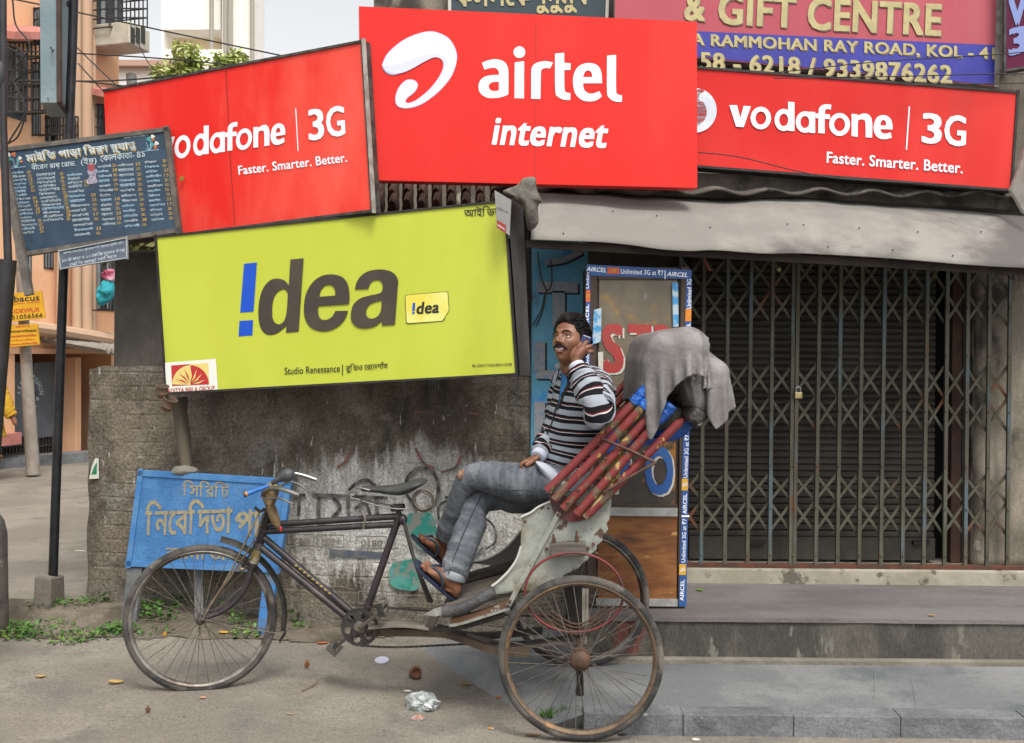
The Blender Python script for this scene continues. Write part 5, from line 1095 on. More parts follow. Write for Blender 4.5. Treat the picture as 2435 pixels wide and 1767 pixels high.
# ------------------------------------------------------------------ weeds, litter
m_weed = mat('weed_green', '36591f', '4c762e', sc=12, rough=.6, col3='6d8a3a', sc3=5, lo3=.55, hi3=.65)
r_ = random.Random(5); wd2 = MB()
def weed(px, py, n, spread, hgt_, size, flat=.5):
    c = None; z = 0
    for _ in range(4): c = G(px, py, z); z = hgt(c.x, c.y)
    for i in range(n):
        a = r_.uniform(0, 6.28); r = spread * r_.random() ** .6; x, y = c.x + r * math.cos(a), c.y + r * math.sin(a) * flat; p = Vector((x, y, hgt(x, y) + r_.uniform(0, hgt_)))
        t_ = Vector((math.cos(a + r_.gauss(0, .9)), math.sin(a + r_.gauss(0, .9)), r_.uniform(.1, 1.1))).normalized(); s_ = t_.cross(Vector((r_.gauss(0, .3), r_.gauss(0, .3), 1))).normalized(); L_ = size * r_.uniform(.5, 1.3); w_ = L_ * .3
        if i % 5 < 2: w_ = .0022; L_ *= 1.5; t_ = Vector((t_.x * .6, t_.y * .6, 1)).normalized(); p = Vector((x, y, hgt(x, y)))
        k_ = Vector((0, 0, -.18 * L_)); wd2.add([p, p + t_ * L_ * .3 + s_ * w_ * .8, p + t_ * L_ * .6 + s_ * w_ * .8, p + t_ * L_ + k_, p + t_ * L_ * .6 - s_ * w_ * .8, p + t_ * L_ * .3 - s_ * w_ * .8], [(0, 1, 2, 5), (5, 2, 4), (2, 3, 4)])
for a in ((30, 1500, 170, .15, .06, .04), (60, 1520, 60, .12, .03, .03), (110, 1445, 60, .1, .04, .03), (165, 1438, 90, .16, .03, .03), (235, 1432, 70, .1, .05, .035), (250, 1424, 40, .06, .06, .035), (140, 1480, 110, .2, .02, .025), (95, 1470, 60, .15, .02, .025), (205, 1515, 110, .16, .03, .03), (160, 1530, 60, .1, .02, .03), (275, 1497, 110, .11, .04, .035), (285, 1488, 40, .06, .05, .04), (345, 1450, 70, .1, .06, .04), (380, 1465, 90, .1, .09, .045), (400, 1438, 60, .08, .07, .045), (450, 1440, 70, .09, .07, .04), (365, 1490, 40, .1, .03, .03), (530, 1462, 40, .06, .06, .03), (570, 1480, 50, .06, .06, .035), (580, 1512, 90, .09, .05, .035), (605, 1498, 40, .06, .06, .03), (700, 1480, 60, .06, .07, .04), (715, 1495, 30, .06, .03, .03), (860, 1515, 5, .01, .01, .02)):
    weed(*a)
def weed_on(px, py, n, spread, z, size):
    c = G(px, py, z)
    for i in range(n):
        a = r_.uniform(0, 6.28); p = c + Vector((r_.uniform(-spread, spread), r_.uniform(-.02, .02), 0)); t_ = Vector((r_.gauss(0, .5), r_.gauss(0, .5), 1)).normalized(); s_ = t_.cross(Vector((r_.gauss(0, 1), r_.gauss(0, 1), .1))).normalized(); L_ = size * r_.uniform(.5, 1.3)
        wd2.add([p, p + t_ * L_ * .5 + s_ * L_ * .13, p + t_ * L_, p + t_ * L_ * .5 - s_ * L_ * .13], [(0, 1, 2, 3)])
weed_on(1312, 1708, 50, .04, .015, .045); weed_on(1352, 1702, 60, .035, .03, .05); weed_on(2400, 1742, 20, .03, .0, .04)
tag(wd2.build('weeds', m_weed, origin=(0, 0, 0)), kind='stuff')
gv = MB()
for i in range(900):
    x, y = r_.uniform(-2.6, 2.6), r_.uniform(3.6, 5.7)
    if x > .2 and y > 4.25: continue
    q = r_.uniform(.0015, .0042) * (1.8 if r_.random() < .05 else 1); gv.ball((x, y, hgt(x, y) + q * .3), (q * r_.uniform(.8, 1.6), q * r_.uniform(.8, 1.4), q * .7), 5, 3)
tag(gv.build('gravel', mat('grit', '5e574e', '8b847a', sc=9, rough=.95), origin=(0, 0, 0)), kind='stuff')
def on_ground(px, py, zz_=None):
    z = 0
    for _ in range(4): c = G(px, py, z if zz_ is None else zz_); z = hgt(c.x, c.y)
    return c
def dry_leaf(px, py, L_, w, col, lb, ang=0, curl=.5, zz_=None, upright=False, cat='leaf'):
    c = on_ground(px, py, zz_); s = MB(); ca, sa = math.cos(ang), math.sin(ang); n, m = 10, 4
    for i in range(n + 1):
        u = i / n; hw = w * math.sin(math.pi * min(1, .06 + .94 * u) ** .8) * (1 + .15 * nz((u * 7, px, 0)))
        for j in range(m + 1):
            v = j / m * 2 - 1; x, y = (u - .5) * L_, v * hw / 2; z = .004 + curl * L_ * ((u - .5) ** 2 * .9 + .5 * v * v * hw / L_) + .003 * nz((u * 5, v * 3, px))
            if upright: y, z = z - .01, .6 * L_ + x * .9 ; x = v * hw / 2
            s.v.append(c + Vector((x * ca - y * sa, x * sa + y * ca, max(z, .002))))
    for i in range(n):
        for j in range(m): s.f.append((i * (m + 1) + j, i * (m + 1) + j + 1, (i + 1) * (m + 1) + j + 1, (i + 1) * (m + 1) + j))
    o = s.build('dry_leaf', mat('leaf_' + col, col, rough=.85, bump=.2), smooth='all'); o.modifiers.new('thick', 'SOLIDIFY').thickness = .0012; tag(o, lb, cat, 'dry leaves on the ground')
for a in ((277, 1627, .075, .036, 'a88a55', 'large curled tan leaf on the road left of the front wheel', .2, .7), (98, 1612, .05, .028, '9c8150', 'small tan leaf near the left edge of the road', .5, .6), (352, 1697, .035, .02, '5a3f2c', 'small dark leaf standing on the road below the front wheel', .3, .4, None, True), (730, 1592, .05, .026, '7a4f2c', 'brown curled leaf standing upright on the road under the pedal', .2, .5, None, True), (392, 1518, .045, .025, 'a97e40', 'tan leaf standing among weeds behind the front spokes', .4, .5, None, True), (535, 1507, .07, .04, 'a88a3c', 'flat yellow leaf lying behind the front wheel hub', .0, .4), (483, 1662, .03, .018, 'b5856a', 'pinkish leaf scrap under the front tyre', .6, .6), (1190, 1662, .035, .024, 'a0552c', 'orange leaf beside the near rear tyre', .4, .6), (690, 1700, .04, .01, '9a8a6a', 'thin straw coloured leaf on the open road', -.3, .3), (768, 1532, .07, .03, '9a5636', 'reddish brown leaf scrap under the chain wheel', .2, .4), (1110, 1630, .06, .03, '8a6a44', 'brown crumpled leaf on the slab edge', .1, .5), (1268, 1752, .07, .022, '6f5236', 'long brown leaf just left of the rear tyre foot', .1, .3), (1483, 1748, .05, .03, '4a2c1c', 'dark brown leaf below the kerb by the rear tyre', .4, .5), (2150, 1580, .06, .025, '8a7350', 'brown leaf lying on the pavement by the step', 0, .4, PZ), (2217, 1466, .04, .02, 'a08455', 'small tan leaf on the edge of the shop step', .1, .4, .304), (1665, 1406, .04, .03, '5d8a22', 'fresh green leaf on the step beside the cabinet', .2, .4, .304)):
    dry_leaf(*a)
c = on_ground(988, 1613); s = MB(); s.lathe(c + Vector((0, 0, .03)), (.2, -.98, .3), [(.03, -.03), (.033, 0), (.027, .03), (.022, .031), (.022, .012), (0, .01)], 20); o = s.build('clay_cup', mat('clay_cup', '5a3a28', '6b4a36', sc=30, rough=.9), smooth=True); tag(o, 'brown clay tea cup lying on the road below the chain', 'cup')
c = on_ground(908, 1573); s = MB(); s.lathe(c + Vector((0, 0, .004)), (0, -.15, 1), [(0, 0), (.034, 0), (.038, .004), (.036, .007), (.03, .006), (.0, .006)], 28); o = s.build('plastic_lid', mat('lid_white', 'b9b8cc', rough=.4), smooth=True); tag(o, 'pale round plastic lid lying on the road', 'lid')
s = MB(); c = on_ground(1005, 1686); s.ball(c + Vector((0, 0, .03)), (.07, .04, .045), 30, 18, lambda p, d: p * (1 + .35 * nz(d * 2.2, 1, 2) + .3 * abs(nz(d * 6, 1, 5)))); o = s.build('foil_wrapper', mat('foil', 'a9adac', '8d9494', sc=30, rough=.35, metal=.25, col3='8a5a48', sc3=18, lo3=.6, hi3=.66)); tag(o, 'crumpled silvery wrapper on the road by the rear wheel', 'wrapper')
s = MB(); c = on_ground(994, 1712); s.ball(c + Vector((0, 0, .008)), (.03, .014, .012), 14, 8, lambda p, d: p * (1 + .3 * nz(d * 3, 1, 2))); o = s.build('paper_scrap', mat('scrap_red', '9a6a60', 'a9a49a', sc=60, rough=.8)); tag(o, 'small red and white paper scrap below the silvery wrapper', 'scrap')
for px, py, lb in ((970, 1646, 'small white paper bit above the silvery wrapper'), (1655, 1762, 'pale flattened straw on the road right of the rear wheel'), (2162, 1741, 'white paper bit at the foot of the kerb'), (190, 1312, 'flat pale plank scrap on the side street')):
    c = on_ground(px, py); s = MB(); s.ball(c + Vector((0, 0, .006)), (.02 if px != 190 else .05, .009, .006), 10, 6, lambda p, d: p * (1 + .3 * nz(d * 3, px, 2))); o = s.build('paper_scrap', mat('scrap_white', 'b9b4a8', rough=.8)); tag(o, lb, 'scrap')
s = MB(); a, b = on_ground(718, 1646), on_ground(755, 1626); s.tube(cat_rom([a + Vector((0, 0, .006)), (a + b) / 2 + Vector((.01, 0, .01)), b + Vector((0, 0, .012))], 4), .003, 6); o = s.build('twig', mat('twig', '6f5a40', rough=.9)); tag(o, 'thin bent twig on the road between the wheels', 'twig')
s = MB(); a = on_ground(1160, 1734); s.tube([a + Vector((0, 0, .005)), a + Vector((.026, -.006, .005))], .004, 8); o = s.build('cigarette_stub', mat('stub', 'b57a3c', 'b9b0a0', sc=40, lo=.5, hi=.52, rough=.8)); tag(o, 'orange tipped cigarette stub on the road by the rear tyre', 'cigarette stub')
# ------------------------------------------------------------------ the cycle rickshaw
HUB_N = W(1380, 1565, 4.20); HUB_F = W(1377, 1421, 4.98); HUB_A = W(478, 1471, 4.70)
AX = (HUB_N - HUB_F).normalized()                                      # points to the street
MID = (HUB_N + HUB_F) / 2
fd = (Vector((HUB_A.x, HUB_A.y, 0)) - Vector((MID.x, MID.y, 0))).normalized(); LAT = Vector((-fd.y, fd.x, 0)); LAT = LAT if LAT.y < 0 else -LAT
class PN(Plane):
    def __init__(s, o, n): s.o = o; s.n = n
def B(px, py, off=0.0):
    "photo pixel -> point in the long plane of the rickshaw, off metres towards the street"
    return PN(MID + LAT * off, LAT).at(px, py)
rk = thing('cycle_rickshaw', (HUB_N.x, 4.5, 0), 'black three wheeled cycle rickshaw with folded hood and red chipped ribs', 'rickshaw')
m_tyre = mat('tyre', '2b2a29', '4f4b46', sc=7, rough=.85, bump=.3, bsc=60, col3='6b655c', sc3=4, lo3=.54, hi3=.66)
m_rim = mat('rusty_rim', '6b5a48', '54463a', sc=12, rough=.6, metal=.35, bump=.2, col3='8a6a48', sc3=6, lo3=.52, hi3=.64)
m_rimd = mat('dull_rim', '6a665f', '8f8c86', sc=8, rough=.4, metal=.6, col3='4b4038', sc3=5, lo3=.5, hi3=.62)
m_spoke = mat('spoke', '57514a', '6e675d', sc=20, rough=.5, metal=.4)
m_blackf = mat('black_frame', '262225', '342e30', sc=8, rough=.42, metal=.1, bump=.05, col3='4a423d', sc3=9, lo3=.58, hi3=.7, spk=('5a4a40', 30, .7))
m_chrome = mat('chrome', '94938f', '75726d', sc=14, rough=.28, metal=.9)
m_rust = mat('rust_iron', '4d3b30', '5f4636', sc=14, rough=.8, bump=.3, metal=.15)
m_grease = mat('greasy_steel', '2a2825', '3a3733', sc=20, rough=.55, metal=.3)
m_hub = mat('rust_hub', '453529', '583e30', sc=18, rough=.7, metal=.2, bump=.2)
def wheel(c, ax, ns, rim_m, hub_r, hub_w, seed=0, cross=2):
    Rw = .3555; wo = thing('wheel', c, None, None); wo.parent = rk; wo.location = Vector(c) - ORG[rk.name]
    tor = [(-.019 + .019 * math.cos(a * math.pi / 8), .019 * math.sin(a * math.pi / 8)) for a in range(16)]
    s = MB(); s.ring(c, ax, Rw, tor, 96); s.build('tyre', m_tyre, wo, smooth='all')
    s = MB(); s.ring(c, ax, Rw - .034, [(.0, -.015), (.005, -.016), (.004, -.008), (-.006, -.005), (-.008, 0), (-.006, .005), (.004, .008), (.005, .016), (0, .015), (-.011, .007), (-.013, 0), (-.011, -.007)], 96); s.build('rim', rim_m, wo, smooth='all')
    s = MB(); s.lathe(c, ax, [(0, -hub_w - .02), (.008, -hub_w - .02), (.009, -hub_w), (hub_r, -hub_w + .004), (hub_r, -hub_w + .009), (hub_r * .55, -hub_w + .014), (hub_r * .5, 0), (hub_r * .55, hub_w - .014), (hub_r, hub_w - .009), (hub_r, hub_w - .004), (.009, hub_w), (.008, hub_w + .02), (0, hub_w + .02)], 24); s.build('hub', m_hub if hub_r > .03 else m_blackf, wo, smooth=True)
    A = Vector(ax).normalized(); u = A.orthogonal().normalized(); w = A.cross(u); s = MB(); r_ = random.Random(seed)
    for k in range(ns):
        a = 2 * math.pi * (k + .3 * seed) / ns; side = 1 if k % 2 else -1; b_ = a + (.55 if (k // 2) % 2 else -.55) * (cross / 2)
        p0 = Vector(c) + (u * math.cos(b_) + w * math.sin(b_)) * (hub_r * .85) + A * side * (hub_w - .007); a2 = a + r_.uniform(-.015, .015)
        p1 = Vector(c) + (u * math.cos(a2) + w * math.sin(a2)) * (Rw - .04) + A * side * .003; s.tube([p0, p1], .0017, 5, cap=False)
    s.build('spokes', m_spoke, wo, smooth=True); return wo
PHI = R(13); wu = Vector((math.cos(PHI), math.sin(PHI), 0)); wax = Vector((math.sin(PHI), -math.cos(PHI), 0))
wheel(HUB_A, wax, 36, m_rimd, .02, .045, 1)
AXW = Vector((AX.x, AX.y, 0)).normalized()
wn_ = wheel(HUB_N, AXW, 40, m_rim, .036, .05, 2); wheel(HUB_F, AXW, 40, m_rimd, .036, .05, 3)
s = MB(); s.lathe(HUB_N + AXW * .03, AXW, [(.045, -.01), (.044, .012), (.036, .024), (.02, .03), (.014, .031), (.014, .045), (.0, .046)], 24); s.build('hub_cap', m_hub, wn_, smooth=True)
def tubes(name, m, pts, r, smooth=True, n=12, parent=None, sub=5):
    s = MB(); ps = cat_rom(pts, sub) if len(pts) > 2 else pts
    if isinstance(r, (list, tuple)): rs = [lerp(r[0], r[1], i / (len(ps) - 1)) for i in range(len(ps))]
    else: rs = r
    s.tube(ps, rs, n); return s.build(name, m, parent or rk, smooth=smooth)
# frame
tubes('head_tube', m_blackf, [B(641, 1208), B(601, 1346)], .021)
m_sleeve = mat('old_brass', '8a7a4e', '9a978c', sc=20, rough=.4, metal=.5)
tubes('headset', m_sleeve, [B(612, 1306), B(603, 1338)], .0235); tubes('headset', m_chrome, [B(616, 1290), B(612, 1304)], .0255)
tubes('top_tube', m_blackf, [B(632, 1248), B(946, 1228)], .0155); tubes('top_tube', m_blackf, [B(628, 1264), B(940, 1247)], .0155)
tubes('down_tube', m_blackf, [B(628, 1279), B(858, 1474)], .0165); tubes('down_tube', m_blackf, [B(616, 1298), B(848, 1487)], .0175)
tubes('seat_tube', m_blackf, [B(951, 1222), B(862, 1480)], .0175)
tubes('seat_post', m_grease, [B(944, 1202), B(951, 1232)], .0125)
s = MB(); s.ball(B(958, 1236, .012), (.022, .022, .026), 14, 10); s.build('seat_clamp', m_blackf, rk, smooth=True)
for o, d in ((.03, 0), (-.03, 7)): tubes('seat_stay', m_grease, [B(960, 1238, o), B(985, 1330, o * 1.5), B(1020 + d, 1432, o * 2)], .0085)
s = MB(); s.lathe(B(853, 1493, -.04), LAT, [(0, 0), (.024, 0), (.024, .08), (.013, .081), (.012, .1), (0, .1)], 18); s.build('bottom_bracket', m_blackf, rk, smooth=True)
# fork, front mudguard
def FK(px, py, side): return PN(HUB_A + wax * side, wax).at(px, py)
for sd in (.052, -.052):
    if sd > 0: pts = [FK(606, 1326, .03), FK(598, 1352, sd), FK(586, 1392, sd), FK(560, 1430, sd), FK(524, 1456, sd), FK(484, 1471, sd)]
    else: pts = [Vector(p) - wax * .1 for p in lastp]
    lastp = pts; tubes('fork_leg', m_blackf, pts, (.017, .01))
s = MB(); s.bar(lastp[0] + wax * -.03, lastp[0] + wax * .13, .036, .04, side=(0, 0, 1)); s.build('fork_crown', m_grease, rk, bevel=.006)
prof = [(-.014, -.032), (.0, -.028), (.008, -.015), (.011, 0), (.008, .015), (.0, .028), (-.014, .032), (-.011, .03), (.003, .02), (.007, 0), (.003, -.02), (-.011, -.03)]
s = MB(); s.ring(HUB_A, wax, .392, prof, 40, R(-11), R(77), ref=wu); s.build('front_mudguard', m_grease, rk, smooth=True)
s = MB(); q = HUB_A + wu * .395 + Vector((0, 0, -.085)); s.slab([q + wax * -.03, q + wax * .03, q + wax * .028 + Vector((-.03, 0, -.05)), q + wax * -.028 + Vector((-.03, 0, -.05))], wu * .004); s.build('mud_flap', mat('rubber', '201f1f', rough=.7), rk)
tubes('mudguard_stay', m_spoke, [FK(482, 1472, .06), FK(560, 1492, .05), FK(668, 1507, .035)], .003)
tubes('mudguard_stay', m_spoke, [FK(482, 1472, -.06), FK(668, 1502, -.035)], .003)
m_rod = mat('tan_rod', '877a64', '6a5c4a', sc=14, rough=.5, metal=.4)
tubes('brake_rod', m_rod, [B(618, 1216, .05), B(590, 1275, .06), FK(540, 1375, .065), FK(500, 1440, .065), FK(482, 1475, .06)], .0045)
tubes('brake_rod', m_rod, [B(626, 1222, .035), B(600, 1290, .05), FK(556, 1360, .045), FK(508, 1430, .05)], .0035)
tubes('brake_rod', m_grease, [B(606, 1206, .06), B(618, 1216, .05), B(629, 1210, .05)], .007)
tubes('brake_arm', m_grease, [B(629, 1222, .05), B(608, 1290, .06), FK(576, 1350, .06)], .005)
s = MB(); q = FK(576, 1352, .05); s.ball(q, (.018, .02, .012), 10, 8); s.build('brake_shoe', m_rod, rk, smooth=True)
# handlebar, horn, rag
tubes('stem', m_chrome, [B(650, 1172), B(636, 1222)], .0125)
tubes('handlebar', m_chrome, [B(642, 1176, 0), B(629, 1172, .06), B(626, 1172, .12), B(642, 1163, .2), B(668, 1163, .24), B(712, 1178, .26)], .0105)
tubes('handlebar', m_chrome, [B(642, 1176, 0), B(650, 1160, -.08), B(662, 1140, -.16), B(690, 1127, -.22), B(715, 1129, -.24), B(752, 1141, -.25)], .0105)
tubes('brake_lever', m_chrome, [B(621, 1180, .1), B(640, 1186, .2), B(664, 1185, .23), B(699, 1199, .25)], .0055)
tubes('brake_lever', m_chrome, [B(655, 1166, -.1), B(680, 1147, -.18), B(706, 1150, -.22), B(737, 1171, -.24)], .0055)
hn = thing('horn', B(660, 1150, .05), None, None); hn.parent = rk; hn.location = ORG['horn'] - ORG[rk.name]
m_rubber = mat('horn_rubber', '35373b', '44464a', sc=20, rough=.55)
s = MB(); bv = (B(640, 1152, .08) - B(684, 1129, .08)).normalized(); s.lathe(B(684, 1129, .08), bv, [(0, -.033), (.016, -.03), (.029, -.016), (.033, 0), (.029, .018), (.019, .034), (.014, .055), (.011, .085), (0, .086)], 20); s.build('bulb', m_rubber, hn, smooth=True)
tubes('trumpet', mat('blue_tape', '1f5ea8', '2a6cb4', sc=20, rough=.5), [B(640, 1155, .09), B(610, 1166, .1), B(583, 1176, .12)], (.0085, .011), parent=hn)
tubes('trumpet_ring', mat('orange_tape', 'c07a2e', rough=.5), [B(589, 1173.5, .117), B(584.5, 1175.3, .119)], .0118, parent=hn); tubes('trumpet_mouth', m_grease, [B(584, 1175.5, .119), B(579, 1177.5, .122)], (.0118, .0135), parent=hn)
m_ragy = mat('old_rag', '6a563a', '7f6c4c', sc=22, rough=.95, bump=.6, bsc=70, col3='3f3528', sc3=9, lo3=.5, hi3=.62)
crumple('rag', m_ragy, [(623, 1166), (634, 1153), (650, 1150), (662, 1160), (656, 1185), (650, 1208), (660, 1232), (668, 1258), (663, 1262), (650, 1243), (641, 1222), (634, 1200), (626, 1184)], B(640, 1180, .03).y, .03, None, None, 4, .02, 30, rk)
s = MB(); q = B(668, 1258, .06); s.ball(q, (.006, .006, .014), 8, 6); s.build('rag_tip', m_lr, rk)
# saddle
sd = thing('saddle', B(940, 1160), None, None); sd.parent = rk; sd.location = ORG['saddle'] - ORG[rk.name]
s = MB(); rings = []
for x, yt, yb, hw in ((858, 1160, 1164, .012), (863, 1156, 1168, .024), (880, 1155, 1170, .03), (905, 1155, 1173, .036), (935, 1153, 1177, .055), (962, 1148, 1176, .085), (985, 1141, 1166, .105), (1002, 1138, 1156, .1), (1012, 1143, 1150, .07)):
    t_, b_ = B(x, yt), B(x, yb); rings.append(((t_ + b_) / 2, LAT * hw, (t_ - b_) / 2))
loft(s, rings, 24, 4); s.build('cover', mat('saddle_black', '2a2b2d', '3c3d3e', sc=9, rough=.5, bump=.15), sd, smooth='all')
for o in (.03, -.03):
    tubes('rail', m_chrome, [B(880, 1166, o), B(852, 1160, o), B(834, 1170, o), B(835, 1183, o), B(852, 1188, o), B(900, 1203, o), B(945, 1210, o), B(985, 1210, o), B(1003, 1213, o * 2)], .0042, n=8, parent=sd)
    tubes('rail', m_grease, [B(853, 1184, o), B(900, 1196, o), B(950, 1206, o)], .0035, n=8, parent=sd)
    s = MB(); c = B(840, 1172, o); s.ring(c, LAT, .014, [(.003 * math.cos(a), .003 * math.sin(a)) for a in (0, 1.05, 2.1, 3.14, 4.2, 5.25)], 20); s.build('spring_loop', m_chrome, sd, smooth='all')
for o in (.055, -.055):
    s = MB(); cpt = B(1007, 1190, o); pts = []
    for i in range(90):
        a = i * .35; r2 = .047 - .006 * math.sin(i * .1); pts.append(cpt + fd * (-r2 * math.cos(a)) + Vector((0, 0, r2 * math.sin(a))) + LAT * (.03 * (i / 90 - .5)))
    s.tube(pts, .0035, 6); s.build('coil_spring', m_spoke, sd, smooth='all')
s = MB(); s.bar(B(930, 1208), B(962, 1206), .05, .03); s.build('clamp', m_grease, sd, bevel=.006)
tubes('strap', m_rag, [B(860, 1188, .03), B(858, 1215, .025), B(868, 1232, .02), B(864, 1258, .02)], .006)
# chain set
LV_ = Vector((-fd.x, -fd.y, 0))
def disc(name, c, loops, m, th=.004, parent=None):
    v, f = fill(loops); s = MB(); s.add([c + LV_ * x + Vector((0, 0, y)) for x, y in v], f)
    for lp in loops:
        for i in range(len(lp)):
            a, b2 = lp[i - 1], lp[i]; s.add([c + LV_ * a[0] + Vector((0, 0, a[1])), c + LV_ * b2[0] + Vector((0, 0, b2[1])), c + LV_ * b2[0] + Vector((0, 0, b2[1])) - LAT * th, c + LV_ * a[0] + Vector((0, 0, a[1])) - LAT * th], [(0, 1, 2, 3)])
    return s.build(name, m, parent or rk)
cr_c = B(855, 1492, .045)
lp = [[((.0885 + (.0035 if k % 4 in (1, 2) else -.0015)) * math.cos(2 * math.pi * k / 176), (.0885 + (.0035 if k % 4 in (1, 2) else -.0015)) * math.sin(2 * math.pi * k / 176)) for k in range(176)]]
for k in range(6):
    a = k * math.pi / 3 + .3; lp.append([(.057 * math.cos(a) + .017 * math.cos(-q * .5236), .057 * math.sin(a) + .017 * math.sin(-q * .5236)) for q in range(12)])
disc('chainring', cr_c, lp, m_grease)
s = MB(); s.lathe(cr_c, LAT, [(.03, -.002), (.028, .006), (.016, .01), (.015, .02), (.009, .021), (0, .018)], 20); s.build('spindle', m_spoke, rk, smooth=True)
s = MB(); s.bar(B(853, 1494, .066), B(900, 1459, .07), .011, .017); s.build('crank', m_spoke, rk, bevel=.003)
s = MB(); s.bar(B(853, 1494, -.06), B(806, 1532, -.065), .011, .017); s.build('crank', m_spoke, rk, bevel=.003)
m_ped = mat('pedal_block', '5d5750', '6d665d', sc=20, rough=.8)
for (x, y), o, up_ in (((909, 1446), .115, .24), ((795, 1541), -.11, .9)):
    pd = thing('pedal', B(x, y, o), None, None); pd.parent = rk; pd.location = ORG[pd.name] - ORG[rk.name]; c = B(x, y, o); d1 = (LV_ * math.cos(up_) + Vector((0, 0, math.sin(up_)))).normalized(); d2 = LAT.cross(d1).normalized()
    for k in (-1, 1):
        s = MB(); s.bar(c + d2 * .018 * k - LAT * .042, c + d2 * .018 * k + LAT * .042, .03, .022, side=d1); s.build('block', m_ped, pd, bevel=.004)
    s = MB(); s.tube([c - LAT * .06, c + LAT * .05], .007, 8)
    for k in (-1, 1): s.bar(c - d2 * .032 + LAT * .045 * k, c + d2 * .032 + LAT * .045 * k, .03, .004, side=d1)
    s.build('cage', m_chrome if o < 0 else m_grease, pd)
def chain(pts):
    s = MB(); ps = cat_rom(pts, 10); L = 0; acc = 0; out = []
    for i in range(len(ps) - 1):
        d = ps[i + 1] - ps[i]; n_ = d.length
        while acc < n_: out.append(ps[i] + d * (acc / n_)); acc += .0127
        acc -= n_
    for k in range(len(out) - 1): s.bar(out[k], out[k].lerp(out[k + 1], .96), .006 if k % 2 else .009, .0075 if k % 2 else .009, side=LAT)
    return s.build('chain', m_grease, rk)
chain([B(860, 1536, .043), B(950, 1539, .04), B(1100, 1532, .03), B(1240, 1528, .02), B(1355, 1512, .01)]); chain([B(868, 1443, .043), B(930, 1446, .04), B(1013, 1452, .035), B(1200, 1462, .02), B(1355, 1470, .01)])
s = MB(); s.lathe(B(1365, 1490, .0), LAT, [(0, -.01), (.043, -.004), (.046, 0), (.043, .004), (0, .01)], 32); s.build('sprocket', m_grease, rk, smooth=True)
# rear chassis
def beam(name, m, pts, w_, h_, sub=5):
    s = MB(); ps = cat_rom(pts, sub) if len(pts) > 2 else [Vector(p) for p in pts]
    L4 = []
    for p in ps: L4.append([p + LAT * (w_ / 2 * i) + Vector((0, 0, h_ / 2 * j)) for i, j in ((1, -1), (1, 1), (-1, 1), (-1, -1))])
    b0 = len(s.v)
    for q in L4: s.v += q
    for i in range(len(ps) - 1):
        for k in range(4): s.f.append((b0 + i * 4 + k, b0 + i * 4 + (k + 1) % 4, b0 + (i + 1) * 4 + (k + 1) % 4, b0 + (i + 1) * 4 + k))
    s.f.append((b0, b0 + 1, b0 + 2, b0 + 3)); n_ = b0 + (len(ps) - 1) * 4; s.f.append((n_ + 3, n_ + 2, n_ + 1, n_)); return s.build(name, m, rk)
m_brown = mat('brown_beam', '43372d', '554639', sc=8, rough=.8, bump=.2)
beam('chassis_beam', m_brown, [B(872, 1502, .0), B(1030, 1504, .06), B(1080, 1512, .1), B(1130, 1530, .13), B(1176, 1545, .16), B(1260, 1552, .18)], .035, .034)
beam('chassis_plate', mat('grey_plate', '6a625a', '7a736a', sc=8, rough=.8), [B(880, 1488, .03), B(960, 1483, .05), B(1024, 1490, .06)], .1, .008)
beam('chassis_plate', mat('grey_plate', '6a625a'), [B(1110, 1514, -.1), B(1200, 1534, -.05), B(1330, 1524, .0), B(1395, 1522, .0)], .09, .012)
beam('chassis_beam', m_grease, [B(1040, 1492, -.15), B(1130, 1512, -.2), B(1290, 1500, -.24)], .03, .03)
tubes('axle', m_rust, [HUB_N + AXW * -.02, HUB_F + AXW * .02], .016)
for o in (.2, -.24):
    s = MB()
    for k in range(4):
        p0, p1, pm = B(1255 + k * 18, 1452, o), B(1500 - k * 18, 1440, o), B(1375, 1508 - k * 8, o); s.tube(cat_rom([p0, pm, p1], 8), .011, 8, flat=.4)
    s.build('leaf_spring', m_rust, rk, smooth=True)
s = MB(); s.hexa([B(1342, 1400, .1), B(1388, 1400, .1), B(1386, 1492, .1), B(1348, 1492, .1)] + [p - LAT * .2 for p in (B(1342, 1400, .1), B(1388, 1400, .1), B(1386, 1492, .1), B(1348, 1492, .1))]); s.build('spring_block', mat('black_block', '1b1917', '272421', sc=9, rough=.9), rk, bevel=.006)
s = MB(); s.bar(B(1392, 1400, .2), B(1392, 1490, .2), .012, .028, side=LAT); s.build('hanger', mat('grey_bar', '8a857c', '6d665d', sc=9, rough=.7), rk)
tubes('tassel', mat('black_rag', '171514', '2b2420', sc=20, rough=.95), [HUB_N + AXW * -.03 + Vector((-.01, 0, -.03)), HUB_N + AXW * -.02 + Vector((0, 0, -.09)), HUB_N + AXW * -.02 + Vector((.0, 0, -.165))], (.012, .017), n=9)
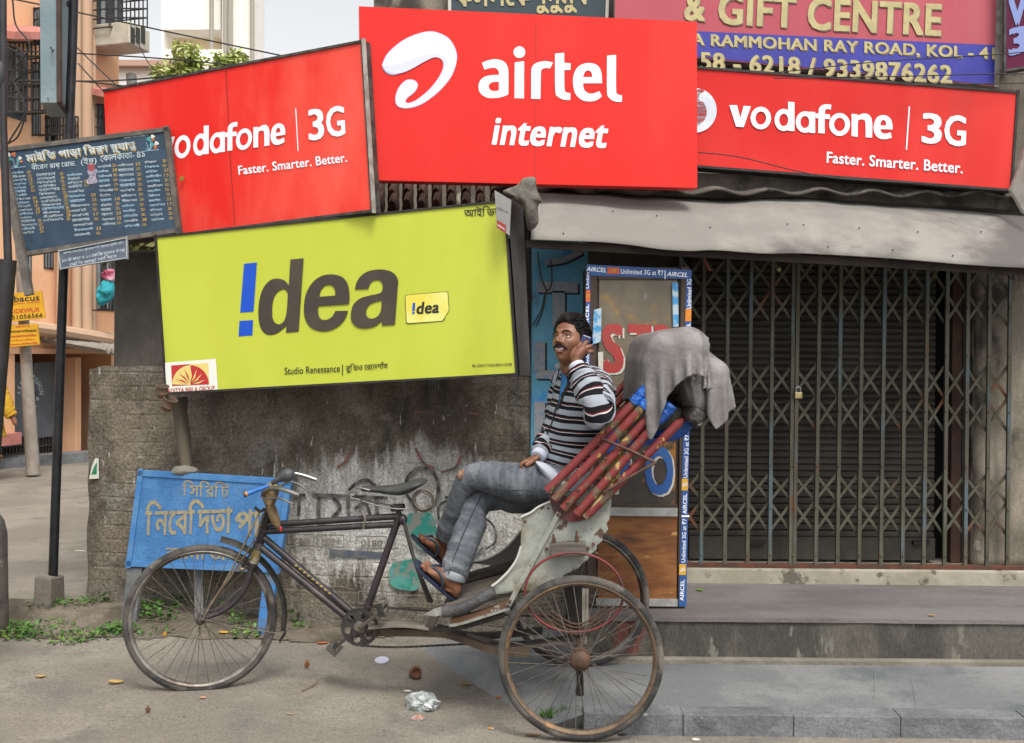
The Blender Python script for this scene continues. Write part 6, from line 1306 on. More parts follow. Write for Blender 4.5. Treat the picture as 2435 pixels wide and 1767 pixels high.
# body panels
m_panel = mat('chipped_white', '7f827b', '91938a', sc=3, rough=.65, bump=.35, bsc=7, col3='665f4c', sc3=3.2, lo3=.5, hi3=.66, spk=('4a392d', 13, .63), grain=.15)
PO = .285
out = [(1241, 1228), (1262, 1218), (1283, 1203), (1312, 1191), (1350, 1172), (1453, 1160), (1454, 1200), (1449, 1236), (1442, 1244), (1446, 1258), (1441, 1268), (1432, 1276), (1433, 1286), (1420, 1296), (1419, 1306), (1405, 1318), (1396, 1334), (1386, 1338), (1376, 1351), (1360, 1358), (1341, 1367), (1325, 1385), (1307, 1402), (1262, 1409), (1240, 1404), (1210, 1412), (1174, 1414), (1168, 1394), (1185, 1382), (1210, 1358), (1228, 1330), (1238, 1300), (1239, 1262)]
def panel(name, o, wob):
    from mathutils.geometry import delaunay_2d_cdt
    q = [Vector((x, y)) for x, y in out]; g_ = [Vector((x, y)) for x in range(1170, 1460, 9) for y in range(1160, 1420, 9)]
    n_ = len(q); vv, _, ff, *_r = delaunay_2d_cdt(q + g_, [], [tuple(range(n_))], 1, 1e-5)
    s = MB(); s.add([B(v.x, v.y, PO) + LAT * (o - PO + wob * nz((v.x * .02, v.y * .02, o)) + wob * .6 * nz((v.x * .06, v.y * .06, o))) for v in vv], [tuple(f) for f in ff]); ob = s.build(name, m_panel, rk, smooth='all'); md = ob.modifiers.new('thick', 'SOLIDIFY'); md.thickness = .004; return ob
panel('side_panel', PO, .008); panel('side_panel', -PO, .008)
s = MB(); s.tube(cat_rom([B(1239, 1300, PO + .004), B(1229, 1330, PO + .004), B(1210, 1358, PO + .004), B(1186, 1382, PO + .004), B(1170, 1394, PO + .004)], 5), .006, 8); s.build('panel_edge', mat('bare_edge', 'b3b4ae', rough=.5), rk, smooth=True)
s = MB(); s.tube(cat_rom([B(1239, 1230, PO + .003), B(1262, 1219, PO + .003), B(1283, 1204, PO + .003), B(1313, 1191, PO + .003)], 5), .005, 8); s.build('panel_edge', mat('bare_edge', 'b3b4ae', rough=.5), rk, smooth=True)
s = MB(); s.tube(cat_rom([B(1105, 1335, -.26), B(1150, 1331, -.26), B(1190, 1312, -.26), B(1220, 1285, -.26), B(1238, 1262, -.26)], 5), .006, 8); s.build('panel_edge', mat('bare_edge', 'b3b4ae'), rk, smooth=True)
s = MB(); s.slab([B(1105, 1337, -.262), B(1150, 1333, -.262), B(1190, 1314, -.262), B(1220, 1287, -.262), B(1240, 1262, -.262), B(1260, 1320, -.262), B(1200, 1350, -.262)], LAT * -.004); s.build('far_lip', mat('lip_grey', '63605a', '6f6c66', sc=5, rough=.8), rk)
m_plank = mat('dark_plank', '352e28', '443b33', sc=7, rough=.85, bump=.4, stretch=(.4, 3, 3))
fl = [B(1046, 1452, .25), B(1250, 1398, .25)]; s = MB(); s.slab([fl[0], fl[1], fl[1] - LAT * .5, fl[0] - LAT * .5], (0, 0, -.018)); s.build('floorboard', mat('floor_wood', '4f4942', '5d564e', sc=6, rough=.9, bump=.3, stretch=(.5, 3, 1)), rk)
s = MB(); a, b = B(1092, 1366, -.22), B(1250, 1322, -.22); s.slab([a, b, b + Vector((0, 0, -.042)), a + Vector((0, 0, -.042))], LAT * .05); s.build('footboard_rail', m_plank, rk, bevel=.004)
s = MB(); a, b = B(1250, 1398, .25), B(1262, 1240, .25); s.slab([a, b, b - LAT * .5, a - LAT * .5], (.012, 0, 0)); s.build('seat_front', m_plank, rk)
tubes('footrest_roll', mat('black_rubber', '353536', '48484a', sc=9, rough=.6, bump=.5, bsc=60), [B(1052, 1455, PO), B(1078, 1452, PO), B(1108, 1443, PO), B(1140, 1426, PO), B(1176, 1406, PO)], .026, n=16)
s = MB(); s.slab([B(1008, 1462, .24), B(1030, 1448, .27), B(1058, 1440, PO), B(1058, 1460, PO), B(1036, 1466, .27)], (0, .01, -.004)); s.build('toe_plate', mat('plate_white', '9a9a96', '83827c', sc=12, rough=.5), rk)
s = MB(); s.slab([B(1036, 1440, .2), B(1058, 1436, .26), B(1030, 1492, .1), B(1004, 1500, .05)], (.005, .01, 0)); s.build('toe_bracket', mat('bracket_grey', '6d6860', rough=.8), rk)
beam('angle_iron', mat('rusty_angle', '5a4030', '6a4a36', sc=9, rough=.8, bump=.2, spk=('8a867c', 20, .62)), [B(1072, 1476, PO - .03), B(1140, 1458, PO - .02), B(1212, 1434, PO - .01)], .03, .022)
beam('edge_bar', m_panel, [B(1068, 1486, PO - .02), B(1100, 1481, PO - .01), B(1212, 1446, PO)], .02, .012)
beam('edge_bar', m_grease, [B(1030, 1496, PO - .1), B(1090, 1492, PO - .06), B(1200, 1462, PO - .03)], .03, .02)
s = MB(); s.bar(B(1329, 1219, PO + .02), B(1209, 1440, PO + .012), .006, .021, side=LAT); s.build('side_stay', m_panel, rk)
for x, y in ((1327, 1224), (1212, 1430), (1300, 1305), (1418, 1316), (1398, 1304), (1411, 1294), (1248, 1240), (1450, 1180)):
    s = MB(); s.lathe(B(x, y, PO + (.022 if x in (1327, 1212) else .008)), LAT, [(.0085, 0), (.007, .005), (.0, .007)], 10); s.build('rivet', m_rust, rk, smooth=True)
s = MB(); s.hexa([B(1310, 1324, PO + .055), B(1393, 1322, PO + .055), B(1394, 1290, PO + .055), B(1309, 1294, PO + .055)] + [p - LAT * .05 for p in (B(1310, 1324, PO + .055), B(1393, 1322, PO + .055), B(1394, 1290, PO + .055), B(1309, 1294, PO + .055))]); s.build('bearing_block', mat('grey_wood', '4f4a44', '625c55', sc=8, rough=.9, bump=.4, stretch=(.3, 1, 3)), rk, bevel=.004)
for x, y0, y1 in ((1316, 1270, 1296), (1371, 1262, 1292)):
    s = MB(); s.tube([B(x, y0, PO + .035), B(x + 1, y1, PO + .035)], .005, 8)
    for k in range(3): s.lathe(B(x + 1, y1 - 4 - k * 5, PO + .035), (0, 0, 1), [(.01, 0), (.01, .006), (0, .006)], 6)
    s.build('bolt', m_rust, rk, smooth=True)
s = MB(); c = B(1365, 1409, PO + .075); e1 = LV_ * .212; e2 = Vector((0, 0, .172)); s.tube([c + e1 * math.cos(a * .1309) + e2 * math.sin(a * .1309) for a in range(48)], .0055, 8, closed=True); s.build('hoop', mat('red_hoop', '6d2426', '4a3030', sc=5, rough=.6), rk, smooth='all')
# seat
s = MB(); z = B(1320, 1196, 0).z; a = B(1305, 1206, .26); b = B(1440, 1206, .26); s.hexa([a, b, b + Vector((0, 0, .06)), a + Vector((0, 0, .06))] + [p - LAT * .52 for p in (a, b, b + Vector((0, 0, .06)), a + Vector((0, 0, .06)))]); s.build('seat', mat('seat_cloth', '3f3a3c', '55504e', sc=8, rough=.9), rk, bevel=.02)
s = MB(); a = B(1432, 1185, .24); b = B(1478, 1030, .24); s.hexa([a, b, b - LAT * .48, a - LAT * .48] + [p + Vector((.05, 0, .01)) for p in (a, b, b - LAT * .48, a - LAT * .48)]); s.build('backrest', mat('backrest_yellow', '99953f', '84803a', sc=5, rough=.8, bump=.2, col3='565230', sc3=6, lo3=.5, hi3=.6), rk, bevel=.02)
# hood ribs
m_rib = mat('chipped_red', '6a2223', '762b29', sc=6, rough=.65, bump=.2, col3='5c4c3a', sc3=11, lo3=.55, hi3=.575, spk=('a3854c', 22, .62), stretch=(1, 1, 1))
m_rib2 = mat('chipped_cream', '8f7a50', 'a39060', sc=8, rough=.8, bump=.2, col3='5a3a2a', sc3=12, lo3=.54, hi3=.6, spk=('7c2a26', 16, .64))
RO = PO + .035
NR = [((1301, 1168), (1524, 941)), ((1318, 1188), (1544, 951)), ((1339, 1210), (1561, 972)), ((1371, 1223), (1580, 983)), ((1392, 1229), (1616, 1003))]
for i, (a, b) in enumerate(NR):
    o = RO + (.012 if i % 2 else 0)
    rb = tubes('hood_rib', m_rib, [B(*a, o), B((a[0] + b[0]) / 2 - 1, (a[1] + b[1]) / 2 + 2, o), B(*b, o)], .0192, n=14, sub=8)
    if i == 4: ORG[rb.name] = ORG[rk.name]; tubes('cream_end', m_rib2, [B(1391, 1230, o), B(1462, 1155, o)], .0183, parent=rb)
for a, b in (((1312, 1112), (1516, 878)), ((1322, 1124), (1528, 892)), ((1336, 1140), (1538, 910)), ((1350, 1152), (1548, 930))): tubes('hood_rib', m_rib, [B(*a, -RO), B(*b, -RO)], .0165, n=12)
s = MB(); s.tube(cat_rom([B(1616, 1003, RO), B(1640, 985, 0), B(1560, 930, -RO)], 8), .012, 8); s.build('hood_bow', m_rib, rk, smooth=True)
lp = [(1307, 1180), (1330, 1172), (1378, 1206), (1402, 1218), (1398, 1232), (1375, 1240), (1345, 1238), (1320, 1222)]
for sgn in (1, -1):
    s = MB(); s.slab([B(p.x, p.y, RO - .02) - (LAT * (2 * RO - .04) if sgn < 0 else LAT * 0) for p in cat_rom([Vector((x, y, 0)) for x, y in lp], 4, True)], LAT * -.008); s.build('hood_pivot', mat('pivot_red', '5a2422', '43302b', sc=9, rough=.7), rk)
for x, y in ((1442, 1028), (1310, 1172), (1352, 1140), (1375, 1165), (1405, 1120), (1440, 1090), (1466, 1138), (1498, 1105), (1530, 1075), (1393, 1190), (1350, 1196), (1384, 1213)):
    s = MB(); s.lathe(B(x, y, RO + .018), LAT, [(.0075, -.004), (.007, .004), (.004, .008), (0, .009)], 8); s.build('bolt', m_rust, rk, smooth=True)
m_link = mat('brown_link', '4a322a', '5c4438', sc=14, rough=.7, metal=.2)
tubes('hood_link', m_link, [B(1432, 1043, RO + .03), B(1500, 1072, RO + .032), B(1558, 1100, RO + .03)], .0065)
tubes('hood_link', m_link, [B(1558, 1101, RO + .036), B(1500, 1133, RO + .036), B(1436, 1170, RO + .03)], .0065)
# folded hood covering and blue lining
m_hood = mat('grey_plastic', '6b6867', '7f7c7b', sc=4, rough=.62, bump=.35, bsc=24, col3='5f5c5a', sc3=3.5, lo3=.56, hi3=.66, spk=('a5a3a0', 12, .68), grain=.1)
HYc = B(1600, 900, 0).y
def drape(name, m, top, bottom, Y0, Y1, bulge, amp, seed, rows=44, colsn=64):
    """sheet thrown over the folded bows: a closed tube of cloth running from Y0 to Y1, its section given by two photo outlines"""
    q0 = cat_rom([Vector((x, y, 0)) for x, y in top], 6, True); q1 = cat_rom([Vector((x, y, 0)) for x, y in bottom], 6, True)
    def resample(q, n_):
        L = [0]
        for i in range(len(q)): L.append(L[-1] + (q[(i + 1) % len(q)] - q[i]).length)
        o_ = []; k = 0
        for j in range(n_):
            d = L[-1] * j / n_
            while L[k + 1] < d: k += 1
            t_ = (d - L[k]) / max(1e-9, L[k + 1] - L[k]); o_.append(q[k].lerp(q[(k + 1) % len(q)], t_))
        return o_
    q0, q1 = resample(q0, colsn), resample(q1, colsn); c0 = sum(q0, Vector()) / colsn; c1 = sum(q1, Vector()) / colsn
    mb = MB()
    for j in range(rows + 1):
        t_ = j / rows; Y = lerp(Y0, Y1, t_); k = min(1, (math.sin(math.pi * t_) * 4 + .02) ** .6)
        for i in range(colsn):
            v = q0[i].lerp(q1[i], t_); c = c0.lerp(c1, t_); v = c + (v - c) * k; p = W(v.x, v.y, Y); n_ = Vector((v.x - c.x, 0, -(v.y - c.y))).normalized()
            w_ = p * 1.0 + Vector((seed, 0, 0)); f_ = .7 * (1 - 2 * abs(noise.noise(Vector((w_.x * 4.5 + w_.z * 2, w_.y * 3, w_.z * 4))))) + .45 * (1 - 2.4 * abs(noise.noise(Vector((w_.x * 11, w_.y * 8, w_.z * 9 + w_.x * 6))))) + .3 * nz(w_ * 20, 1, 2)
            mb.v.append(p + n_ * amp * f_ - Vector((0, amp * .5 * f_, 0)))
    for j in range(rows):
        for i in range(colsn): mb.f.append((j * colsn + i, j * colsn + (i + 1) % colsn, (j + 1) * colsn + (i + 1) % colsn, (j + 1) * colsn + i))
    return mb.build(name, m, rk, smooth='all')
hc = thing('hood_cover', B(1600, 900), None, None); hc.parent = rk; hc.location = ORG[hc.name] - ORG[rk.name]
_rk = rk; rk = hc
def folds(name, m, pts, Y, depth, seed, amp, f1=4.5, ang=.6, rows=64):
    "bundle of folded sheet: outline from the side, rounded in depth, with long creases running along ang"
    q = cat_rom([Vector((x, y, 0)) for x, y in pts], 8, True); n = len(q); cx = sum(v.x for v in q) / n; cy = sum(v.y for v in q) / n; mb = MB(); ca, sa = math.cos(ang), math.sin(ang)
    for j in range(rows + 1):
        t_ = math.pi * j / rows; k = max(0, math.sin(t_)) ** .62; yy = Y - depth * math.copysign(abs(math.cos(t_)) ** .8, math.cos(t_))
        for v in q:
            x = cx + (v.x - cx) * k; y = cy + (v.y - cy) * k; p = W(x, y, Y); p.y = yy
            c_ = p.x * ca + p.z * sa; d_ = -p.x * sa + p.z * ca; wv = .25 * noise.noise(Vector((p.x * 5, p.y * 3, p.z * 5 + seed)))
            r1 = 1 - 2.2 * abs(noise.noise(Vector(((c_ + wv * .3) * f1 * 2.4, d_ * f1 * .55, p.y * 2.2 + seed)))); r2 = 1 - 2.2 * abs(noise.noise(Vector(((c_ + wv) * f1 * 4.2, d_ * f1 * 1.5, p.y * 5 + seed * 3))))
            n_ = Vector(((v.x - cx) * .004 * k, -math.cos(t_), -(v.y - cy) * .004 * k)).normalized()
            r3 = 1 - 2.2 * abs(noise.noise(Vector((c_ * f1 * 9 + wv * 4, d_ * f1 * 5, p.y * 9 + seed))))
            mb.v.append(p + n_ * amp * (r1 + .42 * r2 + .09 * r3 - .5) * (.35 + .65 * min(1, 3 * abs(math.cos(t_)))))
    for j in range(rows):
        for i in range(n): mb.f.append((j * n + i, j * n + (i + 1) % n, (j + 1) * n + (i + 1) % n, (j + 1) * n + i))
    return mb.build(name, m, rk, smooth=True)
m_hood2 = mat('shaded_plastic', '2c2a28', '4c4945', sc=5, rough=.6, bump=.3)  # darker copy of the grey plastic: shade of the hood's hollow as colour
def drop_sheet(name, m, c, sx, sy, nx_, ny_, caps, slack, seed, steps=130, tilt=0.0, pin=None):
    "let a sheet fall over round bows: particles with stretch, shear and bending links"
    rs = np.random.RandomState(seed); U, V = np.meshgrid(np.linspace(-.5, .5, nx_), np.linspace(-.5, .5, ny_), indexing='ij')
    P = np.stack([c[0] + U * sx, c[1] + V * sy, c[2] + U * sx * tilt + 0 * U], -1); P += rs.normal(0, .004, P.shape); P[..., 2] += .03 * np.sin(U * 9 + 3 * V) + .03 * np.sin(V * 11 - 4 * U + seed)
    rx, ry = sx / (nx_ - 1) * slack, sy / (ny_ - 1) * slack; rd = math.hypot(rx, ry); Q = P.copy()
    if pin is not None: pi_ = int(pin * (nx_ - 1)); pj = np.nonzero(np.abs(V[pi_] * sy) < .27)[0]; fixed = P[pi_, pj].copy(); fixed[:, 2] = c[2] + (pin - .5) * sx * tilt; fixed[:, 1] = c[1] + (fixed[:, 1] - c[1]) * .97
    def link(A, Bv, r, k):
        dl = Bv - A; ln = np.sqrt((dl * dl).sum(-1, keepdims=True)) + 1e-9; co = dl * ((ln - r) / ln * .5 * k); A += co; Bv -= co
    for st in range(steps):
        vel = (P - Q) * .97; Q = P.copy(); P = P + vel + np.array([0, 0, -9.8 * (1 / 70) ** 2])
        for it in range(10):
            for o in (0, 1):
                A = P[o:-1:2] if (nx_ - o) % 2 == 0 else P[o:-1:2]; Bv = P[o + 1::2]; link(A[:len(Bv)], Bv, rx, 1)
                A = P[:, o:-1:2]; Bv = P[:, o + 1::2]; link(A[:, :Bv.shape[1]], Bv, ry, 1)
            for o in (0, 1):
                link(P[o:-1:2, :-1], P[o + 1::2, 1:], rd, .5); link(P[o + 1::2, :-1], P[o:-1:2, 1:], rd, .5) if len(P[o:-1:2]) == len(P[o + 1::2]) else None
            for o in range(4):
                A, Bv = P[o:-2:4], P[o + 2::4]; k = min(len(A), len(Bv)); link(A[:k], Bv[:k], 2 * rx, .12)
                A, Bv = P[:, o:-2:4], P[:, o + 2::4]; k = min(A.shape[1], Bv.shape[1]); link(A[:, :k], Bv[:, :k], 2 * ry, .12)
            if pin is not None: P[pi_, pj] = fixed
            for a_, b_, r in caps:
                ab = b_ - a_; t_ = np.clip(((P - a_) @ ab) / max(1e-9, ab @ ab), 0, 1)[..., None]; n_ = P - (a_ + t_ * ab); ln = np.sqrt((n_ * n_).sum(-1, keepdims=True)) + 1e-9; hit = ln < r
                P = np.where(hit, P + n_ * ((r - ln) / ln), P); Q = np.where(hit, Q + (P - Q) * .93, Q)
    mb = MB(); mb.v = [Vector(p) for p in P.reshape(-1, 3)]
    for i in range(nx_ - 1):
        for j in range(ny_ - 1): mb.f.append((i * ny_ + j, (i + 1) * ny_ + j, (i + 1) * ny_ + j + 1, i * ny_ + j + 1))
    o = mb.build(name, m, rk, smooth='all'); o.modifiers.new('sub', 'SUBSURF').render_levels = 1; o.modifiers['sub'].levels = 1; o.modifiers.new('thick', 'SOLIDIFY').thickness = .002; return o
def cap_(px, py, r, y0=-.3, y1=.3):
    q = W(px, py, HYc); return (np.array([q.x, HYc + y0, q.z]), np.array([q.x, HYc + y1, q.z]), r)
CAPS = [cap_(1556, 832, .07), cap_(1606, 832, .09), cap_(1536, 862, .05), cap_(1672, 885, .07, -.27), cap_(1650, 950, .05, -.25), cap_(1615, 900, .06), cap_(1690, 930, .045, -.27)]
q = W(1664, 822, HYc); drop_sheet('fold', m_hood, (q.x + .005, HYc - .03, q.z - .01), .31, .76, 38, 86, [(a_, b_, r * .9) for a_, b_, r in CAPS], 1.2, 5, 110, tilt=-.3, pin=.3)
q = W(1572, 740, HYc); drop_sheet('fold', m_hood, (q.x, HYc - .03, q.z), .42, .70, 46, 76, [(a_, b_, r + .012) for a_, b_, r in CAPS], 1.24, 2, 95, tilt=-.05)
folds('fold', m_hood, [(1590, 850), (1640, 832), (1672, 850), (1676, 930), (1662, 985), (1640, 992), (1622, 965), (1600, 930), (1588, 890)], HYc - .12, .2, 5, .03, 3.6, .15, 40)
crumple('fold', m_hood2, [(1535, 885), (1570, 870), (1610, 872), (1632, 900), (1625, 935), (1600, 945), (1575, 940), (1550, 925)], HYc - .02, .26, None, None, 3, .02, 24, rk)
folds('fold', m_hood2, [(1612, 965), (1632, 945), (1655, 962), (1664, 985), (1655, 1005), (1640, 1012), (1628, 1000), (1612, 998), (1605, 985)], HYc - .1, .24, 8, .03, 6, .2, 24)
def ridg_(v): return 1 - 2 * abs(noise.noise(v))
m_tarp = mat('blue_tarp', '0b428c', '1553a6', sc=9, rough=.5, bump=.2, bsc=20)
for k, (a, b) in enumerate(NR[:4]):
    o = RO + (.012 if k % 2 else 0); p0, p1 = B(*a, o), B(*b, o); s = MB(); L_ = (p1 - p0).length
    ps = [p0.lerp(p1, 1 + (x - .035) / L_) for x in (-.012, 0, .02, .04, .06, .085)]; limb(s, ps, [.0205, .0225, .0215, .0225, .0225, .021], 30, 8, lambda p, t, a: .004 * ridg_(p * 26) + .003 * ridg_(p * 60), 1.0); s.build('lining', m_tarp, rk, smooth='all')
drape('lining', m_tarp, [(1450, 1078), (1475, 1050), (1520, 1035), (1560, 1022), (1600, 1012), (1640, 990), (1664, 984), (1655, 1002), (1625, 1038), (1590, 1052), (1540, 1062), (1500, 1072), (1462, 1090)], [(1440, 1030), (1500, 1000), (1560, 980), (1640, 950), (1655, 960), (1620, 1000), (1560, 1020), (1500, 1040), (1450, 1050)], HYc - .24, HYc + .3, .1, .012, 4, 24, 60)
drape('lining', mat('dark_cloth', '2f332c', '4a4d42', sc=7, rough=.9), [(1500, 1020), (1540, 995), (1600, 975), (1622, 990), (1590, 1015), (1540, 1035), (1500, 1048)], [(1480, 990), (1540, 960), (1600, 940), (1620, 970), (1560, 1000), (1500, 1020)], HYc - .27, HYc + .3, .1, .01, 6, 20, 50)
rk = _rk
s = MB(); tp_ = PN(MID + LAT * .0185, LAT)
for k in range(9):
    x = lerp(703, 783, k / 8); y = lerp(1345, 1411, k / 8); stroke(s, tp_, [(x - 2, y + 1), (x + 1, y - 2), (x + 3, y + 2)], 2.2, 0, 3)
s.build('painted_marks', m_by, rk)
# ------------------------------------------------------------------ the man
man = thing('person', W(1300, 1200, 4.6), 'smiling man with moustache on the rickshaw seat, in striped hooded top, phone at his ear', 'person')
m_skin = mat('skin', '6b4634', '79523d', sc=14, rough=.46, bump=.06, bsc=120, spec=.4)
yaw, pit = R(38), R(17)
hf = Vector((-math.sin(yaw) * math.cos(pit), -math.cos(yaw) * math.cos(pit), math.sin(pit))); hl = Vector((0, 0, 1)).cross(hf).normalized(); hu = hf.cross(hl).normalized()
q_ = Matrix.Rotation(R(4), 3, hf); hl = q_ @ hl; hu = q_ @ hu
HC = W(1357, 815, 4.50); HS = .985
def H(x, y, z): return HC + (hf * x + hl * y + hu * z) * HS
def g2(a, b, c, sa, sb): return math.exp(-((a) / sa) ** 2 - ((b) / sb) ** 2)
def head_pt(d):
    x, y, z = .098 * d.x, .076 * d.y, .117 * d.z
    if z < 0: k = sst(0, -.117, z); y *= 1 - .26 * k; x = x * (1 - .06 * k) + (.012 * k if x > 0 else .03 * k)
    if x < 0: x *= 1.02
    if d.x > 0:
        fr = d.x
        x -= .006 * sst(.3, 1, fr) * (1 if z < .05 else .3)
        nb = sst(.024, -.024, z) * (1 - sst(-.026, -.04, z)); x += .027 * nb * math.exp(-(y / (.0085 + .006 * sst(.0, -.03, z))) ** 2)
        x += .006 * g2(abs(y) - .013, z + .029, 0, .007, .008)
        x -= .012 * g2(abs(y) - .032, z - .004, 0, .017, .011)
        x += .006 * math.exp(-((z - .024) / .010) ** 2) * math.exp(-(y / .05) ** 4)
        x += .006 * g2(abs(y) - .045, z + .022, 0, .02, .02); x += .004 * g2(abs(y) - .034, z + .045, 0, .014, .016)
        x += .007 * g2(y, z + .049, 0, .024, .006) + .006 * g2(y, z + .073, 0, .02, .007) - .006 * g2(y, z + .062, 0, .026, .0055)
        x += .012 * g2(y, z + .1, 0, .022, .018)
    return Vector((x, y, z))
body = MB()
NU, NV = 120, 96; b0 = len(body.v)
for j in range(NV + 1):
    th = math.pi * j / NV
    for i in range(NU):
        ph = 2 * math.pi * i / NU; p = head_pt(Vector((math.sin(th) * math.cos(ph), math.sin(th) * math.sin(ph), math.cos(th)))); body.v.append(H(*p))
for j in range(NV):
    for i in range(NU): body.f.append((b0 + j * NU + i, b0 + (j + 1) * NU + i, b0 + (j + 1) * NU + (i + 1) % NU, b0 + j * NU + (i + 1) % NU))
for sg in (1, -1):   # ears
    body.ball(H(-.008, sg * .076, -.004), .001, 4, 3)
    b0 = len(body.v); body.ball((0, 0, 0), (.017, .009, .03), 16, 12, lambda p, d: Vector((p.x, p.y * (1 - .5 * g2(p.x, p.z, 0, .009, .016)), p.z)))
    for k in range(b0, len(body.v)): v = body.v[k]; body.v[k] = H(-.01 + v.x - .2 * v.z, sg * (.078 + v.y + .012 * (-v.x / .017 * .5 + .5)), -.002 + v.z)
def SK(pts, rad, flat=1.0, seg=18, sub=5): limb(body, pts, rad, seg, sub, None, flat)
SL = Vector((.5, -.866, 0)); FRT = Vector((-.866, -.5, 0))
NB = W(1376, 890, 4.56)
SK([H(-.022, 0, -.05), H(-.03, 0, -.1), NB + Vector((0, 0, .0)), NB + Vector((.012, 0, -.08))], [.052, .056, .062, .085])
SK([NB + Vector((.01, 0, .0)), W(1384, 950, 4.57), W(1366, 1030, 4.6), W(1340, 1110, 4.61), W(1325, 1150, 4.61)], [.07, .1, .1, .1, .09])
# arms
LS, LE, LW_ = W(1418, 918, 4.42), W(1420, 970, 4.20), W(1369, 866, 4.315)
RS, RE, RW_ = W(1346, 918, 4.70), W(1326, 1028, 4.66), W(1280, 1085, 4.50)
SK([LS, LE.lerp(LS, .5), LE, LE.lerp(LW_, .5), LW_], [.045, .042, .036, .034, .025]); SK([RS, RE.lerp(RS, .5), RE, RE.lerp(RW_, .5), RW_], [.045, .042, .036, .034, .025])
SK([NB + Vector((0, 0, -.05)), LS], [.06, .05]); SK([NB + Vector((0, 0, -.05)), RS], [.06, .05])
# left hand closed round the phone
pa_, pb_ = W(1372, 848, 4.325), W(1385, 833, 4.335)
SK([LW_, W(1370, 858, 4.318), pa_, pb_, W(1391, 828, 4.34)], [.025, .027, .034, .033, .022], .72)
KN = [W(1375, 829, 4.345), W(1385, 824, 4.335), W(1393, 828, 4.335), W(1398, 836, 4.342)]
for k, q in enumerate(KN):
    L_ = (.034, .036, .033, .026)[k]; up_ = Vector((.35 + .12 * k, .1, .75 - .25 * k)).normalized()
    SK([pb_.lerp(q, .45), q, q + up_ * L_ * .6 + Vector((0, .004, 0)), q + up_ * L_ * .8 + Vector((0, .03, 0)), q + up_ * L_ * .35 + Vector((-.004, .05, 0))], [.011, .0105, .0095, .0088, .0075], 1, 12, 4)
SK([W(1366, 858, 4.325), W(1362, 846, 4.335), W(1366, 834, 4.36), W(1373, 826, 4.385)], [.015, .0125, .0105, .0085], 1, 12, 4)
# right hand resting in the lap
SK([RW_, W(1272, 1092, 4.495), W(1262, 1097, 4.49), W(1256, 1100, 4.485)], [.024, .03, .034, .026], .62)
for k in range(4):
    o = Vector((.0, .016 * (k - 1.5), .004 * (1.5 - k))); a = W(1257, 1098, 4.485) + o
    SK([a, a + Vector((-.02, -.004, -.004)), a + Vector((-.034, -.006, -.018)), a + Vector((-.028, -.006, -.036))], [.0105, .0098, .009, .0075], 1, 12, 4)
SK([W(1268, 1096, 4.465), W(1258, 1103, 4.455), W(1250, 1108, 4.45)], [.014, .011, .0085], 1, 12, 4)
# legs and feet
LA = [W(1335, 1150, 4.48), W(1220, 1146, 4.52), W(1122, 1137, 4.58), W(1088, 1212, 4.68), W(1066, 1275, 4.77), W(1056, 1306, 4.79)]
LB = [W(1335, 1156, 4.74), W(1240, 1176, 4.70), W(1148, 1184, 4.63), W(1124, 1240, 4.575), W(1097, 1310, 4.53), W(1076, 1372, 4.51), W(1070, 1400, 4.505)]
SK(LA, [.075, .07, .05, .05, .036, .034]); SK(LB, [.075, .07, .052, .05, .046, .036, .034])
FEET = []
def foot(Hl, T, tip, big):
    d = (T - Hl); L_ = d.length; d = d.normalized(); n = Vector((.7, -.28, .72)); n = (n - d * n.dot(d)).normalized(); n = Matrix.Rotation(tip, 3, d) @ n; w = d.cross(n).normalized()
    w = w if w.y < 0 else -w
    rings = []
    for t_, ww, hh in ((-.02, .014, .016), (.05, .028, .03), (.2, .033, .04), (.35, .033, .044), (.55, .038, .032), (.74, .044, .021), (.86, .042, .015), (.9, .03, .011)): rings.append((Hl + d * L_ * t_ + n * hh, w * ww, n * hh))
    loft(body, rings, 22, 4)
    for k in range(5):
        o = (k - 2) * .0175 * big; tl = L_ * (.155, .15, .135, .12, .1)[k]; r_ = (.0125, .0095, .009, .0085, .008)[k]; a = Hl + d * L_ * (.86 - .012 * k) + w * -o + n * .012
        SK([a, a + d * tl * .6 + n * .006, a + d * tl + n * .002], [r_, r_ * .95, r_ * .75], 1, 12, 4)
    FEET.append((Hl, d, n, w, L_))
foot(W(1080, 1420, 4.51), W(999, 1342, 4.48), R(6), 1); foot(W(1052, 1335, 4.80), W(990, 1278, 4.72), R(18), 1)
SK([LB[-1], W(1068, 1404, 4.505) + Vector((0, 0, -.0))], [.036, .034]); SK([LA[-1], W(1046, 1314, 4.79)], [.034, .036])
bo = body.build('body', m_skin, man)
rm = bo.modifiers.new('remesh', 'REMESH'); rm.mode = 'VOXEL'; rm.voxel_size = .0026; rm.use_smooth_shade = True
smm = bo.modifiers.new('smooth', 'SMOOTH'); smm.factor = .5; smm.iterations = 3
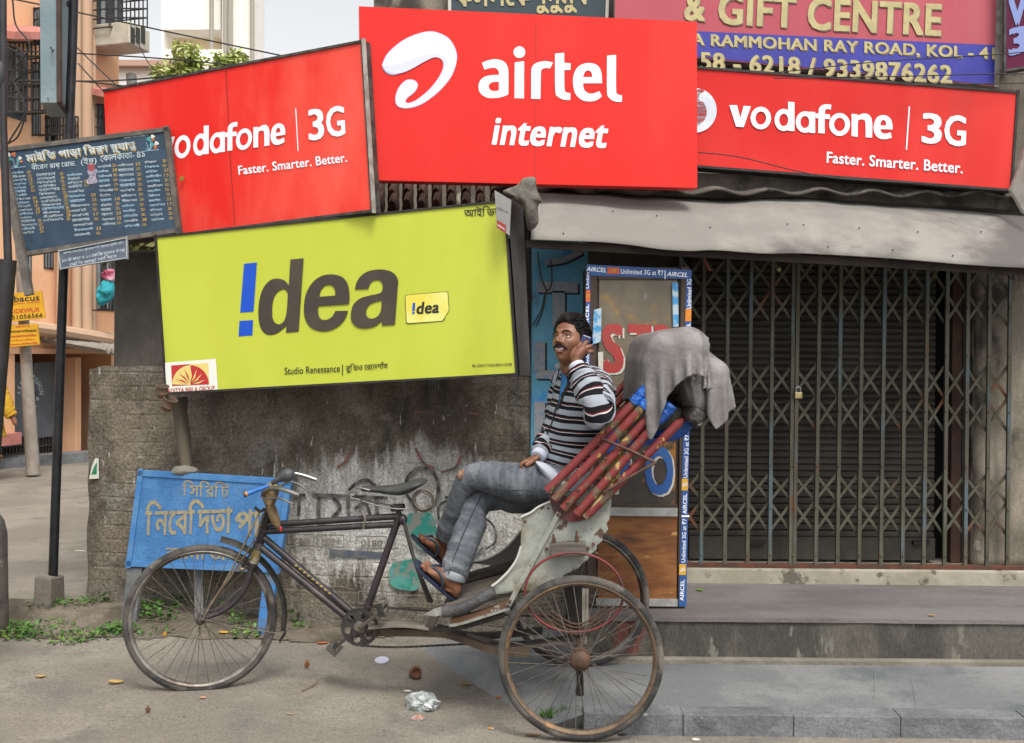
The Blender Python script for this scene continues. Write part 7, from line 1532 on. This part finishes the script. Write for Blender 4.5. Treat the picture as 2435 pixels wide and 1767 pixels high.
# face
m_hair = mat('black_hair', '060505', '0e0c0c', sc=60, rough=.6, bump=.6, bsc=140, stretch=(1, 1, .3), spec=.25)
hm = MB(); HU, HV = 110, 80
for j in range(HV + 1):
    th = math.pi * j / HV
    for i in range(HU):
        ph = 2 * math.pi * i / HU; d = Vector((math.sin(th) * math.cos(ph), math.sin(th) * math.sin(ph), math.cos(th))); p = head_pt(d); az_ = abs((ph + math.pi) % (2 * math.pi) - math.pi)
        zl = lerp(.076, .062, sst(0, .7, az_)); zl = lerp(zl, .028, sst(.75, 1.05, az_)); zl = lerp(zl, -.028, sst(1.1, 1.35, az_)); zl = lerp(zl, -.0, sst(1.5, 1.6, az_)); zl = lerp(zl, -.075, sst(1.75, 2.4, az_))
        zl += .004 * nz(d * 9, 1, 3); k = sst(zl - .003, zl + .008, p.z); th_ = .006 + .008 * sst(zl, zl + .05, p.z) + .003 * nz(Vector((d.x * 5, d.y * 14, d.z * 4)), 1, 2)
        qf = math.exp(-(az_ / .62) ** 2) * math.exp(-((p.z - .098) / .026) ** 2)
        th_ += .013 * qf * (1 + .4 * math.sin(ph * 9))
        o = d.normalized() * (th_ * k - .012 * (1 - k)) + Vector((.013 * qf * k, -.003 * qf * k, .003 * qf * k)); hm.v.append(H(*(p + o)))
for j in range(HV):
    for i in range(HU): hm.f.append((j * HU + i, (j + 1) * HU + i, (j + 1) * HU + (i + 1) % HU, j * HU + (i + 1) % HU))
rs_ = random.Random(4)
for _ in range(900):
    d = Vector((rs_.gauss(.25, .7), rs_.gauss(0, .7), abs(rs_.gauss(.75, .4)))).normalized(); p = head_pt(d); az_ = abs(math.atan2(d.y, d.x))
    zl = lerp(.078, .064, sst(0, .7, az_)); zl = lerp(zl, .03, sst(.75, 1.05, az_)); zl = lerp(zl, -.02, sst(1.1, 1.4, az_))
    if p.z < zl + .004: continue
    ps = []; th0 = .006 + .007 * sst(zl, zl + .05, p.z); fl = rs_.uniform(.7, 1.5) * (1.5 if p.x > .03 else 1); sd_ = rs_.uniform(-.25, .25) + d.y * .35
    for k in range(6):
        u = k / 5; dd = (d + Vector((-.55 * u, sd_ * u, .22 * u if p.x > .03 else -.12 * u))).normalized(); ps.append(H(*(head_pt(dd) + dd * (th0 + .009 * fl * math.sin(math.pi * (.12 + .7 * u)) * (1 if p.x > 0 else .5)))))
    hm.tube(ps, [.0016, .0018, .0017, .0014, .001, .0004], 4)
hm.build('hair', m_hair, man, smooth='all')
def face_pt(y, z, off):
    "point on the front of the face at (y, z), off metres proud"
    lo, hi = Vector((1, y / .076, z / .117)), None; d = Vector((1, y / .07, z / .117))
    for _ in range(12):
        p = head_pt(d.normalized()); d = Vector((d.x, d.y + (y - p.y) / .076 * .8, d.z + (z - p.z) / .117 * .8))
    return H(p.x + off, p.y, p.z)
m_eyew = mat('eye_white', 'c9c0b6', rough=.25); m_iris = mat('iris', '1c100c', rough=.15)
for sg, nm in ((1, 'eye'), (-1, 'eye')):
    s = MB(); pts = [face_pt(sg * (.032 + .0145 * math.cos(a * .3927)), .0045 + (.0046 if math.sin(a * .3927) > 0 else .0038) * math.sin(a * .3927) + sg * .0, .0035 + .0015 * (1 - abs(math.cos(a * .3927)))) for a in range(16)]; c = face_pt(sg * .032, .0045, .0075)
    s.add(pts + [c], [(i, (i + 1) % 16, 16) for i in range(16)]); e = s.build(nm, m_eyew, man, smooth='all')
    s = MB(); cx = sg * .032 - .002; pts = [face_pt(cx + .0052 * math.cos(a * .5236), .0060 + .0040 * math.sin(a * .5236), .0074) for a in range(12)]; s.add(pts + [face_pt(cx, .0060, .0085)], [(i, (i + 1) % 12, 12) for i in range(12)]); s.build('iris', m_iris, e, smooth='all')
    s = MB(); s.tube(cat_rom([face_pt(sg * y, z, .0055) for y, z in ((.0165, .0045), (.024, .0092), (.033, .0106), (.041, .009), (.048, .004))], 4), .0018, 6); s.build('eyelid', mat('lid', '4a2c20', rough=.6), man, smooth='all')
    s = MB(); ps = cat_rom([face_pt(sg * y, z, .003) for y, z in ((.011, .021), (.022, .027), (.036, .0295), (.05, .023))], 5); n_ = len(ps); s.tube(ps, [.0044 * math.sin(math.pi * (.12 + .8 * i / (n_ - 1))) + .001 for i in range(n_)], 8, flat=.6); s.build('eyebrow', m_hair, man, smooth='all')
s = MB(); ps = cat_rom([face_pt(y, z, .0045) for y, z in ((-.037, -.058), (-.028, -.0475), (-.012, -.0425), (0, -.0435), (.012, -.0425), (.028, -.0475), (.037, -.058))], 6); n_ = len(ps); s.tube(ps, [.0016 + .0036 * math.sin(math.pi * i / (n_ - 1)) ** .6 for i in range(n_)], 10, flat=.8); s.build('moustache', m_hair, man, smooth='all')
def mouth(nm, m, hw, z0, up_, dn, off):
    s = MB(); pts = []
    for k in range(24):
        a = k * math.pi / 12; y = hw * math.cos(a); z = z0 + .006 * (y / hw) ** 2 + (up_ if math.sin(a) > 0 else dn) * math.sin(a); pts.append(face_pt(y, z, off))
    s.add(pts + [face_pt(0, z0, off + .001)], [(i, (i + 1) % 24, 24) for i in range(24)]); return s.build(nm, m, man, smooth='all')
mouth('mouth', mat('mouth_dark', '3a1512', rough=.5), .027, -.0605, .006, .0075, .004); mouth('teeth', mat('teeth', 'cfc9bd', rough=.3), .0245, -.0595, .0034, .0042, .0064)
s = MB(); ps = cat_rom([face_pt(y, z, .004) for y, z in ((-.026, -.0575), (-.014, -.0695), (0, -.0725), (.014, -.0695), (.026, -.0575))], 5); n_ = len(ps); s.tube(ps, [.0015 + .0035 * math.sin(math.pi * i / (n_ - 1)) for i in range(n_)], 8); s.build('lower_lip', mat('lip', '6b352c', rough=.45), man, smooth='all')
for sg in (1, -1):
    s = MB(); s.ball(face_pt(sg * .0085, -.0335, .0005), .003, 8, 6); s.build('nostril', m_iris, man, smooth='all')
# hooded top
def stripes():
    m = bpy.data.materials.new('striped_jersey'); m.use_nodes = True; n = m.node_tree; L = n.links.new; Bs = n.nodes['Principled BSDF']; Bs.inputs['Roughness'].default_value = .9; Bs.inputs['Specular IOR Level'].default_value = .2
    tc = n.nodes.new('ShaderNodeTexCoord'); sp = n.nodes.new('ShaderNodeSeparateXYZ'); L(tc.outputs['UV'], sp.inputs[0])
    ns = n.nodes.new('ShaderNodeTexNoise'); ns.inputs['Scale'].default_value = 9; L(tc.outputs['Object'], ns.inputs['Vector'])
    a = n.nodes.new('ShaderNodeMath'); a.operation = 'MULTIPLY_ADD'; a.inputs[1].default_value = .012; L(ns.outputs[0], a.inputs[0]); L(sp.outputs[1], a.inputs[2])
    dv_ = n.nodes.new('ShaderNodeMath'); dv_.operation = 'DIVIDE'; dv_.inputs[1].default_value = .062; L(a.outputs[0], dv_.inputs[0])
    fr_ = n.nodes.new('ShaderNodeMath'); fr_.operation = 'FRACT'; L(dv_.outputs[0], fr_.inputs[0])
    cr_ = n.nodes.new('ShaderNodeValToRGB'); cr_.color_ramp.interpolation = 'CONSTANT'; e = cr_.color_ramp.elements
    cols_ = ((0, '8f969f'), (.40, '15151a'), (.68, 'b9b9bc'), (.735, '5e1d1c'), (.80, '15151a'), (.99, '8f969f'))
    while len(e) < len(cols_): e.new(.5)
    for k, (p, c) in enumerate(cols_): e[k].position = p; e[k].color = (*lin(c), 1)
    L(fr_.outputs[0], cr_.inputs[0]); L(cr_.outputs[0], Bs.inputs['Base Color'])
    n2 = n.nodes.new('ShaderNodeTexNoise'); n2.inputs['Scale'].default_value = 28; L(tc.outputs['Object'], n2.inputs['Vector']); bp = n.nodes.new('ShaderNodeBump'); bp.inputs['Strength'].default_value = .25; bp.inputs['Distance'].default_value = .01; L(n2.outputs[0], bp.inputs['Height']); L(bp.outputs[0], Bs.inputs['Normal'])
    return m
m_str = stripes()
def ridg(v): return 1 - 2 * abs(noise.noise(v))
def tw(p, t, a): return .013 * ridg(Vector((p.x * 5 + p.z * 6, p.y * 4, p.z * 7 - p.x * 5))) + .004 * nz(p * 16, 1, 4)
TR = [((1330, 1122), 4.63, .164, .122), ((1340, 1088), 4.615, .168, .126), ((1358, 1035), 4.60, .164, .122), ((1382, 972), 4.57, .176, .12), ((1391, 928), 4.56, .182, .108), ((1389, 905), 4.555, .168, .094), ((1379, 888), 4.55, .088, .08), ((1372, 876), 4.545, .066, .068)]
trs = [(W(*c, Y) + Vector((0, 0, 0)), SL * a + Vector((0, 0, -.012)), FRT * b + Vector((0, 0, .03 if i < 2 else 0))) for i, (c, Y, a, b) in enumerate(TR)]
s = MB(); loft(s, trs, 64, 10, tw); s.build('hooded_top', m_str, man, smooth='all')
def aw_(ln):
    def f(p, t, a): return .019 * ridg(Vector((t * 8 + .9 * math.sin(a), math.cos(a) * .7, ln))) * (.5 + .8 * math.exp(-((t - .5) / .22) ** 2)) + .006 * ridg(p * 13) + .003 * nz(p * 26, 1, 3)
    return f
def sleeve(pts, rad, ln, cufd):
    s = MB(); limb(s, pts, rad, 44, 14, aw_(ln)); o = s.build('sleeve', m_str, man, smooth='all')
    s = MB(); d = (pts[-1] - pts[-2]).normalized(); limb(s, [pts[-1] - d * .008, pts[-1] + d * .01, pts[-1] + d * .026, pts[-1] + d * .03], [.036, .038, .034, .027], 28, 4); s.build('cuff', mat('cuff_pale', 'a9aebb', rough=.9), man, smooth='all')
dL = (LW_ - LE).normalized(); dR = (RW_ - RE).normalized()
sleeve([NB + SL * .09 + Vector((0, 0, -.035)), LS + SL * .0 + Vector((0, 0, .0)), LE.lerp(LS, .5) + Vector((.004, 0, .01)), LE + Vector((.006, -.01, -.012)), LE.lerp(LW_, .35), LE.lerp(LW_, .7), LW_ - dL * .028], [.062, .064, .058, .053, .049, .044, .036], 1, dL)
sleeve([NB - SL * .09 + Vector((0, 0, -.035)), RS, RE.lerp(RS, .5), RE + Vector((0, 0, -.01)), RE.lerp(RW_, .4), RE.lerp(RW_, .7), RW_ - dR * .02], [.062, .064, .06, .056, .052, .047, .039], 5, dR)
cs_, As_, Bs_ = cat_rom([r[0] for r in trs], 10), cat_rom([r[1] for r in trs], 10), cat_rom([r[2] for r in trs], 10)
def on_torso(i, a, off): d = As_[i] * math.cos(R(a)) + Bs_[i] * math.sin(R(a)); p = cs_[i] + d; return p + d.normalized() * (off + tw(p, 0, 0))
def strip(nm, m, i0, i1, a0, a1, off, n_=6):
    s = MB(); idx = list(range(i0, i1 + 1))
    for i in idx:
        t_ = (i - i0) / max(1, i1 - i0)
        for k in range(n_ + 1): s.v.append(on_torso(i, lerp(a0(t_), a1(t_), k / n_), off + .003 * math.sin(math.pi * k / n_)))
    for j in range(len(idx) - 1):
        for k in range(n_): s.f.append((j * (n_ + 1) + k, j * (n_ + 1) + k + 1, (j + 1) * (n_ + 1) + k + 1, (j + 1) * (n_ + 1) + k))
    return s.build(nm, m, man, smooth='all')
m_zip = mat('zip_black', '121215', rough=.8)
strip('blue_shirt', mat('blue_shirt', '1a5f96', '2a7ab0', sc=12, rough=.7), 33, 63, lambda t: 92 - 8 * t, lambda t: 93 + 16 * t, .004)
strip('zip_band', m_zip, 30, 66, lambda t: 87 - 14 * t, lambda t: 91 - 9 * t, .004, 4); strip('zip_band', m_zip, 6, 66, lambda t: 92 + 16 * max(0, t - .45), lambda t: 95.5 + 19 * max(0, t - .45), .003, 4)
s = MB(); s.tube(cat_rom([on_torso(66, 30, .012), on_torso(68, 0, .016), on_torso(66, -50, .02), on_torso(64, -110, .03), on_torso(66, 180, .02), on_torso(67, 140, .014)], 6), [.022] * 31, 12, flat=.8); s.build('collar', m_str, man, smooth='all')
s = MB(); s.tube(cat_rom([on_torso(66, 40, .015), on_torso(60, 52, .02), on_torso(50, 62, .02)], 4), .003, 6); s.tube(cat_rom([on_torso(66, 110, .012), on_torso(58, 112, .014), on_torso(48, 110, .014)], 4), .003, 6); s.build('drawstring', m_zip, man, smooth='all')
s = MB(); wt = [(W(1336, 1152, 4.62), SL * .165, FRT * .13), (W(1338, 1130, 4.62), SL * .165, FRT * .126), (W(1345, 1095, 4.61), SL * .155, FRT * .118)]; loft(s, wt, 40, 6, lambda p, t, a: .006 * ridg(p * 9)); s.build('undershirt', mat('shirt_white', 'a5a9b6', rough=.9), man, smooth='all')
# jeans
crumple('undershirt_hem', mat('shirt_white', 'a5a9b6', rough=.9), [(1274, 1097), (1300, 1103), (1330, 1124), (1362, 1148), (1368, 1172), (1338, 1172), (1316, 1160), (1299, 1138), (1283, 1116)], 4.44, .05, None, None, 6, .008, 22, man)
m_jean = mat('grey_denim', '3c4047', '5a5e65', sc=6, lo=.36, hi=.62, rough=.9, bump=.35, bsc=60, col3='73767a', sc3=4.5, lo3=.53, hi3=.68, det=8, grain=.22)
def denim_streaks(m):
    n = m.node_tree; L = n.links.new; B = n.nodes['Principled BSDF']; src = B.inputs['Base Color'].links[0].from_socket
    tc = n.nodes.new('ShaderNodeTexCoord'); mp = n.nodes.new('ShaderNodeMapping'); mp.inputs['Scale'].default_value = (2.2, 40, 1); mp.inputs['Rotation'].default_value = (0, 0, .12); L(tc.outputs['UV'], mp.inputs[0])
    q = n.nodes.new('ShaderNodeTexNoise'); q.inputs['Scale'].default_value = 1; q.inputs['Detail'].default_value = 5; q.inputs['Distortion'].default_value = .5; L(mp.outputs[0], q.inputs['Vector'])
    r = n.nodes.new('ShaderNodeMapRange'); r.inputs[1].default_value = .5; r.inputs[2].default_value = .74; r.inputs[4].default_value = .22; L(q.outputs[0], r.inputs[0])
    x = n.nodes.new('ShaderNodeMix'); x.data_type = 'RGBA'; L(r.outputs[0], x.inputs[0]); L(src, x.inputs[6]); x.inputs[7].default_value = (*lin('a2a6aa'), 1); L(x.outputs[2], B.inputs['Base Color'])
denim_streaks(m_jean)
def jw(ln):
    def f(p, t, a): return .011 * ridg(Vector((t * 11 + .7 * math.sin(a + ln), math.cos(a) * .8, ln))) * (.35 + 1.0 * math.exp(-((t - .42) / .13) ** 2) + .8 * math.exp(-((t - .95) / .12) ** 2)) + .003 * nz(p * 24, 1, 3)
    return f
s = MB(); limb(s, [LA[0] + Vector((.02, 0, 0)), LA[0], LA[1], LA[2] + Vector((.0, 0, 0)), LA[3], LA[4]], [.086, .088, .08, .06, .058, .053], 44, 14, jw(1.5), vscale=1); 
limb(s, [LB[0] + Vector((.02, 0, 0)), LB[0], LB[1], LB[2], LB[3], LB[4], LB[5]], [.086, .088, .08, .064, .066, .063, .057], 44, 14, jw(4.2))
loft(s, [(W(1368, 1165, 4.61), Vector((0, -.13, 0)), Vector((0, 0, .06))), (W(1340, 1155, 4.61), Vector((0, -.19, .0)), Vector((-.0, 0, .085))), (W(1300, 1150, 4.61), Vector((0, -.19, 0)), Vector((0, 0, .088))), (W(1262, 1150, 4.61), Vector((0, -.15, 0)), Vector((0, 0, .075)))], 44, 8, lambda p, t, a: .007 * ridg(p * 8)); s.build('jeans', m_jean, man, smooth='all')
s = MB(); d = (LB[5] - LB[4]).normalized(); limb(s, [LB[5] - d * .028, LB[5] - d * .022, LB[5] + d * .008, LB[5] + d * .012], [.056, .064, .062, .05], 36, 5, lambda p, t, a: .003 * nz(p * 30)); s.build('turned_cuff', mat('cuff_denim', '777b80', '8f9294', sc=20, rough=.9), man, smooth='all')
m_seam = mat('denim_seam', '2c3036', rough=.9); m_fade = mat('denim_fade', '8a8c8e', '666a70', sc=22, lo=.45, hi=.6, rough=.9)
def legline(L_, rad, angs, name, m, wdt=.0022):
    s = MB(); ps = []
    cc = cat_rom(L_, 14); n_ = len(cc); rr = cat_rom([Vector((r, 0, 0)) for r in rad], 14)
    for i in range(2, n_ - 1):
        t_ = (cc[min(i + 1, n_ - 1)] - cc[i - 1]).normalized(); n1 = Vector((0, -1, 0)); n1 = (n1 - t_ * n1.dot(t_)).normalized(); n2 = t_.cross(n1); a = R(angs[0] + (angs[1] - angs[0]) * i / n_); ps.append(cc[i] + (n1 * math.cos(a) + n2 * math.sin(a)) * (rr[i].x + .006))
    s.tube(ps, wdt, 5); s.build(name, m, man, smooth='all')
legline(LA[:3], [.094, .087, .064], (-12, -20), 'seam', m_seam); legline(LB[2:6], [.067, .069, .066, .058], (10, 22), 'seam', m_seam)
s = MB(); c = LA[2] + Vector((-.03, -.052, .035)); s.ball(W(1100, 1131, 4.545), (.03, .016, .024), 18, 10, lambda p, d: p * (1 + .35 * nz(d * 3, 1, 7))); s.build('torn_knee', mat('torn_knee', '7a4a28', '6d6a64', sc=60, rough=.9, bump=.5, bsc=150, col3='b98a5a', sc3=90, lo3=.55, hi3=.6), man, smooth='all')
# sandals
m_sole = mat('sandal_sole', '18233f', '222c3a', sc=14, rough=.7); m_strap = mat('sandal_strap', '1d2733', '2a3642', sc=14, rough=.55)
for Hl, d, n, w, L_ in FEET:
    sp_ = thing('sandal', Hl, None, None); sp_.parent = man; sp_.location = Hl - ORG[man.name]
    pts = []
    for k in range(36):
        a = 2 * math.pi * k / 36; t_ = .52 + .6 * math.cos(a); ww = (.036 + .016 * sst(.2, .85, t_)) * abs(math.sin(a)) ** .65 * (1 if math.sin(a) > 0 else -1); pts.append(Hl + d * L_ * t_ + w * ww - n * .001)
    s = MB(); s.slab(pts, n * -.014); s.build('sole', m_sole, sp_, bevel=.003)
    tp2 = Hl + d * L_ * .84 + n * .03 + w * .01
    for sg in (1, -1): tubes('strap', m_strap, [tp2, Hl + d * L_ * .66 + n * .05 + w * .03 * sg, Hl + d * L_ * .46 + n * .035 + w * .046 * sg, Hl + d * L_ * .36 + n * .0 + w * .042 * sg], .0065, parent=sp_)
    tubes('toe_post', m_strap, [tp2, Hl + d * L_ * .86 + w * .01], .004, parent=sp_)
# phone
ph = thing('mobile_phone', W(1389, 826, 4.37), 'dark blue mobile phone held to his ear by the man on the rickshaw', 'phone')
c = W(1388, 824, 4.375); pu = Vector((.32, .1, .94)).normalized(); pn = Vector((-.1, -1, .1)); pn = (pn - pu * pn.dot(pu)).normalized(); pw = pu.cross(pn)
def PB(u, v, n_): return c + pw * u + pu * v + pn * n_
s = MB(); s.hexa([PB(-.022, -.05, .007), PB(.022, -.05, .007), PB(.022, .05, .007), PB(-.022, .05, .007), PB(-.022, -.05, -.006), PB(.022, -.05, -.006), PB(.022, .05, -.006), PB(-.022, .05, -.006)]); s.build('casing', mat('phone_blue', '1a2550', '1f2b5e', sc=9, rough=.35), ph, bevel=.005)
s = MB(); s.lathe(PB(.004, .036, .0072), pn, [(.005, 0), (.004, .0012), (0, .0012)], 12); s.build('lens', m_iris, ph)
# passer-by at the left edge
by = thing('person', G(-20, 1090, .03), 'passer-by in mustard yellow sleeves, mostly hidden at the left edge of the frame', 'person')
YB = 12.0; bx = lambda px, py: W(px, py, YB)
s = MB(); sk0 = body; body = s
hp = bx(-28, 1000); SK([bx(-30, 838), bx(-30, 862), bx(-28, 880), bx(-28, 940), bx(-28, 985), hp], [.05, .06, .16, .17, .15, .17], .7)
s.ball(bx(-32, 812), (.09, .085, .12), 20, 14); SK([bx(-20, 882), bx(-4, 925), bx(6, 955), bx(20, 978), bx(33, 998), bx(36, 1008)], [.06, .05, .045, .04, .03, .03])
for k in range(4): SK([bx(33 + k, 1000), bx(36 + k * 1.2, 1008), bx(36 + k, 1015)], [.011, .01, .009], 1, 8, 3)
for dx in (-12, 12): SK([bx(-28 + dx, 985), bx(-28 + dx * 1.2, 1040), bx(-26 + dx * 1.3, 1083), bx(-12 + dx * 1.3, 1086)], [.09, .06, .045, .035])
ob = s.build('body', m_skin, by); rm = ob.modifiers.new('remesh', 'REMESH'); rm.mode = 'VOXEL'; rm.voxel_size = .012; rm.use_smooth_shade = True
m_must = mat('mustard_cloth', 'b0891c', 'a07a18', sc=6, rough=.9, bump=.3)
s = MB(); limb(s, [bx(-30, 868), bx(-28, 885), bx(-28, 940), bx(-28, 1010), bx(-28, 1040)], [.07, .19, .2, .2, .23], 30, 6, lambda p, t, a: .02 * ridg(p * 5), .75); s.build('tunic', m_must, by, smooth='all')
s = MB(); limb(s, [bx(-20, 880), bx(-3, 925), bx(8, 952), bx(20, 976), bx(29, 990)], [.085, .085, .085, .07, .05], 24, 8, lambda p, t, a: .016 * ridg(Vector((t * 8, a * .3, 1)))); s.build('sleeve', m_must, by, smooth='all')
s = MB()
for dx in (-12, 12): limb(s, [bx(-28 + dx, 985), bx(-28 + dx * 1.2, 1040), bx(-26 + dx * 1.3, 1076)], [.1, .075, .07], 20, 5)
s.build('trousers', mat('trousers_dark', '2e2d33', rough=.9), by, smooth='all')
s = MB(); s.ball(bx(-33, 805), (.1, .095, .1), 18, 12); s.build('hair', m_hair, by, smooth='all')
body = sk0
